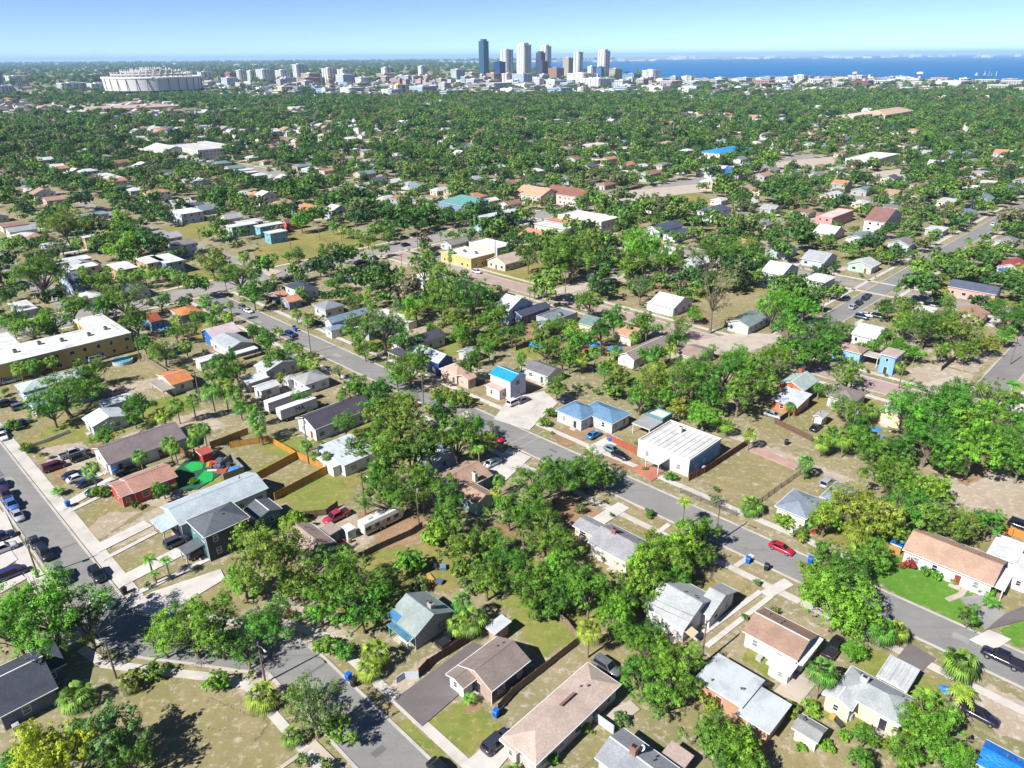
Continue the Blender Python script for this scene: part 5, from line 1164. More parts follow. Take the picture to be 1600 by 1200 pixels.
# ---------------------------------------------------------------- utility poles, street lamps, wires
M_POLE = paint((134, 116, 100), 0.9); M_WIRE = plain('cable', (60, 58, 58), 0.7)
POLES = {}; PWIRES = []; POLELATE = []; POLEROOT = {}
def pole(key, x, y, h, label, arm=True, trans=False, lamp=False):
    X, Y = g(x, y); r = thing('utility_pole', label, 'pole', (X, Y, 0), TH, 'utility poles along streets and back lanes')
    MB().tube([(0, 0, 0), (0, 0, h * .5), (0, 0, h)], [.17, .145, .11], 8).build('shaft', M_POLE, r)
    if arm:
        ar = MB().box(-.06, .06, -1.1, 1.1, h - .7, h - .56).build('crossarm', M_POLE, r)
        for s in (-1, 0.0, 1): MB().lathe([(.05, 0), (.07, .05), (.07, .13), (.03, .18)], 7).build('insulator', plain('porcelain', (170, 170, 172)), ar, (0, s * .98, h - .56))
    if trans: MB().lathe([(.2, 0), (.24, .05), (.24, .75), (.1, .85)], 10).build('transformer', plain('transformer', (150, 152, 154)), r, (.36, 0, h - 2.0))
    if lamp:
        l = MB().tube([(0, 0, h - .8), (1.0, 0, h - .3), (1.9, 0, h - .25)], .05, 6).build('lamp_arm', M_CHROME, r)
        MB().add([(-.1, -.1, 0), (.55, -.14, 0), (.55, .14, 0), (-.1, .1, 0), (-.05, -.06, .12), (.45, -.08, .12), (.45, .08, .12), (-.05, .06, .12)], [(0, 1, 5, 4), (1, 2, 6, 5), (2, 3, 7, 6), (3, 0, 4, 7), (4, 5, 6, 7), (3, 2, 1, 0)]).build('lamp_head', plain('lamp', (210, 212, 212)), l, (1.8, 0, h - .32))
    POLES[key] = (X, Y, h); POLEROOT[key] = r
for a in (('lower', 415, 1067, 8.0, 'bare wooden pole beside lower street with long shadow', True, False, True), ('mid', 1117, 850, 9.5, 'street lamp pole beside main street sidewalk trees', True, False, True), ('back1', 655, 825, 10.5, 'tall pale pole with transformer beside the camper', True, True), ('back2', 818, 897, 9.5, 'pole deep in the backyard tree belt', True),
          ('back3', 1095, 1010 + 30, 9.0, 'pole beside the white house with pale tile roof', True), ('main2', 662, 634, 10, 'street lamp pole beside main street near thin tree', False, False, True), ('main3', 486, 552, 10, 'pole on main street near the long light-roofed house', True), ('sidepole', 60, 902, 8.5, 'leaning pole beside the left side street sidewalk', True, True),
          ('gate', 182, 1060, 7.5, 'short pole behind the dead palm, lower left', False), ('tr', 481, 705, 9.5, 'pole with palms beside the charcoal-roofed house', True, True), ('brick', 854, 470, 10, 'pole on the corner of brick street', True), ('brick2', 883, 462, 10, 'second pole on the brick street corner, right', True, False, True), ('av1', 629, 432, 10, 'pole on the sandy lot corner of the avenue', True), ('av2', 653, 392, 10, 'pole at the avenue kerb left of yellow store', True), ('av3', 774, 385 + 20, 10, 'pole in front of the yellow corner store', True),
          ('fld', 455, 392, 9, 'lone pole standing in the mown field', False), ('fld2', 500, 375, 9, 'pole in the mown field, right one', False), ('al', 1328, 690, 9.5, 'pole beside the alley palms', True, True), ('rs', 1404, 607, 9, 'pole on brick street below the raised blue house', True), ('rs2', 1578, 570, 9, 'pole beside the right edge street', True), ('f4', 535, 385, 9, 'pole at the right end of the mown field', False)):
    pole(*a)
_ul = random.Random(4)
for b_, a_s in ((67, range(-262, -100, 38)), (151, range(-250, -80, 40)), (252, range(-260, -20, 42)), (9.5, range(-230, -120, 40)), (121.8, range(-236, -180, 44)), (-40, range(-260, -160, 45))):
    prev = None
    for a_ in a_s:
        X, Y = XY(a_ + _ul.uniform(-3, 3), b_); q = pix(X, Y, 0)
        if q[0] < -30 or q[0] > 1640: prev = None; continue
        key = f'l{b_}_{a_}'; pole(key, q[0], q[1], _ul.uniform(9, 10.5), None, True, _ul.random() < .4, _ul.random() < .2)
        if prev: PWIRES.append((prev, key))
        prev = key
def wire(a, b, label, dz=0.0, off=0.0):
    A, B = POLES[a] if isinstance(a, str) else a, POLES[b] if isinstance(b, str) else b
    p0 = Vector((A[0], A[1], A[2] - .35 + dz)); p1 = Vector((B[0], B[1], B[2] - .35 + dz)); n = 12; sag = (p1 - p0).length * 0.02
    pts = [p0.lerp(p1, i / n) - Vector((0, 0, sag * 4 * (i / n) * (1 - i / n))) for i in range(n + 1)]
    o = pts[0].copy(); w = MB().tube([p - o for p in pts], .022, 4, cap=False).build('power_line', M_WIRE, None, o)
    tag(w, label, 'cable', 'overhead power lines'); return w
for a, b, l in (('tr', 'back1', 'overhead cable from charcoal-roofed house to the camper pole'), ('back1', 'back2', 'overhead cable over the backyard tree belt'), ('back2', 'back3', 'overhead cable from tree belt to pale tile-roofed house'), ('main3', 'main2', 'overhead cable along far main street'), ('lower', 'gate', 'overhead cable over the dry lot, lower left'), ('av2', 'av3', 'overhead cable along the avenue kerb'), ('brick', 'brick2', 'overhead cable across the brick street'), ('sidepole', 'gate', 'overhead cable across the big corner tree')):
    wire(a, b, l); 
    if a.startswith('back') or a == 'tr': wire(a, b, l.replace('overhead', 'lower overhead'), -1.3)

# ---------------------------------------------------------------- round pool, shelter and yard things
def yard_things():
    X, Y = g(192, 567); r = thing('round_pool', 'round above-ground pool with blue water behind the motel', 'pool', (X, Y, 0))
    MB().lathe([(3.0, 0), (3.0, 1.15), (2.8, 1.15), (2.8, .95)], 24).build('pool_wall', paint((200, 206, 210)), r)
    MB().add([(2.79 * math.cos(k * math.pi / 12), 2.79 * math.sin(k * math.pi / 12), 1.0) for k in range(24)], [tuple(range(24))]).build('water', plain('pool_water', (90, 180, 206), 0.1, 0.5), r)
    X, Y = g(840, 549); r = thing('tarpaulin_canopy', 'bright blue canopy in the yard below grey parapet house', 'canopy', (X, Y, 0), TH)
    MB().add([(-2.4, -1.5, 2), (2.4, -1.5, 2), (2.4, 1.5, 2), (-2.4, 1.5, 2), (-2.4, 0, 2.7), (2.4, 0, 2.7)], [(0, 1, 5, 4), (2, 3, 4, 5), (1, 2, 5), (3, 0, 4)]).build('cover', plain('blue_cover', (40, 150, 220), 0.5), r)
    for sx in (-2.3, 2.3):
        for sy in (-1.4, 1.4): MB().tube([(sx, sy, 0), (sx, sy, 2.0)], .04, 5).build('leg', M_CHROME, r)
    for i, (x, y, s, lb) in enumerate(((962, 545, 2.2, 'crumpled blue tarp in the junk yard, right one'), (928, 538, 1.6, 'crumpled blue tarp in the junk yard, left one'), (256, 512, 1.8, 'crumpled blue tarp beside the rust-roofed blue cottage'), (1478, 1078, 0.8, 'small blue tarp beside the yellowish palm'), (1368, 671, 1.2, 'pale blue tarp heap under trees by cream pale-roofed house'), (369, 733, 1.6, 'blue tarp draped over the grey deck fence corner'), (1330, 412, 2.0, 'blue tarp among trees left of the cross street'))):
        X, Y = g(x, y); rnd = random.Random(i); m = MB(); n = 6
        for a in range(n + 1):
            for b in range(n + 1):
                e = max(abs(a - n / 2), abs(b - n / 2)) / (n / 2)
                m.v.append(((a / n - .5) * 2 * s + rnd.uniform(-.1, .1), (b / n - .5) * 2 * s + rnd.uniform(-.1, .1), 0.04 + (1 - e) * rnd.uniform(.4, .9) * s * .6 + (0.05 if e < 1 else 0)))
        for a in range(n):
            for b in range(n): k = a * (n + 1) + b; m.f.append((k, k + n + 1, k + n + 2, k + 1)); m.m.append(0)
        tag(m.build('tarpaulin', plain('tarp_blue', (60, 140, 214), 0.5), None, (X, Y, 0), (0, 0, i)), lb, 'tarp', 'blue tarps in the yards')
    # junk in yards: boxes, planks, barrels as single things
    rnd = random.Random(11)
    spots = [((890, 555), (1000, 545), 16, 'the junk yard'), ((1235, 818), (1272, 842), 9, 'the cream hip-roofed house'), ((320, 718), (362, 738), 10, 'the red deck'), ((700, 870), (640, 915), 5, 'the camper field'), ((1370, 668), (1400, 705), 7, 'the tree-shaded back yard'), ((900, 572), (940, 585), 6, 'the dark-roofed white cottage'), ((520, 845), (560, 858), 4, 'the white storage locker'), ((1300, 1110), (1325, 1135), 3, 'the cream house patio'), ((800, 395), (815, 405), 2, 'the beige cottage')]
    cols = [((190, 60, 50), 'red'), ((220, 220, 220), 'white'), ((90, 110, 140), 'blue-grey'), ((150, 110, 80), 'brown'), ((60, 66, 70), 'dark'), ((206, 170, 90), 'yellow'), ((120, 150, 170), 'pale blue')]
    for (p, q, n, wh) in spots:
        for i in range(n):
            x = rnd.uniform(min(p[0], q[0]), max(p[0], q[0])); y = rnd.uniform(min(p[1], q[1]), max(p[1], q[1])); X, Y = g(x, y); c, cn = rnd.choice(cols); kind = rnd.choice(('crate', 'barrel', 'board_stack'))
            m = MB()
            if kind == 'crate': s = rnd.uniform(.35, .7); m.box(-s, s, -s * .8, s * .8, 0, s * 1.1).box(-s * 1.04, s * 1.04, -s * .84, s * .84, s * .95, s * 1.0)
            elif kind == 'barrel': m.lathe([(.28, 0), (.33, .1), (.34, .45), (.33, .8), (.28, .9)], 10)
            else:
                for k in range(3): m.box(-1.1, 1.1, -.35 + .02 * k, .35 - .03 * k, .06 * k * 2, .06 * k * 2 + .1)
            o = m.build(kind, paint(c), None, (X, Y, 0.02), (0, 0, rnd.uniform(0, 3)))
            LATE.append((o, f'{cn} {kind.replace("_", " ")}', {'crate': 'crate', 'barrel': 'barrel', 'board_stack': 'boards'}[kind], f'yard clutter', f'lying in {wh}' if False else None))
LATE = []       # things whose label is written at the end, from the landmark nearest to them
yard_things()
for a, b in PWIRES:
    for dz in (0.0, -1.4):
        w = wire(a, b, None, dz); LATE.append((w, ('upper' if dz == 0 else 'lower') + ' overhead cable span', None, None, None))
for k_, r_ in POLEROOT.items():
    if 'label' not in r_: LATE.append((r_, 'wooden utility pole', None, None, None))

# ---------------------------------------------------------------- trees
def leaf_material():
    t = NT('foliage')
    oi = t.new('ShaderNodeObjectInfo'); at = t.new('ShaderNodeAttribute', attribute_name='tint')
    base = oi.outputs['Color']
    hsv = t.new('ShaderNodeHueSaturation'); t.l(base, hsv.inputs['Color'])
    t.l(t.math('ADD', t.math('MULTIPLY', oi.outputs['Random'], 0.045), 0.478), hsv.inputs['Hue'])
    t.l(t.math('ADD', t.math('MULTIPLY', t.math('POWER', at.outputs['Fac'], 1.3), 2.1), 0.42), hsv.inputs['Value'])
    warm = t.mix(t.math('MULTIPLY', t.math('POWER', at.outputs['Fac'], 3.0), 0.35), hsv.outputs[0], (0.17, 0.17, 0.03))
    t.fin(warm, 0.55, 0.25)
    tr = t.new('ShaderNodeBsdfTranslucent'); t.l(warm, tr.inputs['Color'])
    mx = t.new('ShaderNodeMixShader'); mx.inputs[0].default_value = 0.36
    t.l(t.bsdf.outputs[0], mx.inputs[1]); t.l(tr.outputs[0], mx.inputs[2]); t.l(mx.outputs[0], t.out.inputs['Surface'])
    return t.mat
def far_leaf_material():
    t = NT('far_foliage')
    oi = t.new('ShaderNodeObjectInfo'); at = t.new('ShaderNodeAttribute', attribute_name='tint')
    c = t.ramp(oi.outputs['Random'], [(0.0, (0.032, 0.070, 0.024)), (0.25, (0.054, 0.126, 0.026)), (0.55, (0.080, 0.168, 0.030)), (0.74, (0.122, 0.215, 0.034)), (0.88, (0.110, 0.150, 0.048)), (0.96, (0.130, 0.140, 0.070)), (1.0, (0.16, 0.145, 0.09))])
    m = t.mix(1.0, c, t.ramp(at.outputs['Fac'], [(0.0, (0.4, 0.4, 0.4)), (0.5, (1.15, 1.15, 1.1)), (1.0, (2.6, 2.6, 2.1))]), 'MULTIPLY')
    t.fin(m, 0.7, 0.2)
    tr = t.new('ShaderNodeBsdfTranslucent'); t.l(m, tr.inputs['Color'])
    mx = t.new('ShaderNodeMixShader'); mx.inputs[0].default_value = 0.25
    t.l(t.bsdf.outputs[0], mx.inputs[1]); t.l(tr.outputs[0], mx.inputs[2]); t.l(mx.outputs[0], t.out.inputs['Surface'])
    return t.mat
M_LEAF = leaf_material(); M_FARLEAF = far_leaf_material()
def bark_material(c):
    t = NT('bark'); n = t.noise(t.coord('Object', (6, 6, 1.5)), 4.0, 5); b = alb(c)
    t.fin(t.ramp(n, [(0.3, dk(b, 0.55)), (0.7, b)]), 0.95, 0.1); return t.mat
M_BARK = bark_material((150, 134, 118)); M_PALMBARK = bark_material((168, 150, 132))

def crown_np(seed, lobes, per, leaf, zc, hz, lobe_r=(.22, .36), gaps=0.25, low=-0.35, spread=(.5, .85), thin=1.0, subs=12):
    """leaf quads of a crown of unit radius as numpy arrays (verts, tint); also the lobe centres for limbs"""
    rs = np.random.RandomState(seed); L = []
    gd = rs.normal(size=(3, 3)); gd /= np.linalg.norm(gd, axis=1)[:, None]
    wob = [(rs.uniform(1.5, 3.5), rs.uniform(0, 6.3), rs.uniform(.07, .16)) for _ in range(3)]
    while len(L) < lobes:
        d = rs.normal(size=3); d /= np.linalg.norm(d)
        if d[2] < low: continue
        if any(np.dot(d, q) > 0.86 for q in gd) and rs.rand() < gaps * 2.2: continue
        s = rs.uniform(*spread) if rs.rand() > 0.2 else rs.uniform(.15, .5)
        ang = math.atan2(d[1], d[0]); s *= 1 + sum(a * math.sin(f * ang + p) for f, p, a in wob)
        L.append((d * s * np.array([1, 1, hz]) + np.array([0, 0, zc]), rs.uniform(*lobe_r), rs.rand()))
    vs, tint = [], []
    for c, r, tv in L:
        ns = max(4, int(subs * (r / 0.28) ** 2)); n = ns * max(3, int(per * thin))
        sd = rs.normal(size=(ns, 3)); sd[:, 2] += 0.3; sd /= np.linalg.norm(sd, axis=1)[:, None]
        sc = sd * (r * rs.uniform(.55, 1.0, ns))[:, None]; st = rs.rand(ns); k_ = np.repeat(np.arange(ns), n // ns)
        d = rs.normal(size=(n, 3)); d[:, 2] += 0.25; d /= np.linalg.norm(d, axis=1)[:, None]
        rel = sc[k_] + d * (r * .34 * rs.rand(n) ** .5)[:, None]
        p = c + rel * np.array([1, 1, .85])
        nr = d * .55 + sd[k_] * .9 + np.array([0, 0, .25]) + rs.normal(size=(n, 3)) * 0.26; nr /= np.linalg.norm(nr, axis=1)[:, None]
        h = rs.normal(size=(n, 3)); u = np.cross(nr, h); u /= np.linalg.norm(u, axis=1)[:, None] + 1e-9; w = np.cross(nr, u)
        s = leaf * rs.uniform(.6, 1.35, n)[:, None]; k = rs.uniform(.45, .8, n)[:, None]
        q = np.stack([p - u * s, p - w * s * k + nr * s * .15, p + u * s, p + w * s * k + nr * s * .15], 1)
        vs.append(q.reshape(-1, 3)); tt = np.clip(0.34 * tv + 0.48 * st[k_] + 0.16 * rs.rand(n), 0, 1); tint.append(np.repeat(tt, 4))
    return np.concatenate(vs), np.concatenate(tint), L
def quads_mesh(name, v, tint, mat):
    me = bpy.data.meshes.new(name); n = len(v); me.vertices.add(n); me.vertices.foreach_set('co', v.astype(np.float32).ravel())
    me.loops.add(n); me.loops.foreach_set('vertex_index', np.arange(n, dtype=np.int32))
    me.polygons.add(n // 4); me.polygons.foreach_set('loop_start', np.arange(0, n, 4, dtype=np.int32))
    a = me.attributes.new('tint', 'FLOAT', 'POINT'); a.data.foreach_set('value', tint.astype(np.float32))
    me.materials.append(mat); me.update(calc_edges=True); return me
def trunk_mesh(seed, L, zc, thick=.055, nb=9, fork=.42):
    rnd = random.Random(seed); m = MB(); f = zc * fork
    lean = (rnd.uniform(-.08, .08), rnd.uniform(-.08, .08))
    top = (lean[0], lean[1], f)
    m.tube([(0, 0, 0), (lean[0] * .4, lean[1] * .4, f * .5), top], [thick * 1.5, thick * 1.05, thick * .95], 8)
    for c, r, _ in rnd.sample(L, min(nb, len(L))):
        c = Vector(c); t = Vector(top); mid = t.lerp(c, .5) + Vector((rnd.uniform(-.06, .06), rnd.uniform(-.06, .06), rnd.uniform(-.02, .1)))
        m.tube([t, mid, c], [thick * .6, thick * .38, thick * .12], 5, cap=False)
        for _ in range(2):
            e = c + Vector((rnd.uniform(-.25, .25), rnd.uniform(-.25, .25), rnd.uniform(0, .2)))
            m.tube([mid.lerp(c, .4), e], [thick * .25, thick * .06], 4, cap=False)
    return m.mesh('trunk', M_BARK)
PROTO = {}
def proto(kind, seeds, lobes, per, leaf, zc, hz, **kw):
    nb = kw.pop('nb', 10); fork = kw.pop('fork', .42); thick = kw.pop('thick', .055); PROTO[kind] = []
    for s in seeds:
        v, ti, L = crown_np(s, lobes, per, leaf, zc, hz, **kw)
        PROTO[kind].append((quads_mesh('crown', v, ti, M_LEAF), trunk_mesh(s, L, zc, thick, nb, fork), zc))
proto('big', (1, 2, 3, 4, 40), 74, 24, .0205, 1.0, .66, lobe_r=(.12, .28), spread=(.45, 1.02), gaps=.45, nb=18, subs=15)
proto('mid', (5, 6, 7, 8, 9, 41, 42), 46, 21, .031, 1.1, .85, lobe_r=(.14, .32), spread=(.45, .98), gaps=.4, nb=13)
proto('tall', (10, 11, 12), 42, 20, .037, 1.75, 1.35, lobe_r=(.2, .38), low=-.6, subs=9)
proto('sparse', (13, 14, 15), 40, 16, .027, 1.15, .85, lobe_r=(.14, .32), gaps=.5, nb=20, subs=10)
proto('dense', (16, 17), 60, 22, .027, 1.0, .82, lobe_r=(.2, .32), gaps=0.05, low=-.5)
proto('bush', (18, 19, 20), 15, 12, .075, .55, .6, lobe_r=(.26, .42), low=-.15, fork=.3, nb=5, subs=7)
proto('pine', (21,), 70, 9, .026, 2.2, 1.75, lobe_r=(.12, .24), gaps=.4, nb=22, fork=.5, low=-.7, subs=8)

def palm_crown(seed, fronds, spread_low, R1=1.0):
    rs = np.random.RandomState(seed); vs, ti = [], []
    for i in range(fronds):
        z = 1 - (1 - spread_low) * (i + .5) / fronds; az = i * 2.399963 + rs.uniform(-.3, .3); h = math.sqrt(max(0, 1 - z * z))
        d = np.array([h * math.cos(az), h * math.sin(az), z]); dead = z < -0.45
        c = d * rs.uniform(.42, .55); side = np.cross(d, [0, 0, 1.0]); side /= np.linalg.norm(side) + 1e-9; nrm = np.cross(side, d)
        # petiole
        w = side * .012; vs.append(np.array([-w * 1.5, c - w, c + w, w * 1.5])); ti.append(np.full(4, .45))
        n = 11; ft = rs.uniform(.05, 1.0)
        for k in range(n):
            t = (k / (n - 1) - .5) * 2.7; l = rs.uniform(.46, .58) * (1 - .22 * abs(t) / 1.25)
            e = d * math.cos(t) + side * math.sin(t); droop = -.24 * (1 + abs(t) * .5) - (.2 if dead else 0)
            a = side * math.cos(t) - d * math.sin(t); p1 = c + e * l * .6 + nrm * .03; p2 = c + e * l + np.array([0, 0, droop])
            bw = .034
            vs.append(np.array([c, p1 - a * bw, p2, p1 + a * bw])); tv = np.clip(ft * .75 + rs.uniform(-.1, .25), 0, 1); ti.append(np.full(4, 0.12 if dead else tv))
    return quads_mesh('crown', np.concatenate(vs), np.concatenate(ti), M_LEAF)
def feather_crown(seed, fronds):
    rs = np.random.RandomState(seed); vs, ti = [], []
    for i in range(fronds):
        az = i * 2.4; el = rs.uniform(-.1, .9); d = np.array([math.cos(az) * math.cos(el), math.sin(az) * math.cos(el), math.sin(el)]); s = np.array([-math.sin(az), math.cos(az), 0]); prev = np.zeros(3)
        for k in range(7):
            t = (k + 1) / 7; p = d * t * 1.0 + np.array([0, 0, -.75 * t * t * .7])
            for sg in (-1, 1):
                w = .26 * math.sin(math.pi * min(1, .15 + t * .8)); tip = (prev + p) / 2 + s * sg * w + np.array([0, 0, -.1]) + d * .08
                vs.append(np.array([prev, p, tip + (p - prev) * .35, tip])); ti.append(np.full(4, rs.uniform(.35, .95)))
            prev = p
    return quads_mesh('crown', np.concatenate(vs), np.concatenate(ti), M_LEAF)
PALM = [palm_crown(s, 27, -.7) for s in (1, 2, 3)]; PALMY = [palm_crown(7, 26, -.35)]; FEATHER = [feather_crown(s, 20) for s in (4, 5)]
_m = MB(); _rs = random.Random(3); _pr = [(1.25, 0), (1.0, .1), (.95, .5), (.9, .85), (1.5, .93), (1.2, 1.0)]
PALM_TRUNK = _m.lathe(_pr, 8).mesh('trunk', M_PALMBARK)

GREENS_ = {'dark': (.058, .120, .018), 'green': (.088, .168, .022), 'bright': (.122, .225, .024), 'lime': (.150, .235, .026), 'olive': (.140, .175, .030), 'gold': (.190, .195, .028), 'grey': (.115, .150, .055), 'brown': (.170, .150, .065), 'yellow': (.30, .275, .025), 'palm': (.110, .190, .034), 'palmy': (.20, .235, .036), 'red': (.26, .026, .045)}
GREENS = {k_: (v_[0] * 1.0, v_[1] * 1.26, v_[2] * .95) for k_, v_ in GREENS_.items()}
HUE = {'dark': 'dark green', 'green': 'green', 'bright': 'bright green', 'lime': 'lime green', 'olive': 'olive green', 'gold': 'golden green', 'grey': 'grey-green', 'brown': 'brownish', 'yellow': 'yellow flowering', 'palm': 'green', 'palmy': 'yellowish', 'red': 'crimson flowering'}
TREES = []   # (footprint x, y, radius)
trnd = random.Random(42)
def solve(x, y, w, zc):
    z = 4.0
    for _ in range(4):
        X, Y = g(x, y, z); dep = pix(X, Y, z)[2]; r = w / 2 * dep / FPX; z = min(zc * r, 30)
    return X, Y, r
def place_tree(X, Y, r, kind, hue, zs=1.0, label=None):
    pr = trnd.choice(PROTO[kind]); rz = trnd.uniform(0, 6.28)
    nm = {'bush': 'shrub', 'pine': 'pine_tree'}.get(kind, 'broadleaf_tree'); cat = {'bush': 'shrub'}.get(kind, 'tree')
    root = thing(nm, label, cat, (X, Y, 0), rz, {'bush': 'shrubs in the yards'}.get(kind, 'trees of the neighbourhood')); root.scale = (r, r, r * zs)
    c = link('crown', pr[0], root); c.color = (*GREENS[hue], 1)
    link('trunk', pr[1], root)
    TREES.append((X, Y, r))
    size = 'tall' if kind in ('tall', 'pine') else ('broad' if r > 5.5 else ('medium' if r > 3.2 else 'small'))
    if not label: LATE.append((root, f'{size} {HUE[hue]} ' + {'bush': 'shrub', 'pine': 'sparse pine', 'sparse': 'thin-crowned tree', 'dense': 'dense round tree', 'tall': 'tree'}.get(kind, 'oak-like tree'), None, None, None))
    return root
def tree(x, y, w, kind='mid', hue='green', zs=None, label=None):
    zs = zs or trnd.uniform(.85, 1.12)
    X, Y, r = solve(x, y, w, PROTO[kind][0][2] * zs); return place_tree(X, Y, r, kind, hue, zs, label)
def place_palm(X, Y, r, h, kind='fan', hue='palm', label=None):
    root = thing('palm_tree', label, 'palm', (X, Y, 0), trnd.uniform(0, 6.28), 'palms of the neighbourhood')
    me = trnd.choice({'fan': PALM, 'short': PALM, 'yfan': PALMY, 'feather': FEATHER}[kind])
    c = link('crown', me, root, (0, 0, h), (trnd.uniform(-.1, .1), trnd.uniform(-.1, .1), 0), (r, r, r)); c.color = (*GREENS[hue], 1)
    link('trunk', PALM_TRUNK, root, (0, 0, 0), (0, 0, 0), (.17, .17, h + .05))
    TREES.append((X, Y, r * .7))
    if not label: LATE.append((root, ('short ' if h < 3 else 'tall ' if h > 6.5 else '') + HUE[hue] + (' feather palm' if kind == 'feather' else ' fan palm'), None, None, None))
    return root
def palm(x, y, w, h=5.0, kind='fan', hue='palm', label=None):
    X, Y = g(x, y, h); dep = pix(X, Y, h)[2]; return place_palm(X, Y, w / 2 * dep / FPX, h, kind, hue, label)

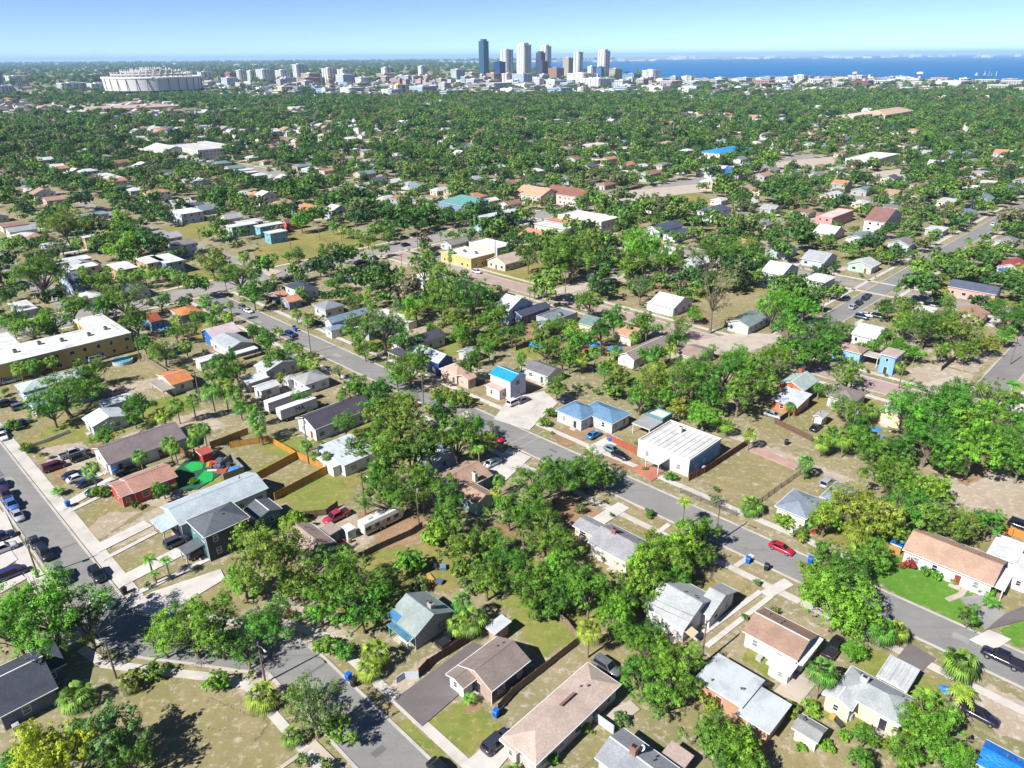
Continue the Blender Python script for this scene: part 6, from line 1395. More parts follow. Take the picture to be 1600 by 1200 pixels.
for a in (   # crown centre x, y, crown width in photo pixels, kind, hue
    (70, 955, 165, 'big', 'bright'), (135, 975, 95, 'sparse', 'dark'), (25, 990, 90, 'mid', 'green'), (300, 980, 130, 'big', 'bright'), (345, 1000, 80, 'mid', 'green'), (255, 1000, 70, 'sparse', 'bright'), (425, 972, 90, 'big', 'green'), (385, 1018, 60, 'sparse', 'green'), (340, 1065, 50, 'bush', 'bright'), (245, 1050, 45, 'bush', 'green'),
    (205, 1065, 50, 'bush', 'olive'), (75, 1180, 130, 'dense', 'yellow'), (125, 1165, 60, 'mid', 'yellow'), (170, 1152, 120, 'mid', 'grey'), (205, 1185, 80, 'mid', 'dark'), (20, 1190, 60, 'mid', 'green'), (8, 1078, 40, 'bush', 'dark'),
    (490, 1105, 105, 'sparse', 'grey'), (530, 1135, 70, 'mid', 'bright'), (470, 1085, 60, 'mid', 'olive'), (430, 870, 130, 'big', 'olive'), (380, 905, 80, 'mid', 'lime'), (470, 915, 70, 'sparse', 'olive'), (400, 850, 70, 'mid', 'lime'), (450, 960, 22, 'bush', 'red'),
    (535, 905, 130, 'big', 'green'), (565, 955, 90, 'mid', 'green'), (500, 950, 70, 'mid', 'bright'), (595, 930, 60, 'mid', 'dark'), (510, 1010, 40, 'bush', 'bright'), (537, 1018, 40, 'bush', 'green'), (640, 880, 60, 'bush', 'bright'), (655, 915, 30, 'bush', 'grey'), (718, 890, 34, 'bush', 'olive'),
    (460, 815, 45, 'bush', 'lime'), (625, 650, 105, 'big', 'olive'), (595, 680, 60, 'mid', 'green'), (690, 650, 60, 'mid', 'dark'), (640, 710, 100, 'mid', 'dark'), (610, 720, 70, 'tall', 'green'), (660, 760, 95, 'big', 'green'), (610, 775, 95, 'big', 'green'), (590, 745, 50, 'tall', 'green'), (555, 610, 60, 'mid', 'green'), (600, 615, 55, 'mid', 'dark'), (538, 660, 50, 'sparse', 'green'), (575, 635, 40, 'mid', 'bright'), (560, 700, 45, 'mid', 'green'),
    (715, 690, 75, 'mid', 'green'), (748, 695, 60, 'mid', 'olive'), (735, 670, 50, 'mid', 'green'), (700, 810, 65, 'mid', 'green'), (680, 835, 60, 'bush', 'bright'), (715, 855, 70, 'mid', 'olive'), (760, 850, 60, 'mid', 'green'), (700, 780, 50, 'tall', 'dark'),
    (795, 800, 70, 'mid', 'green'), (840, 760, 95, 'big', 'green'), (875, 740, 80, 'mid', 'dark'), (915, 735, 80, 'big', 'green'), (940, 745, 60, 'mid', 'dark'), (830, 800, 80, 'big', 'green'), (855, 840, 100, 'big', 'green'), (790, 880, 80, 'big', 'green'), (760, 905, 70, 'mid', 'green'), (870, 890, 80, 'mid', 'bright'), (830, 915, 90, 'big', 'green'), (880, 930, 75, 'mid', 'dark'), (920, 920, 70, 'tall', 'green'), (955, 935, 70, 'mid', 'bright'), (850, 950, 60, 'bush', 'dark'), (735, 915, 45, 'bush', 'grey'), (880, 850, 60, 'mid', 'dark'),
    (1000, 900, 90, 'mid', 'lime'), (1040, 870, 90, 'big', 'bright'), (1075, 850, 75, 'mid', 'lime'), (1100, 835, 60, 'mid', 'green'), (1020, 840, 40, 'mid', 'olive'), (985, 930, 70, 'mid', 'green'), (960, 965, 60, 'tall', 'bright'), (1055, 900, 60, 'dense', 'green'), (1090, 868, 60, 'dense', 'dark'), (1000, 870, 50, 'mid', 'green'),
    (1010, 1010, 80, 'big', 'green'), (1050, 1040, 95, 'big', 'bright'), (1005, 1060, 75, 'mid', 'green'), (985, 990, 60, 'mid', 'green'), (1075, 1075, 60, 'mid', 'dark'), (1030, 1095, 80, 'sparse', 'bright'), (1090, 1005 + 40, 40, 'bush', 'dark'), (1020, 985, 40, 'mid', 'dark'), (1105, 1150, 80, 'mid', 'green'), (1150, 1160, 90, 'mid', 'bright'), (1170, 1190, 70, 'mid', 'green'), (1130, 1185, 60, 'dense', 'dark'), (1110, 1105, 40, 'bush', 'olive'), (970, 1125, 30, 'bush', 'grey'), (915, 1140, 26, 'bush', 'bright'), (862, 1185, 30, 'bush', 'bright'), (800, 1205, 26, 'bush', 'bright'),
    (1310, 940, 115, 'dense', 'lime'), (1340, 965, 80, 'dense', 'lime'), (1275, 915, 60, 'dense', 'lime'), (1333, 1017, 42, 'dense', 'bright'), (1460, 1140, 110, 'big', 'bright'), (1478, 1185, 80, 'big', 'bright'), (1430, 1120, 60, 'mid', 'green'), (1420, 1175, 70, 'mid', 'green'), (1350, 1150, 40, 'tall', 'green'), (1345, 1190, 45, 'tall', 'green'), (1268, 1107, 34, 'bush', 'lime'), (1240, 1110, 30, 'bush', 'olive'), (1250, 1168, 22, 'bush', 'bright'), (1290, 1165, 30, 'bush', 'lime'), (1320, 1150, 24, 'bush', 'lime'), (1392, 1165, 30, 'bush', 'gold'), (1515, 965, 42, 'mid', 'green'), (1420, 883, 26, 'bush', 'red'), (1447, 893, 20, 'bush', 'green'), (1465, 900, 20, 'bush', 'bright'), (1490, 905, 22, 'bush', 'olive'), (1520, 915, 20, 'bush', 'gold'), (1543, 925, 24, 'bush', 'bright'), (1400, 980, 26, 'bush', 'grey'),
    (1330, 800, 115, 'big', 'gold'), (1290, 810, 60, 'mid', 'lime'), (1375, 815, 80, 'mid', 'gold'), (1330, 895, 80, 'dense', 'dark'), (1300, 870, 60, 'mid', 'green'), (1400, 830, 60, 'mid', 'olive'), (1365, 870, 60, 'mid', 'green'), (1285, 895, 40, 'bush', 'green'), (1258, 890, 30, 'bush', 'olive'), (1225, 815, 34, 'bush', 'lime'), (1250, 838, 30, 'bush', 'gold'),
    (1390, 745, 80, 'big', 'green'), (1430, 760, 70, 'mid', 'bright'), (1370, 720, 60, 'mid', 'green'), (1420, 790, 90, 'sparse', 'green'), (1465, 810, 80, 'mid', 'olive'), (1500, 820, 80, 'sparse', 'olive'), (1545, 815, 60, 'mid', 'green'), (1460, 760, 60, 'mid', 'lime'), (1400, 700, 60, 'mid', 'dark'), (1355, 690, 60, 'mid', 'green'), (1440, 840, 50, 'bush', 'green'),
    (1420, 650, 100, 'big', 'bright'), (1480, 640, 120, 'big', 'green'), (1450, 690, 100, 'big', 'green'), (1530, 660, 110, 'big', 'bright'), (1570, 690, 100, 'big', 'green'), (1520, 700, 90, 'mid', 'bright'), (1590, 650, 80, 'mid', 'green'), (1555, 620, 80, 'sparse', 'olive'), (1500, 615, 70, 'sparse', 'grey'), (1595, 725, 60, 'mid', 'green'), (1480, 720, 60, 'mid', 'dark'), (1410, 720, 50, 'bush', 'green'), (1325, 640, 60, 'big', 'green'), (1345, 670, 50, 'mid', 'dark'), (1300, 612, 30, 'mid', 'grey'),
    (1325, 583, 55, 'mid', 'green'), (1100, 650, 62, 'dense', 'lime'), (1060, 640, 40, 'mid', 'gold'), (1085, 585, 85, 'big', 'green'), (1135, 580, 85, 'big', 'green'), (1180, 590, 80, 'mid', 'green'), (1155, 615, 70, 'mid', 'olive'), (1110, 620, 60, 'mid', 'dark'), (1060, 600, 70, 'sparse', 'green'), (1020, 595, 55, 'mid', 'olive'), (1000, 620, 55, 'mid', 'green'), (960, 610, 50, 'bush', 'olive'), (1040, 620, 50, 'mid', 'bright'), (1205, 565, 70, 'big', 'green'), (1235, 545, 70, 'mid', 'green'), (1265, 555, 60, 'mid', 'dark'), (1290, 545, 55, 'mid', 'green'), (1280, 520, 70, 'big', 'dark'), (1230, 510, 60, 'sparse', 'bright'), (1210, 480, 70, 'sparse', 'bright'), (1255, 480, 60, 'mid', 'bright'),
    (870, 605, 44, 'mid', 'green'), (845, 520, 40, 'mid', 'olive'), (735, 572, 44, 'mid', 'dark'), (640, 575, 70, 'big', 'green'), (655, 560, 45, 'mid', 'green'), (620, 590, 45, 'mid', 'bright'), (600, 510, 80, 'big', 'grey'), (560, 520, 60, 'mid', 'green'), (630, 530, 60, 'sparse', 'green'), (570, 545, 40, 'mid', 'green'), (662, 415, 50, 'tall', 'green'), (690, 470, 80, 'big', 'green'), (735, 465, 80, 'big', 'dark'), (770, 495, 60, 'mid', 'green'), (720, 500, 70, 'mid', 'olive'), (690, 440, 60, 'tall', 'olive'), (650, 480, 50, 'mid', 'bright'), (610, 440, 44, 'mid', 'green'), (800, 520, 45, 'mid', 'dark'), (760, 530, 40, 'mid', 'green'), (560, 468, 26, 'mid', 'green'), (525, 440, 34, 'mid', 'green'), (545, 455, 30, 'mid', 'green'), (500, 420, 28, 'mid', 'green'), (470, 345, 36, 'dense', 'bright'), (575, 375, 26, 'mid', 'green'), (607, 372, 20, 'mid', 'olive'), (465, 400, 26, 'mid', 'dark'), (505, 395, 26, 'mid', 'green'), (450, 400, 20, 'mid', 'green'),
    (890, 395, 95, 'big', 'green'), (870, 415, 60, 'mid', 'green'), (920, 385, 60, 'mid', 'olive'), (1010, 385, 85, 'big', 'bright'), (1040, 410, 70, 'big', 'green'), (985, 420, 60, 'mid', 'green'), (1000, 450, 45, 'sparse', 'grey'), (920, 470, 50, 'mid', 'green'), (825, 400, 36, 'tall', 'dark'), (960, 500, 50, 'mid', 'green'), (940, 520, 45, 'mid', 'dark'), (1010, 505, 55, 'mid', 'green'), (1060, 510, 45, 'sparse', 'green'), (1060, 530, 40, 'mid', 'dark'), (1115, 400, 70, 'big', 'dark'), (1170, 395, 70, 'big', 'green'), (965, 585, 40, 'mid', 'olive'), (1000, 555, 26, 'mid', 'bright'),
    (100, 615, 95, 'big', 'green'), (130, 600, 60, 'mid', 'dark'), (80, 640, 60, 'mid', 'green'), (145, 580, 45, 'mid', 'green'), (218, 630, 50, 'mid', 'green'), (165, 680, 48, 'mid', 'green'), (210, 655, 34, 'mid', 'green'), (20, 665, 26, 'bush', 'green'), (40, 700, 24, 'bush', 'olive'), (155, 770, 28, 'bush', 'bright'), (255, 765, 36, 'mid', 'green'), (302, 753, 18, 'bush', 'bright'), (225, 535, 36, 'mid', 'green'), (245, 555, 34, 'bush', 'lime'), (340, 590, 60, 'mid', 'green'), (350, 560, 40, 'mid', 'dark'), (370, 580, 40, 'mid', 'green'), (430, 560, 44, 'mid', 'green'), (418, 535, 44, 'mid', 'green'), (440, 590, 26, 'sparse', 'gold'), (530, 580, 30, 'sparse', 'brown'), (470, 615 + 5, 34, 'sparse', 'green'), (690, 618, 44, 'bush', 'olive'), (720, 625, 40, 'bush', 'olive'), (850, 660, 26, 'bush', 'bright'), (860, 645, 24, 'bush', 'green'), (1015, 803, 20, 'bush', 'dark'), (1120, 782, 26, 'sparse', 'grey'), (1008, 722 + 10, 10, 'bush', 'green'), (1048, 745, 22, 'bush', 'green'),
    (720, 632, 14, 'sparse', 'brown'), (766, 664, 16, 'sparse', 'brown'), (490, 555, 20, 'sparse', 'olive'), (545, 470, 24, 'mid', 'dark'), (275, 520, 30, 'mid', 'green'), (150, 440, 55, 'mid', 'green'), (60, 430, 90, 'big', 'green'), (110, 480, 60, 'mid', 'green'), (190, 470, 70, 'big', 'green'), (210, 500, 55, 'mid', 'dark'), (160, 480, 50, 'mid', 'green'), (50, 510, 60, 'mid', 'bright'), (20, 500, 45, 'mid', 'green'), (85, 500, 50, 'mid', 'green'), (125, 512, 26, 'mid', 'green'), (80, 520, 30, 'mid', 'green'), (250, 470, 36, 'mid', 'green'), (330, 410, 60, 'mid', 'olive'), (370, 430, 60, 'big', 'green'), (395, 460, 50, 'mid', 'green'), (420, 445, 30, 'mid', 'green'), (190, 385, 60, 'mid', 'lime'), (215, 370, 50, 'mid', 'green'), (190, 350, 44, 'mid', 'bright'), (100, 350, 70, 'big', 'olive'), (95, 385, 36, 'mid', 'grey')):
    tree(*a)
tree(1117, 452, 66, 'pine', 'brown', 1.0, 'tall sparse brownish tree standing over the bare lot')
for a in (   # head centre x, y, head width, height, kind, hue
    (120, 1088, 62, 1.8, 'short'), (125, 1140, 45, 1.5, 'short'), (408, 1088, 60, 2.0, 'short', 'palmy'), (455, 1150, 40, 1.5, 'short'), (452, 910, 55, 4, 'fan'), (585, 1020, 56, 2.8, 'fan', 'palmy'), (575, 1045, 45, 1.8, 'short', 'palmy'), (722, 940, 40, 5, 'fan'), (738, 968, 55, 3.4, 'fan'), (715, 975, 40, 3, 'fan', 'palmy'), (733, 1090, 30, 1.2, 'feather'), (200, 1068, 34, 1.6, 'short', 'brown'),
    (920, 985, 46, 5.5, 'fan', 'palmy'), (1380, 985, 50, 3.5, 'fan'), (1402, 985, 40, 3.0, 'fan', 'palmy'), (1285, 1048, 56, 5.5, 'fan'), (1500, 1035, 64, 4.0, 'fan'), (1505, 1080, 50, 3.0, 'feather', 'palmy'), (1447, 1085, 44, 4, 'feather', 'palmy'), (1550, 938, 32, 1.8, 'feather'), (1340, 830, 50, 5, 'fan', 'palmy'), (1345, 862, 44, 3.5, 'fan', 'palmy'), (1335, 888, 36, 2.5, 'fan', 'palmy'),
    (1175, 790, 42, 2.2, 'short'), (1070, 783, 28, 6.5, 'feather', 'palmy'), (1062, 820, 24, 3.5, 'feather'), (1260, 722, 30, 4.5, 'fan'), (1172, 678, 26, 4.5, 'fan', 'palmy'), (1136, 665, 28, 3, 'fan', 'palmy'), (1300, 680, 40, 5, 'fan'), (1285, 690, 34, 4, 'fan', 'palmy'), (1320, 685, 36, 5, 'fan', 'palmy'), (1235, 635, 20, 3, 'fan'), (1360, 640, 30, 4, 'fan'), (1280, 605, 20, 3.5, 'fan'), (1407, 572, 22, 3, 'fan', 'palmy'), (1585, 600, 34, 5, 'feather'),
    (232, 872, 26, 5, 'feather'), (258, 874, 24, 4.5, 'feather'), (240, 895, 18, 2.5, 'feather'), (143, 733, 34, 5.0, 'fan'), (90, 765, 26, 1.3, 'feather'), (218, 712, 28, 4.5, 'fan'), (263, 692, 30, 5, 'fan'), (272, 700, 24, 4.5, 'fan'), (305, 672, 28, 5, 'fan'), (318, 670, 28, 5.5, 'fan'), (300, 690, 24, 4, 'fan'), (275, 632, 30, 5.5, 'fan'), (300, 625, 30, 6, 'fan'), (255, 650, 30, 5, 'fan', 'palmy'), (330, 612, 40, 7, 'fan'), (350, 605, 40, 7, 'fan', 'palmy'), (365, 615, 36, 6, 'fan'), (375, 635, 30, 4, 'fan'), (400, 655, 34, 6, 'fan'), (405, 670, 30, 4.5, 'fan'), (395, 640, 26, 5, 'fan'), (478, 695, 24, 5, 'fan'), (510, 712, 20, 3.5, 'fan'), (492, 712, 18, 2.5, 'fan'), (748, 700, 24, 6, 'feather'), (780, 750, 26, 4, 'fan'), (775, 768, 24, 3.5, 'fan', 'palmy'),
    (475, 562, 28, 4.5, 'fan'), (490, 568, 26, 4, 'fan', 'palmy'), (452, 540, 26, 4.5, 'fan'), (465, 543, 24, 4, 'fan', 'palmy'), (463, 490, 22, 4, 'fan'), (482, 500, 24, 3, 'fan'), (470, 455, 22, 4, 'fan'), (858, 507, 22, 4, 'fan', 'palmy'), (868, 533, 24, 4, 'fan'), (895, 545, 30, 5, 'fan'), (908, 560, 28, 5, 'fan', 'palmy'), (930, 550, 24, 5, 'fan'), (945, 575, 30, 5, 'fan'), (955, 568, 26, 5, 'fan', 'palmy'), (1020, 555, 26, 5, 'fan'), (1030, 575, 30, 5, 'fan', 'palmy'), (1048, 545, 26, 5, 'fan', 'palmy'), (962, 548, 22, 4, 'fan'), (992, 525, 24, 5, 'fan'), (770, 530, 26, 4, 'fan', 'palmy'), (575, 470, 20, 5, 'fan'), (690, 418, 24, 5, 'fan'), (705, 395, 16, 5, 'fan'), (640, 490, 26, 5, 'fan', 'palmy'), (985, 375, 26, 8, 'feather'), (560, 365, 18, 5, 'fan'), (520, 352, 18, 5, 'fan'), (535, 358, 18, 5, 'fan', 'palmy'), (548, 362, 18, 4, 'fan'), (260, 425, 26, 5, 'fan'), (240, 428, 26, 6, 'fan'), (225, 425, 28, 5, 'fan'), (210, 430, 26, 6, 'fan'), (275, 430, 24, 6, 'fan'), (190, 430, 24, 5, 'fan'), (320, 470, 26, 4, 'fan'), (340, 480, 24, 4, 'fan'), (355, 495, 24, 3, 'fan', 'palmy'), (330, 500, 24, 3, 'bushy' if False else 'fan'), (380, 400, 24, 5, 'fan'), (130, 425, 26, 5, 'fan'), (95, 450, 22, 5, 'fan'), (145, 380, 22, 5, 'fan', 'palmy'), (120, 380, 24, 5, 'fan'), (10, 572, 30, 4, 'fan', 'palmy'), (30, 575, 30, 4.5, 'fan'), (50, 570, 28, 5, 'fan'), (80, 565, 28, 4.5, 'fan'), (60, 572, 24, 4, 'fan', 'palmy'), (275, 500, 26, 3, 'fan', 'palmy'), (285, 515, 20, 2.5, 'fan', 'palmy'), (225, 570 - 40, 20, 4, 'fan'), (290, 540, 24, 4, 'fan'), (10, 380, 26, 5, 'fan'), (30, 375, 26, 5, 'fan', 'palmy')):
    palm(*a)
MANUAL_TREES = len(TREES)

# ---------------------------------------------------------------- the rest of the neighbourhood: houses on their lots and the trees between them
def inpoly(p, poly):
    x, y = p; c = False; j = len(poly) - 1
    for i in range(len(poly)):
        xi, yi = poly[i]; xj, yj = poly[j]
        if (yi > y) != (yj > y) and x < (xj - xi) * (y - yi) / (yj - yi) + xi: c = not c
        j = i
    return c
def on_road(a, b, m):
    for axis, c, hw, s0, s1 in ROADS:
        u, w = (a, b) if axis == 'a' else (b, a)
        if s0 <= u <= s1 and abs(w - c) < hw + m: return True
    return False
def visible(X, Y, Z=3, mx=60):
    p = pix(X, Y, Z); return -mx < p[0] < 1600 + mx and p[1] < 1240
srnd = random.Random(77)
ROOFC = [((214, 218, 218), 'white'), ((226, 226, 222), 'white'), ((176, 180, 184), 'light grey'), ((148, 142, 140), 'grey'), ((96, 100, 112), 'dark grey'), ((186, 152, 130), 'tan'), ((160, 124, 108), 'brown'), ((202, 146, 116), 'terracotta'), ((132, 152, 160), 'blue-grey'), ((216, 218, 214), 'pale'), ((206, 208, 206), 'pale')]
WALLC = [((236, 234, 228), 'white'), ((226, 214, 190), 'cream'), ((196, 206, 216), 'pale blue'), ((214, 190, 166), 'tan'), ((222, 190, 180), 'pink'), ((188, 204, 190), 'mint'), ((180, 180, 182), 'grey')]
cand = []
for bl in [k * 94.0 + 18 for k in range(-4, 14)]:
    for side in (-1, 1):
        for ia in range(-70, 30):
            a = ia * 17.5 + srnd.uniform(-2, 2); b = bl + side * srnd.uniform(19, 25); X, Y = XY(a, b); d = math.hypot(X, Y)
            if d < 215 or d > 1150 or Y < 60 or not visible(X, Y): continue
            pp = pix(X, Y, 3)
            if srnd.random() < (0.34 if 440 < pp[0] < 1150 and d > 330 else 0.12 if d < 900 else 0.3): continue
            w, dp = srnd.uniform(8, 11), srnd.uniform(10, 16)
            if on_road(a, b, 7.5): continue
            if any(a - w / 2 - 2 < q[1] and a + w / 2 + 2 > q[0] and b - dp / 2 - 2 < q[3] and b + dp / 2 + 2 > q[2] for q in RECTS): continue
            if any(inpoly((X, Y), q) for q in CLEAR): continue
            if any((X - t[0]) ** 2 + (Y - t[1]) ** 2 < (t[2] * .6 + 3) ** 2 for t in TREES): continue
            cand.append((d, a, b, w, dp))
cand.sort()
NH = 285
far_blocks = []; DRIVES = []
hidx = 0
for d, a, b, w, dp in cand:
    rc, rn = srnd.choice(ROOFC); wc, wn_ = srnd.choice(WALLC); typ = srnd.choice(('ga', 'gb', 'gb', 'hip', 'hip', 'flat')); e = srnd.choice((3.0, 3.1, 3.2, 5.6)) if typ != 'flat' else 3.2
    if hidx < NH:
        hidx += 1; n0 = len(REFS)
        o = house('', None, [('ab', a - w / 2, a + w / 2, b - dp / 2, b + dp / 2, typ, e, srnd.uniform(.32, .45))], rc, wc, seed=hidx, group='houses among the mid-distance trees')
        DRIVES.append((a, b, w, dp))
        LATE.append((o, f'{"two-storey " if e > 5 else ""}{wn_} house with {rn} {"flat" if typ == "flat" else "hip" if typ == "hip" else "gable"} roof', None, None, None))
    else:
        far_blocks.append((a, b, w, dp, typ, e, rc, wc)); RECTS.append((a - w / 2, a + w / 2, b - dp / 2, b + dp / 2))
for a, b, w, dp in DRIVES:               # each has a pale drive to its street
    near_s = min([q[1] for q in ROADS if q[0] == 'a'] + [k * 94.0 + 18 for k in range(-4, 14)], key=lambda q: abs(q - b)); da = srnd.choice((-1, 1)) * (w / 2 + 1.6)
    b0, b1 = sorted((near_s + (4 if b > near_s else -4), b))
    if b1 - b0 > 2: slab('driveway', a + da - 1.4, a + da + 1.4, b0, b1, -.03, .05 + srnd.uniform(0, .02), PM[srnd.choice(('concrete', 'tan', 'grey'))])
# farther houses, too many and too small to pick apart
def cluster(X, D): return math.sin(X * .0075 + 2 * math.sin(D * .003)) * math.cos(D * .011 + 1.2 * math.sin(X * .004)) + .45 * math.sin(X * .023 + D * .012)
for _ in range(9000):
    D = 900 + 1600 * srnd.random(); X = srnd.uniform(-.78, .78) * D; a, b = AB(X, D)
    if srnd.random() > max(.06, cluster(X, D) * .9 - .1 + (.22 if not -.25 < X / D < .2 and D < 1750 else 0)): continue
    far_blocks.append((a, b, srnd.uniform(8, 16), srnd.uniform(10, 24), srnd.choice(('ga', 'gb', 'hip', 'flat', 'flat')), srnd.choice((3.4, 4.5, 6, 6)), srnd.choice(ROOFC)[0], srnd.choice(WALLC)[0]))
FM = [shingle(c) for c in ((214, 218, 218), (176, 180, 184), (110, 112, 122), (190, 152, 130))] + [paint(c) for c in ((236, 234, 228), (226, 214, 190), (200, 206, 214))]
fm = MB()
for a, b, w, dp, typ, e, rc, wc in far_blocks:
    m, _r = roof_mesh(-w / 2, w / 2, -dp / 2, dp / 2, e, .4, typ); wl = wall_mesh(-w / 2, w / 2, -dp / 2, dp / 2, e, .4, typ, .4)
    lum = sum(rc); ri = 0 if lum > 600 else 1 if lum > 500 else (3 if rc[0] > rc[2] + 20 else 2); wi = 4 + srnd.randrange(3)
    for src, mi in ((m, ri), (wl, wi)):
        n = len(fm.v); fm.v += [(*XY(a + x, b + y), z) for x, y, z in src.v]
        for f in src.f: fm.f.append(tuple(i + n for i in f)); fm.m.append(mi)
o = fm.build('distant_houses', FM); o['kind'] = 'stuff'; tag(o, 'small pale houses scattered through the far tree canopy', 'houses')

# trees: scattered over the remaining ground of the middle distance
pts_mid = []
def free(X, Y, r, m=0.75):
    a, b = AB(X, Y)
    if on_road(a, b, r * .35): return False
    for q in RECTS:
        if q[0] - r * m < a < q[1] + r * m and q[2] - r * m < b < q[3] + r * m: return False
    return True
def hides(X, Y, r, kz):
    p = pix(X, Y, kz); w = r * FPX / p[2]
    for x0, y0, x1, y1, dep in HPB:
        if dep > p[2] and x0 - w * .35 < p[0] < x1 + w * .35 and y0 - w * .25 < p[1] < y1 + w * .45: return True
    return False
HPB = list(PBOX); print('boxes', len(HPB))
grid_t = {}
def crowd(X, Y, r, f):
    k0, k1 = int(X // 12), int(Y // 12)
    for i in range(k0 - 1, k0 + 2):
        for j in range(k1 - 1, k1 + 2):
            for x, y, q in grid_t.get((i, j), ()):
                if (x - X) ** 2 + (y - Y) ** 2 < (f * (q + r)) ** 2: return True
    return False
def gadd(X, Y, r): grid_t.setdefault((int(X // 12), int(Y // 12)), []).append((X, Y, r))
for t_ in TREES: gadd(*t_)
mid = []
for _ in range(26000):
    D = math.sqrt(srnd.uniform(190 ** 2, 800 ** 2)); X = srnd.uniform(-.8, .8) * D; Y = D
    p = pix(X, Y, 5)
    if p[0] < -40 or p[0] > 1640 or p[1] > 560: continue
    # the photo leaves more open ground towards the left and near the avenue
    ty = srnd.random(); r = srnd.uniform(2.4, 4.4) if ty < .5 else srnd.uniform(4.5, 8.0)
    nv = math.sin(X * .021 + 1.3) * math.cos(Y * .017 - X * .008) 
    if srnd.random() > (0.5 if p[0] < 520 and D < 620 else .8) + .3 * nv: continue
    if crowd(X, Y, r, .55) or not free(X, Y, r): continue
    if any(inpoly((X, Y), q) for q in CLEAR): continue
    dense_ = D > 330 and 420 < p[0] < 1180
    if srnd.random() < (.3 if dense_ else .78) and hides(X, Y, r, r * 1.0): continue
    k_ = CAM_H / (CAM_H - r * 1.2)
    if D < 360 and srnd.random() < .75 and on_road(*AB(X * k_, Y * k_), 0.5): continue
    gadd(X, Y, r); mid.append((D, X, Y, r))
mid.sort()
n_ind = sum(1 for o_ in COL.objects if o_.name.startswith('broadleaf_tree'))
rest = []
for D, X, Y, r in mid:
    if n_ind < 300:
        hue = srnd.choices(('dark', 'green', 'bright', 'olive', 'lime', 'grey', 'gold'), (20, 40, 16, 10, 6, 6, 2))[0]; kind = 'big' if r > 4.8 else srnd.choice(('mid', 'mid', 'sparse', 'tall' if r < 3.6 else 'mid', 'dense'))
        place_tree(X, Y, r if kind != 'tall' else r * .8, kind, hue, srnd.uniform(.85, 1.15)); n_ind += 1
    else: rest.append((X, Y, r))
# fan palms scattered between
np_ = 0
for _ in range(3000):
    D = math.sqrt(srnd.uniform(200 ** 2, 520 ** 2)); X = srnd.uniform(-.78, .78) * D; p = pix(X, D, 5)
    if p[0] < 0 or p[0] > 1600 or p[1] > 520 or np_ >= 120: continue
    if crowd(X, D, 1.6, .8) or not free(X, D, 1.6, .9) or any(inpoly((X, D), q) for q in CLEAR) or hides(X, D, 1.6, 5): continue
    gadd(X, D, 1.6); place_palm(X, D, srnd.uniform(1.4, 1.9), srnd.uniform(4, 7.5), 'fan', srnd.choice(('palm', 'palm', 'palmy'))); np_ += 1

# far canopy: instances of a few crowns on a cloud of points, one object each
def far_protos():
    c = bpy.data.collections.new('far_crowns'); 
    for i, s in enumerate((31, 32, 33, 34)):
        v, ti, L = crown_np(s, 24, 7, .085, 1.05, .75, lobe_r=(.2, .42), subs=6, gaps=.35)
        c.objects.link(bpy.data.objects.new('far_crown_shape', quads_mesh('far_crown', v, ti, M_FARLEAF)))
    return c
FCOL = far_protos()
def instancer(name, pts, label):
    me = bpy.data.meshes.new(name); P = np.array([(x, y, 0) for x, y, r in pts], np.float32); me.vertices.add(len(P)); me.vertices.foreach_set('co', P.ravel())
    a = me.attributes.new('scl', 'FLOAT', 'POINT'); a.data.foreach_set('value', np.array([r for _, _, r in pts], np.float32))
    b = me.attributes.new('rot', 'FLOAT', 'POINT'); rs = np.random.RandomState(5); b.data.foreach_set('value', rs.uniform(0, 6.28, len(P)).astype(np.float32))
    c = me.attributes.new('pick', 'INT', 'POINT'); c.data.foreach_set('value', rs.randint(0, 4, len(P)).astype(np.int32))
    o = link(name, me); o['kind'] = 'stuff'; tag(o, label, 'trees')
    ng = bpy.data.node_groups.new(name, 'GeometryNodeTree'); ng.interface.new_socket('Geometry', in_out='INPUT', socket_type='NodeSocketGeometry'); ng.interface.new_socket('Geometry', in_out='OUTPUT', socket_type='NodeSocketGeometry')
    N = ng.nodes; gi = N.new('NodeGroupInput'); go = N.new('NodeGroupOutput'); ip = N.new('GeometryNodeInstanceOnPoints'); ci = N.new('GeometryNodeCollectionInfo')
    ci.inputs['Collection'].default_value = FCOL; ci.inputs['Separate Children'].default_value = True; ci.inputs['Reset Children'].default_value = True
    def attr(nm, typ): n = N.new('GeometryNodeInputNamedAttribute'); n.data_type = typ; n.inputs['Name'].default_value = nm; return n.outputs['Attribute']
    cx = N.new('ShaderNodeCombineXYZ'); ng.links.new(attr('rot', 'FLOAT'), cx.inputs['Z'])
    ip.inputs['Pick Instance'].default_value = True
    ng.links.new(gi.outputs[0], ip.inputs['Points']); ng.links.new(ci.outputs[0], ip.inputs['Instance']); ng.links.new(attr('pick', 'INT'), ip.inputs['Instance Index']); ng.links.new(cx.outputs[0], ip.inputs['Rotation']); ng.links.new(attr('scl', 'FLOAT'), ip.inputs['Scale']); ng.links.new(ip.outputs[0], go.inputs[0])
    md = o.modifiers.new('crowns', 'NODES'); md.node_group = ng
    return o
instancer('distant_trees', rest, 'green tree canopy filling the middle distance')
BIGR = [q for q in RECTS if (q[1]-q[0])*(q[3]-q[2]) > 400]
canopy = []
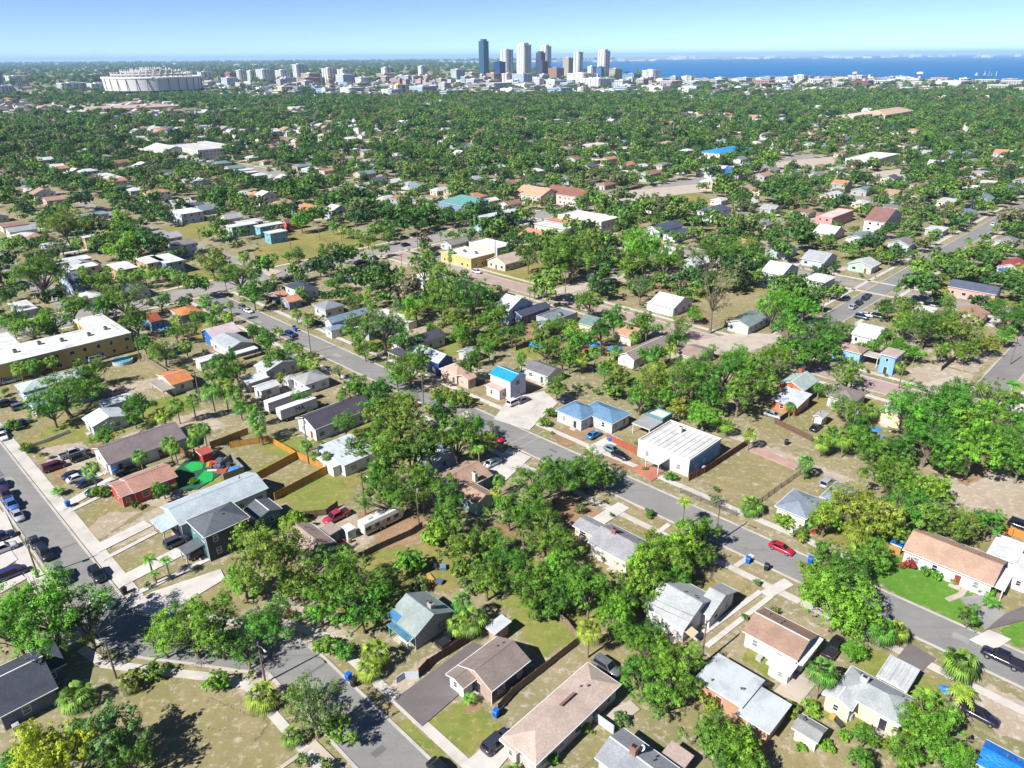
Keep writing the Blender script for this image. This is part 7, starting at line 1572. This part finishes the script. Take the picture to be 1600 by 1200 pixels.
for _ in range(30000):
    D = math.sqrt(srnd.uniform(790 ** 2, 2450 ** 2)); X = srnd.uniform(-.78, .78) * D; r = srnd.uniform(3.5, 9)
    nv = -cluster(X, D) - (.3 if not -.25 < X / D < .2 and D < 1750 else 0)
    p = pix(X, D, 5)
    if srnd.random() > .74 + .45 * nv + max(0, (p[0] - 500) / 4000): continue
    lim = 1900 if p[0] < 340 else 1720
    if D > lim and srnd.random() < min(.86, .4 + (D - lim) / 200): continue
    if p[0] < 330 and p[1] < 178 and p[1] > 158 and srnd.random() < .75: continue
    if on_road(*AB(X, D), 1.5) : continue
    a, b = AB(X, D)
    if any(q[0] - 3 < a < q[1] + 3 and q[2] - 3 < b < q[3] + 3 for q in BIGR): continue
    a2, b2 = AB(X * (1 + 38 / D), D + 38)
    if any(q[0] - 3 < a2 < q[1] + 3 and q[2] - 3 < b2 < q[3] + 3 for q in BIGR): continue
    canopy.append((X, D, r))
instancer('far_canopy', canopy, 'unbroken green tree canopy stretching to the downtown towers')
horizon_t = []; WPOLY = shore + farshore
for _ in range(9000):
    D = srnd.uniform(2600, 15000); X = srnd.uniform(-.8, .8) * D; p = pix(X, D, 0)
    if p[0] > 1000 or inpoly((X, D), WPOLY): continue
    horizon_t.append((X, D, srnd.uniform(7, 13) * (1 + D / 9000)))
instancer('horizon_trees', horizon_t, 'dark green tree belt on the land towards the horizon')

# low weeds and seedlings along fences and yards
def weeds():
    pts = []
    for _ in range(60000):
        D = math.sqrt(srnd.uniform(60 ** 2, 420 ** 2)); X = srnd.uniform(-.8, .8) * D; a, b = AB(X, D)
        nv = math.sin(a * .31 + 2 * math.sin(b * .07)) + math.sin(b * .27 + 1.5 * math.sin(a * .09)) + .6 * math.sin(a * .9) * math.sin(b * .8)
        if srnd.random() > .10 * (nv - .35): continue
        if on_road(a, b, .6) or any(q[0] - .2 < a < q[1] + .2 and q[2] - .2 < b < q[3] + .2 for q in RECTS): continue
        if any(inpoly((X, D), q) for q in CLEAR) and srnd.random() < .93: continue
        if any((X - q[0]) ** 2 + (D - q[1]) ** 2 < 12 for q in ROADS_FREE): continue
        pts.append((X, D, srnd.uniform(.35, 1.25)))
    return pts
WE = weeds()
instancer('undergrowth', WE, 'low weeds and seedling bushes scattered over the yards')

# ---------------------------------------------------------------- downtown
def facade(c, gc, fl=3.6, bay=6.0, gl=.64):
    key = ('facade', c, gc, fl, bay)
    if key not in _mc:
        t = NT('facade'); v = t.coord(); s = t.new('ShaderNodeSeparateXYZ'); t.l(v, s.inputs[0])
        fz = t.math('FRACT', t.math('DIVIDE', s.outputs['Z'], fl)); fx = t.math('FRACT', t.math('DIVIDE', t.math('ADD', s.outputs['X'], s.outputs['Y']), bay))
        w = t.math('MULTIPLY', t.math('LESS_THAN', fz, gl), t.math('LESS_THAN', fx, .74))
        t.fin(t.mix(w, alb(c, .6), alb(gc, .55)), .45, .4); _mc[key] = t.mat
    return _mc[key]
def tower(x0, x1, ytop, ybase, c, gc, label, stripes=0, sc=None, crown=None, name='tower', cat='tower', ratio=1.0, bay=6.0, fl=3.6):
    xm = (x0 + x1) / 2; D = g(xm, ybase)[1]; X = at_dist(xm, ybase, D)[0]; Z = at_dist(xm, ytop, D)[2]
    dep = pix(X, D, 20)[2]; W = (x1 - x0) * dep / FPX; sb = W / .71 / (1 + ratio); sa = sb * ratio; Z = max(Z, 6)
    r = thing(name, label, cat, (X, D, 0), TH, 'downtown buildings'); m = facade(c, gc, fl, bay); wc = paint(c)
    ch = Z * .06 if crown else 0
    MB().box(-sa / 2, sa / 2, -sb / 2, sb / 2, 0, Z - ch, 0, top=1).build('shaft', [m, wc], r)
    MB().box(-sa / 2 - .8, sa / 2 + .8, -sb / 2 - .8, sb / 2 + .8, Z - ch, Z - ch + 1.4).build('cornice', wc, r)
    if crown: MB().box(-sa * .32, sa * .32, -sb * .32, sb * .32, Z - ch + 1.4, Z).build('penthouse', paint(crown), r)
    elif Z > 18: MB().box(-sa * .2, sa * .2, -sb * .2, sb * .2, Z + 1.4, Z + 4).build('plant_room', wc, r)
    for i in range(stripes):
        f = (i + .5) / stripes - .5; sm = paint(sc or (240, 240, 238)); w = .22
        MB().box(f * sa - sa / stripes * w, f * sa + sa / stripes * w, -sb / 2 - 1.2, -sb / 2 - .01, 0, Z - ch).build('balcony_bay', sm, r)
        MB().box(sa / 2 + .01, sa / 2 + 1.2, f * sb - sb / stripes * w, f * sb + sb / stripes * w, 0, Z - ch).build('balcony_bay', sm, r)
    if not label: LATE.append((r, TNAME, None, None, None))
    return r
WT, BG, BLG = (236, 236, 232), (226, 210, 186), (90, 130, 170)
DG = (70, 90, 112)
REFS += [('the tallest teal glass tower', 757, 95, 10), ('the white striped condo tower', 818, 95, 12), ('the white condo tower by the bay', 942, 100, 12), ('the stadium', 243, 130, 70), ('the beige office slab', 887, 105, 10), ('the twin-bayed apartment slab', 415, 120, 20)]
tower(749, 764.5, 61, 124, (58, 104, 128), (40, 84, 112), 'tallest tower downtown, slender dark teal glass', crown=(60, 100, 124), bay=3)
tower(807, 830, 67, 126, WT, (64, 76, 100), 'white condo tower with dark vertical window stripes', 4, crown=(200, 204, 206))
tower(837, 852, 80, 125, (96, 104, 122), (56, 66, 88), 'dark grey stepped tower right of the striped condo', crown=(70, 80, 100))
tower(837.5, 856, 96, 128, (86, 92, 118), (50, 58, 86), 'lower dark slab in front of the dark stepped tower')
tower(844, 861, 70, 121, (222, 230, 234), (100, 130, 160), 'pale tower peeking behind the dark stepped tower', 2, crown=(224, 228, 230))
tower(879, 895, 91, 126, (214, 200, 180), (140, 130, 124), 'beige office slab left of a pale blue tower')
tower(895, 910, 82, 125, (224, 232, 238), (84, 120, 156), 'white and blue tower right of the beige office slab', 2)
tower(932, 952, 77, 124, WT, (76, 92, 116), 'white condo tower standing nearest the open bay', 3, crown=(226, 226, 224))
tower(772, 790, 97, 126, (40, 76, 130), (34, 64, 118), 'navy blue office block right of the teal tower', bay=3)
tower(781, 802, 78, 121, (214, 226, 232), (70, 120, 160), 'white and blue tower between teal tower and striped condo', 2)
tower(856, 881, 107, 128, (186, 150, 128), (120, 100, 96), 'brown brick block below the dark stepped tower')
for x0, x1, yt, yb, c, gc, nm, st in (
    (597, 612, 106, 128, WT, DG, 'white mid-rise', 2), (654, 667, 104, 128, WT, DG, 'white mid-rise', 2), (660, 677, 118, 131, BG, DG, 'beige mid-rise', 0), (705, 728, 109, 129, WT, BLG, 'white and blue mid-rise', 0), (727, 750, 114, 131, BG, DG, 'cream stepped block', 0), (460, 481, 101, 128, WT, DG, 'white apartment tower', 3),
    (372, 387, 110, 132, WT, DG, 'white bay-fronted block', 3), (388, 401, 111, 132, WT, DG, 'white bay-fronted block', 3), (402, 430, 109, 131, (226, 230, 236), DG, 'white bay-fronted block', 4), (432, 456, 110, 131, (220, 226, 234), DG, 'white bay-fronted block', 4), (472, 502, 115, 133, BG, DG, 'beige block', 0), (504, 528, 107, 130, BG, DG, 'cream tall block', 3), (528, 550, 109, 130, (226, 224, 218), DG, 'pale tall block', 2),
    (526, 556, 117, 137, WT, (110, 160, 196), 'white and blue office block', 0), (556, 577, 122, 138, WT, (170, 176, 184), 'white windowless block', 0), (472, 490, 127, 138, WT, DG, 'small white block', 0), (434, 450, 124, 136, WT, DG, 'low white block', 0), (609, 640, 133, 147, (222, 196, 158), DG, 'tan low block', 2), (640, 684, 135, 148, (206, 220, 230), BLG, 'long pale blue low block', 0), (596, 615, 120, 132, BG, DG, 'cream low block', 0), (625, 653, 119, 133, (206, 214, 220), BLG, 'pale grey low block', 0), (685, 705, 130, 142, WT, DG, 'small white block', 0), (755, 800, 130, 140, (226, 220, 214), DG, 'wide cream low block', 0), (760, 782, 115, 131, (222, 190, 156), DG, 'tan mid-rise', 0), (784, 806, 115, 131, (226, 206, 180), DG, 'sand-coloured mid-rise', 2),
    (917, 931, 104, 127, WT, BLG, 'white mid-rise', 2), (931, 944, 105, 128, (80, 120, 170), BLG, 'blue glass mid-rise', 0), (951, 972, 108, 129, BG, DG, 'cream mid-rise', 0), (972, 1001, 116, 132, (140, 180, 210), BLG, 'light blue glass block', 0), (1002, 1031, 110, 129, WT, DG, 'white and black mid-rise', 2), (885, 932, 115, 134, WT, (160, 166, 176), 'wide white block', 4), (910, 962, 123, 138, WT, (150, 156, 168), 'long white low block', 6), (994, 1013, 124, 137, BG, DG, 'cream low block', 0), (800, 832, 116, 133, (214, 222, 230), BLG, 'pale glass low block', 0), (1029, 1066, 127, 137, (226, 210, 206), DG, 'pink low block', 0), (832, 846, 122, 134, WT, DG, 'small white block', 0), (846, 884, 126, 137, WT, (170, 178, 186), 'white low arena-like block', 0), (728, 756, 124, 137, WT, DG, 'white low block', 0),
    (12, 47, 119, 135, WT, DG, 'white low-rise', 2), (0, 24, 135, 151, (206, 216, 226), (60, 80, 110), 'pale blue-grey block', 4), (-4, 8, 111, 134, (150, 170, 190), DG, 'slate tower cut by the left edge', 0), (94, 140, 130, 142, (220, 228, 234), DG, 'long white low block', 4), (138, 172, 131, 142, WT, DG, 'white low block', 3), (142, 166, 116, 126, (226, 206, 180), DG, 'tan low block', 0), (287, 310, 113, 128, (220, 228, 236), DG, 'white bay-fronted block', 3), (311, 335, 113, 128, (214, 222, 234), DG, 'white bay-fronted block', 3), (347, 374, 122, 136, WT, BLG, 'white low block', 0), (355, 372, 114, 130, (206, 120, 100), DG, 'brick red block', 0),
    (1066, 1100, 127, 134, WT, DG, 'white hangar', 0), (1100, 1135, 125, 132, (222, 214, 206), DG, 'pale hangar', 0), (1150, 1175, 122, 129, WT, DG, 'white hangar', 0), (1210, 1238, 121, 130, WT, DG, 'white waterfront block', 0), (1238, 1262, 118, 129, WT, DG, 'white waterfront block', 2), (1262, 1300, 124, 132, WT, DG, 'white waterfront block', 0), (1323, 1356, 118, 125, WT, DG, 'white boat shed', 0), (1326, 1363, 127, 137, (150, 100, 90), DG, 'brown low block', 0), (1363, 1400, 126, 134, WT, DG, 'white waterfront block', 0), (1410, 1440, 124, 132, WT, DG, 'white waterfront block', 0), (1455, 1522, 127, 136, WT, (200, 200, 200), 'long white warehouse', 0), (1522, 1560, 125, 133, WT, DG, 'white waterfront block', 0), (1560, 1605, 126, 136, (226, 222, 214), DG, 'pale waterfront block', 0), (1300, 1324, 129, 137, (226, 222, 220), DG, 'pale low block', 0), (1180, 1210, 126, 134, (206, 160, 150), DG, 'pink-roofed low block', 0), (1540, 1580, 133, 143, (226, 220, 210), DG, 'pale low block', 0), (1580, 1610, 138, 147, (226, 214, 204), DG, 'cream low block', 0),
    (1195, 1225, 181, 190, WT, DG, 'small white block', 0), (630, 668, 201, 209, (220, 206, 190), DG, 'low cream block', 0), (470, 500, 206, 214, WT, DG, 'low white block', 0)):
    TNAME = nm; tower(x0, x1, yt, yb, c, gc, None, st, name='city_block', cat='building', ratio=srnd.uniform(.6, 1.3))
for i in range(150):                       # the lower blocks that fill the skyline's foot
    x = srnd.uniform(340, 1600) if i % 3 else srnd.uniform(580, 1060); w = srnd.uniform(7, 22) if i % 4 else srnd.uniform(18, 34); yb = srnd.uniform(129, 139) if x < 1060 else srnd.uniform(127, 137); h = srnd.uniform(4, 14) if x < 1060 else srnd.uniform(2.5, 6)
    c, cn = srnd.choice(((WT, 'white'), (WT, 'white'), (BG, 'cream'), ((206, 216, 226), 'pale blue'), ((222, 200, 176), 'tan'), ((214, 176, 160), 'pink'))); TNAME = cn + ' ' + srnd.choice(('boxy', 'squat', 'flat-topped')) + ' block'
    tower(x - w / 2, x + w / 2, yb - h, yb, c, srnd.choice((DG, BLG, (160, 166, 176))), None, 0, name='city_block', cat='building', ratio=srnd.uniform(.5, 1.4))
TNAME = None
# the low city between the canopy and the towers, too many blocks to pick apart
fm = MB()
for i in range(620):
    D = srnd.uniform(1730, 3050); x = srnd.uniform(330, 1640)
    X = (x - 800) / FPX * D * 1.02
    if inpoly((X, D), WPOLY) or pix(X, D, 0)[1] < (119 if x > 1060 else 112): continue
    w, dp, h = srnd.uniform(8, 24), srnd.uniform(8, 24), srnd.choice((5, 7, 9, 12, 16)) * (1 if x < 1060 else .6); c0, s0 = math.cos(TH), math.sin(TH); mi = srnd.randrange(5)
    n = len(fm.v); fm.box(-w, w, -dp, dp, 0, h, mi, top=5 + srnd.randrange(2)).box(-w * .3, w * .2, -dp * .3, dp * .3, h, h + 2.5, mi)
    for j in range(n, len(fm.v)): q = fm.v[j]; fm.v[j] = (X + q[0] * c0 - q[1] * s0, D + q[0] * s0 + q[1] * c0, q[2])
o = fm.build('low_city_blocks', [facade(WT, DG), facade(BG, DG), facade((214, 222, 230), BLG), paint(WT), facade((222, 196, 172), DG), membrane((236, 236, 232)), membrane((200, 202, 204))]); o['kind'] = 'stuff'; tag(o, 'dense low pale buildings around the foot of the downtown towers', 'buildings')
# airport control tower on the waterfront
X, Y = g(1334, 126); zt = at_dist(1334, 112, Y)[2]
r = thing('control_tower', 'slim pale control tower on the airport waterfront', 'tower', (X, Y, 0))
MB().lathe([(5, 0), (4.5, zt * .7), (9, zt * .75), (9, zt * .92), (5, zt)], 10).build('shaft', paint((226, 190, 180)), r)
X, Y = g(1436, 124); zt = at_dist(1436, 112, Y)[2]
r = thing('water_tower', 'white waterfront tower at the end of the boat sheds', 'tower', (X, Y, 0))
MB().lathe([(4, 0), (4, zt * .5), (12, zt * .7), (12, zt * .9), (3, zt)], 10).build('tank', paint((230, 234, 236)), r)
MB().lathe([(4.6, 0), (4.6, 5), (4.1, 6)], 10).build('base', paint((190, 190, 190)), r)
# airport apron and piers
sheet('airfield', [g(1330, 126), g(1400, 124.5), g(1420, 127), g(1340, 129.5)], 0.4, PM['field'] if False else paint((196, 190, 160)))
sheet('marina_water', [g(1365, 128.5), g(1440, 126), g(1455, 128), g(1370, 132.5)], 0.5, M_WATER)
for i, x in enumerate((1525, 1538, 1545, 1549, 1556)):
    y = 118.5 - (i % 2) * .6; X, Y = g(x, y); h = 16 + 4 * (i % 3)
    b = thing('sailboat', f'white sailboat on the bay, {("first", "second", "third", "fourth", "fifth")[i]} from the left', 'sailboat', (X, Y, .6), .3 * i, 'sailboats on the bay')
    MB().add([(-6, -1.6, 0), (3, -1.8, 0), (7, 0, 0), (3, 1.8, 0), (-6, 1.6, 0), (-6, -2, 1.6), (3, -2.2, 1.6), (8, 0, 1.8), (3, 2.2, 1.6), (-6, 2, 1.6)], [(0, 1, 6, 5), (1, 2, 7, 6), (2, 3, 8, 7), (3, 4, 9, 8), (4, 0, 5, 9), (5, 6, 7, 8, 9)]).build('hull', M_WHITE, b)
    MB().tube([(0, 0, 1.6), (0, 0, h)], .15, 5).build('mast', M_CHROME, b)
    MB().add([(-.2, 0, 2.6), (-6, 0, 2.8), (-2.5, 1.0, h * .5), (-.2, 0, h - .5)], [(0, 1, 2), (0, 2, 3), (2, 1, 3)]).add([(.4, .1, 2.2), (6.5, .1, 2.0), (.4, .1, h * .8), (2.5, .9, h * .35)], [(0, 1, 3), (1, 2, 3), (2, 0, 3)]).build('sail', M_WHITE, b)
# pale buildings on the far shore
fm = MB()
for _ in range(420):
    x = srnd.uniform(0, 1600); y = None
    if x < 700: D = srnd.uniform(6000, 16000); X = (x - 800) / FPX * D
    else:
        D = srnd.uniform(15000, 24000) if x > 1000 else srnd.uniform(11000, 15000); X = (x - 800) / FPX * D * 1.05
        if not (630 < x < 760 or 960 < x < 1060 or 1230 < x < 1290 or 1540 < x) and srnd.random() < .6: continue
    w = srnd.uniform(20, 60) * D / 12000; h = srnd.choice((10, 14, 20, 34, 50)) * D / 15000
    n = len(fm.v); fm.box(X - w, X + w, D - w, D + w, 0, h, srnd.randrange(2))
o = fm.build('far_shore_buildings', [M_WHITE, paint((200, 206, 214))]); o['kind'] = 'stuff'; tag(o, 'pale specks of buildings along the far horizon', 'buildings')

# ---------------------------------------------------------------- the domed stadium with its bare roof frame
def stadium():
    X, Y = g(243, 148.5); dep = pix(X, Y, 20)[2]; Rr = 71 * dep / FPX
    r = thing('domed_stadium', 'huge round white stadium with skeletal roof frame, upper left', 'stadium', (X, Y, 0), 0); n = 30
    zt = at_dist(243, 123.5, Y - Rr)[2]; za = at_dist(240, 105.5, Y)[2]
    cream = paint((250, 246, 238)); dark = plain('stadium_steel', (96, 104, 116)); gl = glass((60, 84, 110))
    def pt(a, rr, z): return (rr * math.cos(a), rr * math.sin(a), z)
    z0, z1 = zt * .34, zt
    pm = MB(); ha = math.pi / n * .985
    q = []
    for k in range(5):
        a = -ha + 2 * ha * k / 4; q += [pt(a, Rr * .965, z0), pt(a, Rr, z1), pt(a, Rr * .95, z1), pt(a, Rr * .93, z0)]
    for k in range(4):
        b = k * 4
        for i in range(4): pm.f.append((b + i, b + 4 + i, b + 4 + (i + 1) % 4, b + (i + 1) % 4)); pm.m.append(0)
    pm.v = q; pm.f += [(0, 1, 2, 3), (19, 18, 17, 16)]; pm.m += [0, 0]
    me = pm.mesh('wall_panel', cream); lo = MB(); q = []
    for k in range(5):
        a = -ha + 2 * ha * k / 4; q += [pt(a, Rr * .93, 0), pt(a, Rr * .93, z0 * .98)]
    lo.add(q, [(2 * k, 2 * k + 2, 2 * k + 3, 2 * k + 1) for k in range(4)]); lme = lo.mesh('arcade_glass', gl)
    lw = MB(); q = []
    for k in range(5):
        a = -ha + 2 * ha * k / 4; q += [pt(a, Rr * .985, 0), pt(a, Rr * .985, z0 * .5), pt(a, Rr * .96, z0 * .5)]
    lw.add(q, [(3 * k, 3 * k + 3, 3 * k + 4, 3 * k + 1) for k in range(4)] + [(3 * k + 1, 3 * k + 4, 3 * k + 5, 3 * k + 2) for k in range(4)]); lwme = lw.mesh('ramp_wall', cream)
    col = MB().tube([pt(0, Rr * .985, 0), pt(0, Rr * 1.004, z1)], .8, 6).mesh('column', dark)
    for i in range(n):
        a = 2 * math.pi * (i + .5) / n
        link('wall_panel', me, r, (0, 0, 0), (0, 0, a)); link('arcade_glass', lme, r, (0, 0, 0), (0, 0, a)); link('ramp_wall', lwme, r, (0, 0, 0), (0, 0, a)); link('column', col, r, (0, 0, 0), (0, 0, a - math.pi / n))
    ring = MB(); k = 60
    ring.tube([pt(2 * math.pi * i / k, Rr * .99, z1 + 2) for i in range(k + 1)], 2.6, 6, cap=False); ring.build('compression_ring', cream, r)
    def zr(f): return z1 + (za - z1) * (1 - f * f) ** .65
    for f, nm in ((.8, 1), (.6, 1), (.4, 1), (.2, 1)):
        t_ = MB().tube([pt(2 * math.pi * i / k, Rr * f, zr(f) - 4) for i in range(k + 1)], 2.0, 5, cap=False); t_.build('tension_ring', plain('ring_steel', (210, 206, 198)), r)
    rib = MB().tube([pt(0, Rr * f, zr(f) - 10) for f in (.98, .8, .6, .4, .2, .05)], .7, 4, cap=False).mesh('roof_cable', plain('cable_steel', (206, 204, 198)))
    for i in range(24): link('roof_cable', rib, r, (0, 0, 0), (0, 0, 2 * math.pi * i / 24))
    for f in (.8, .6, .4, .2):
        mast = MB().tube([pt(0, Rr * f, zr(f) - 16), pt(0, Rr * f, zr(f) + 2)], 1.8, 5).mesh('roof_mast', plain('mast', (226, 222, 214)))
        kk = int(48 * max(f, .35))
        for i in range(kk): link('roof_mast', mast, r, (0, 0, 0), (0, 0, 2 * math.pi * (i + .3) / kk))
    MB().add([pt(2 * math.pi * i / 40, Rr * .94, z1 * .6) for i in range(40)], [tuple(range(40))]).build('stands_floor', plain('stands', (150, 150, 150)), r)
    return X, Y, Rr
stadium()

# ---------------------------------------------------------------- the air
def haze():
    t = NT('haze_air'); t.n.remove(t.bsdf); v = t.new('ShaderNodeVolumePrincipled')
    v.inputs['Color'].default_value = (.46, .72, 1.0, 1); v.inputs['Density'].default_value = HAZE_D; v.inputs['Anisotropy'].default_value = 0.0
    t.l(v.outputs[0], t.out.inputs['Volume'])
    m = MB().box(-FAR - 500, FAR + 500, -400, FAR + 500, -1.5, 190).build('haze', t.mat); m['kind'] = 'stuff'; tag(m, 'thin pale blue air haze over the whole town', 'haze')
HAZE_D = 0.00005
haze()

# ---------------------------------------------------------------- labels that depend on the neighbours
ORD = ['nearest', 'second nearest', 'third nearest', 'fourth nearest', 'fifth nearest', 'sixth nearest', 'seventh nearest', 'eighth nearest', 'ninth nearest', 'tenth nearest', 'eleventh nearest', 'twelfth nearest'] + [f'{k}th nearest' for k in range(13, 60)]
for root, cname, x, y in CARS:
    if 'label' not in root: LATE.append((root, f'{cname} parked ' + root['category'], None, None, None))
jobs = {}
for o, base, cat, grp, _ in LATE:
    if cat: tag(o, None, cat, grp)
    p = pix(*o.location[:2], 2.0)
    best = min(REFS, key=lambda q: math.hypot((q[1] - p[0]) / max(q[3], 14), (q[2] - p[1]) / max(q[3] * .55, 9)))
    dx, dy = p[0] - best[1], p[1] - best[2]
    rel = ('left of' if dx < 0 else 'right of') if abs(dx) > abs(dy) * 1.1 else ('behind' if dy < 0 else 'in front of')
    jobs.setdefault((base, rel, best[0]), []).append((math.hypot(dx, dy), o))
for (base, rel, ref), L in jobs.items():
    L.sort(key=lambda q: q[0])
    for i, (_, o) in enumerate(L):
        s = f'{base} {rel} {ref}' if len(L) == 1 else f'{ORD[i]} {base} {rel} {ref}'
        w = s.split(); o['label'] = ' '.join(w[:16])
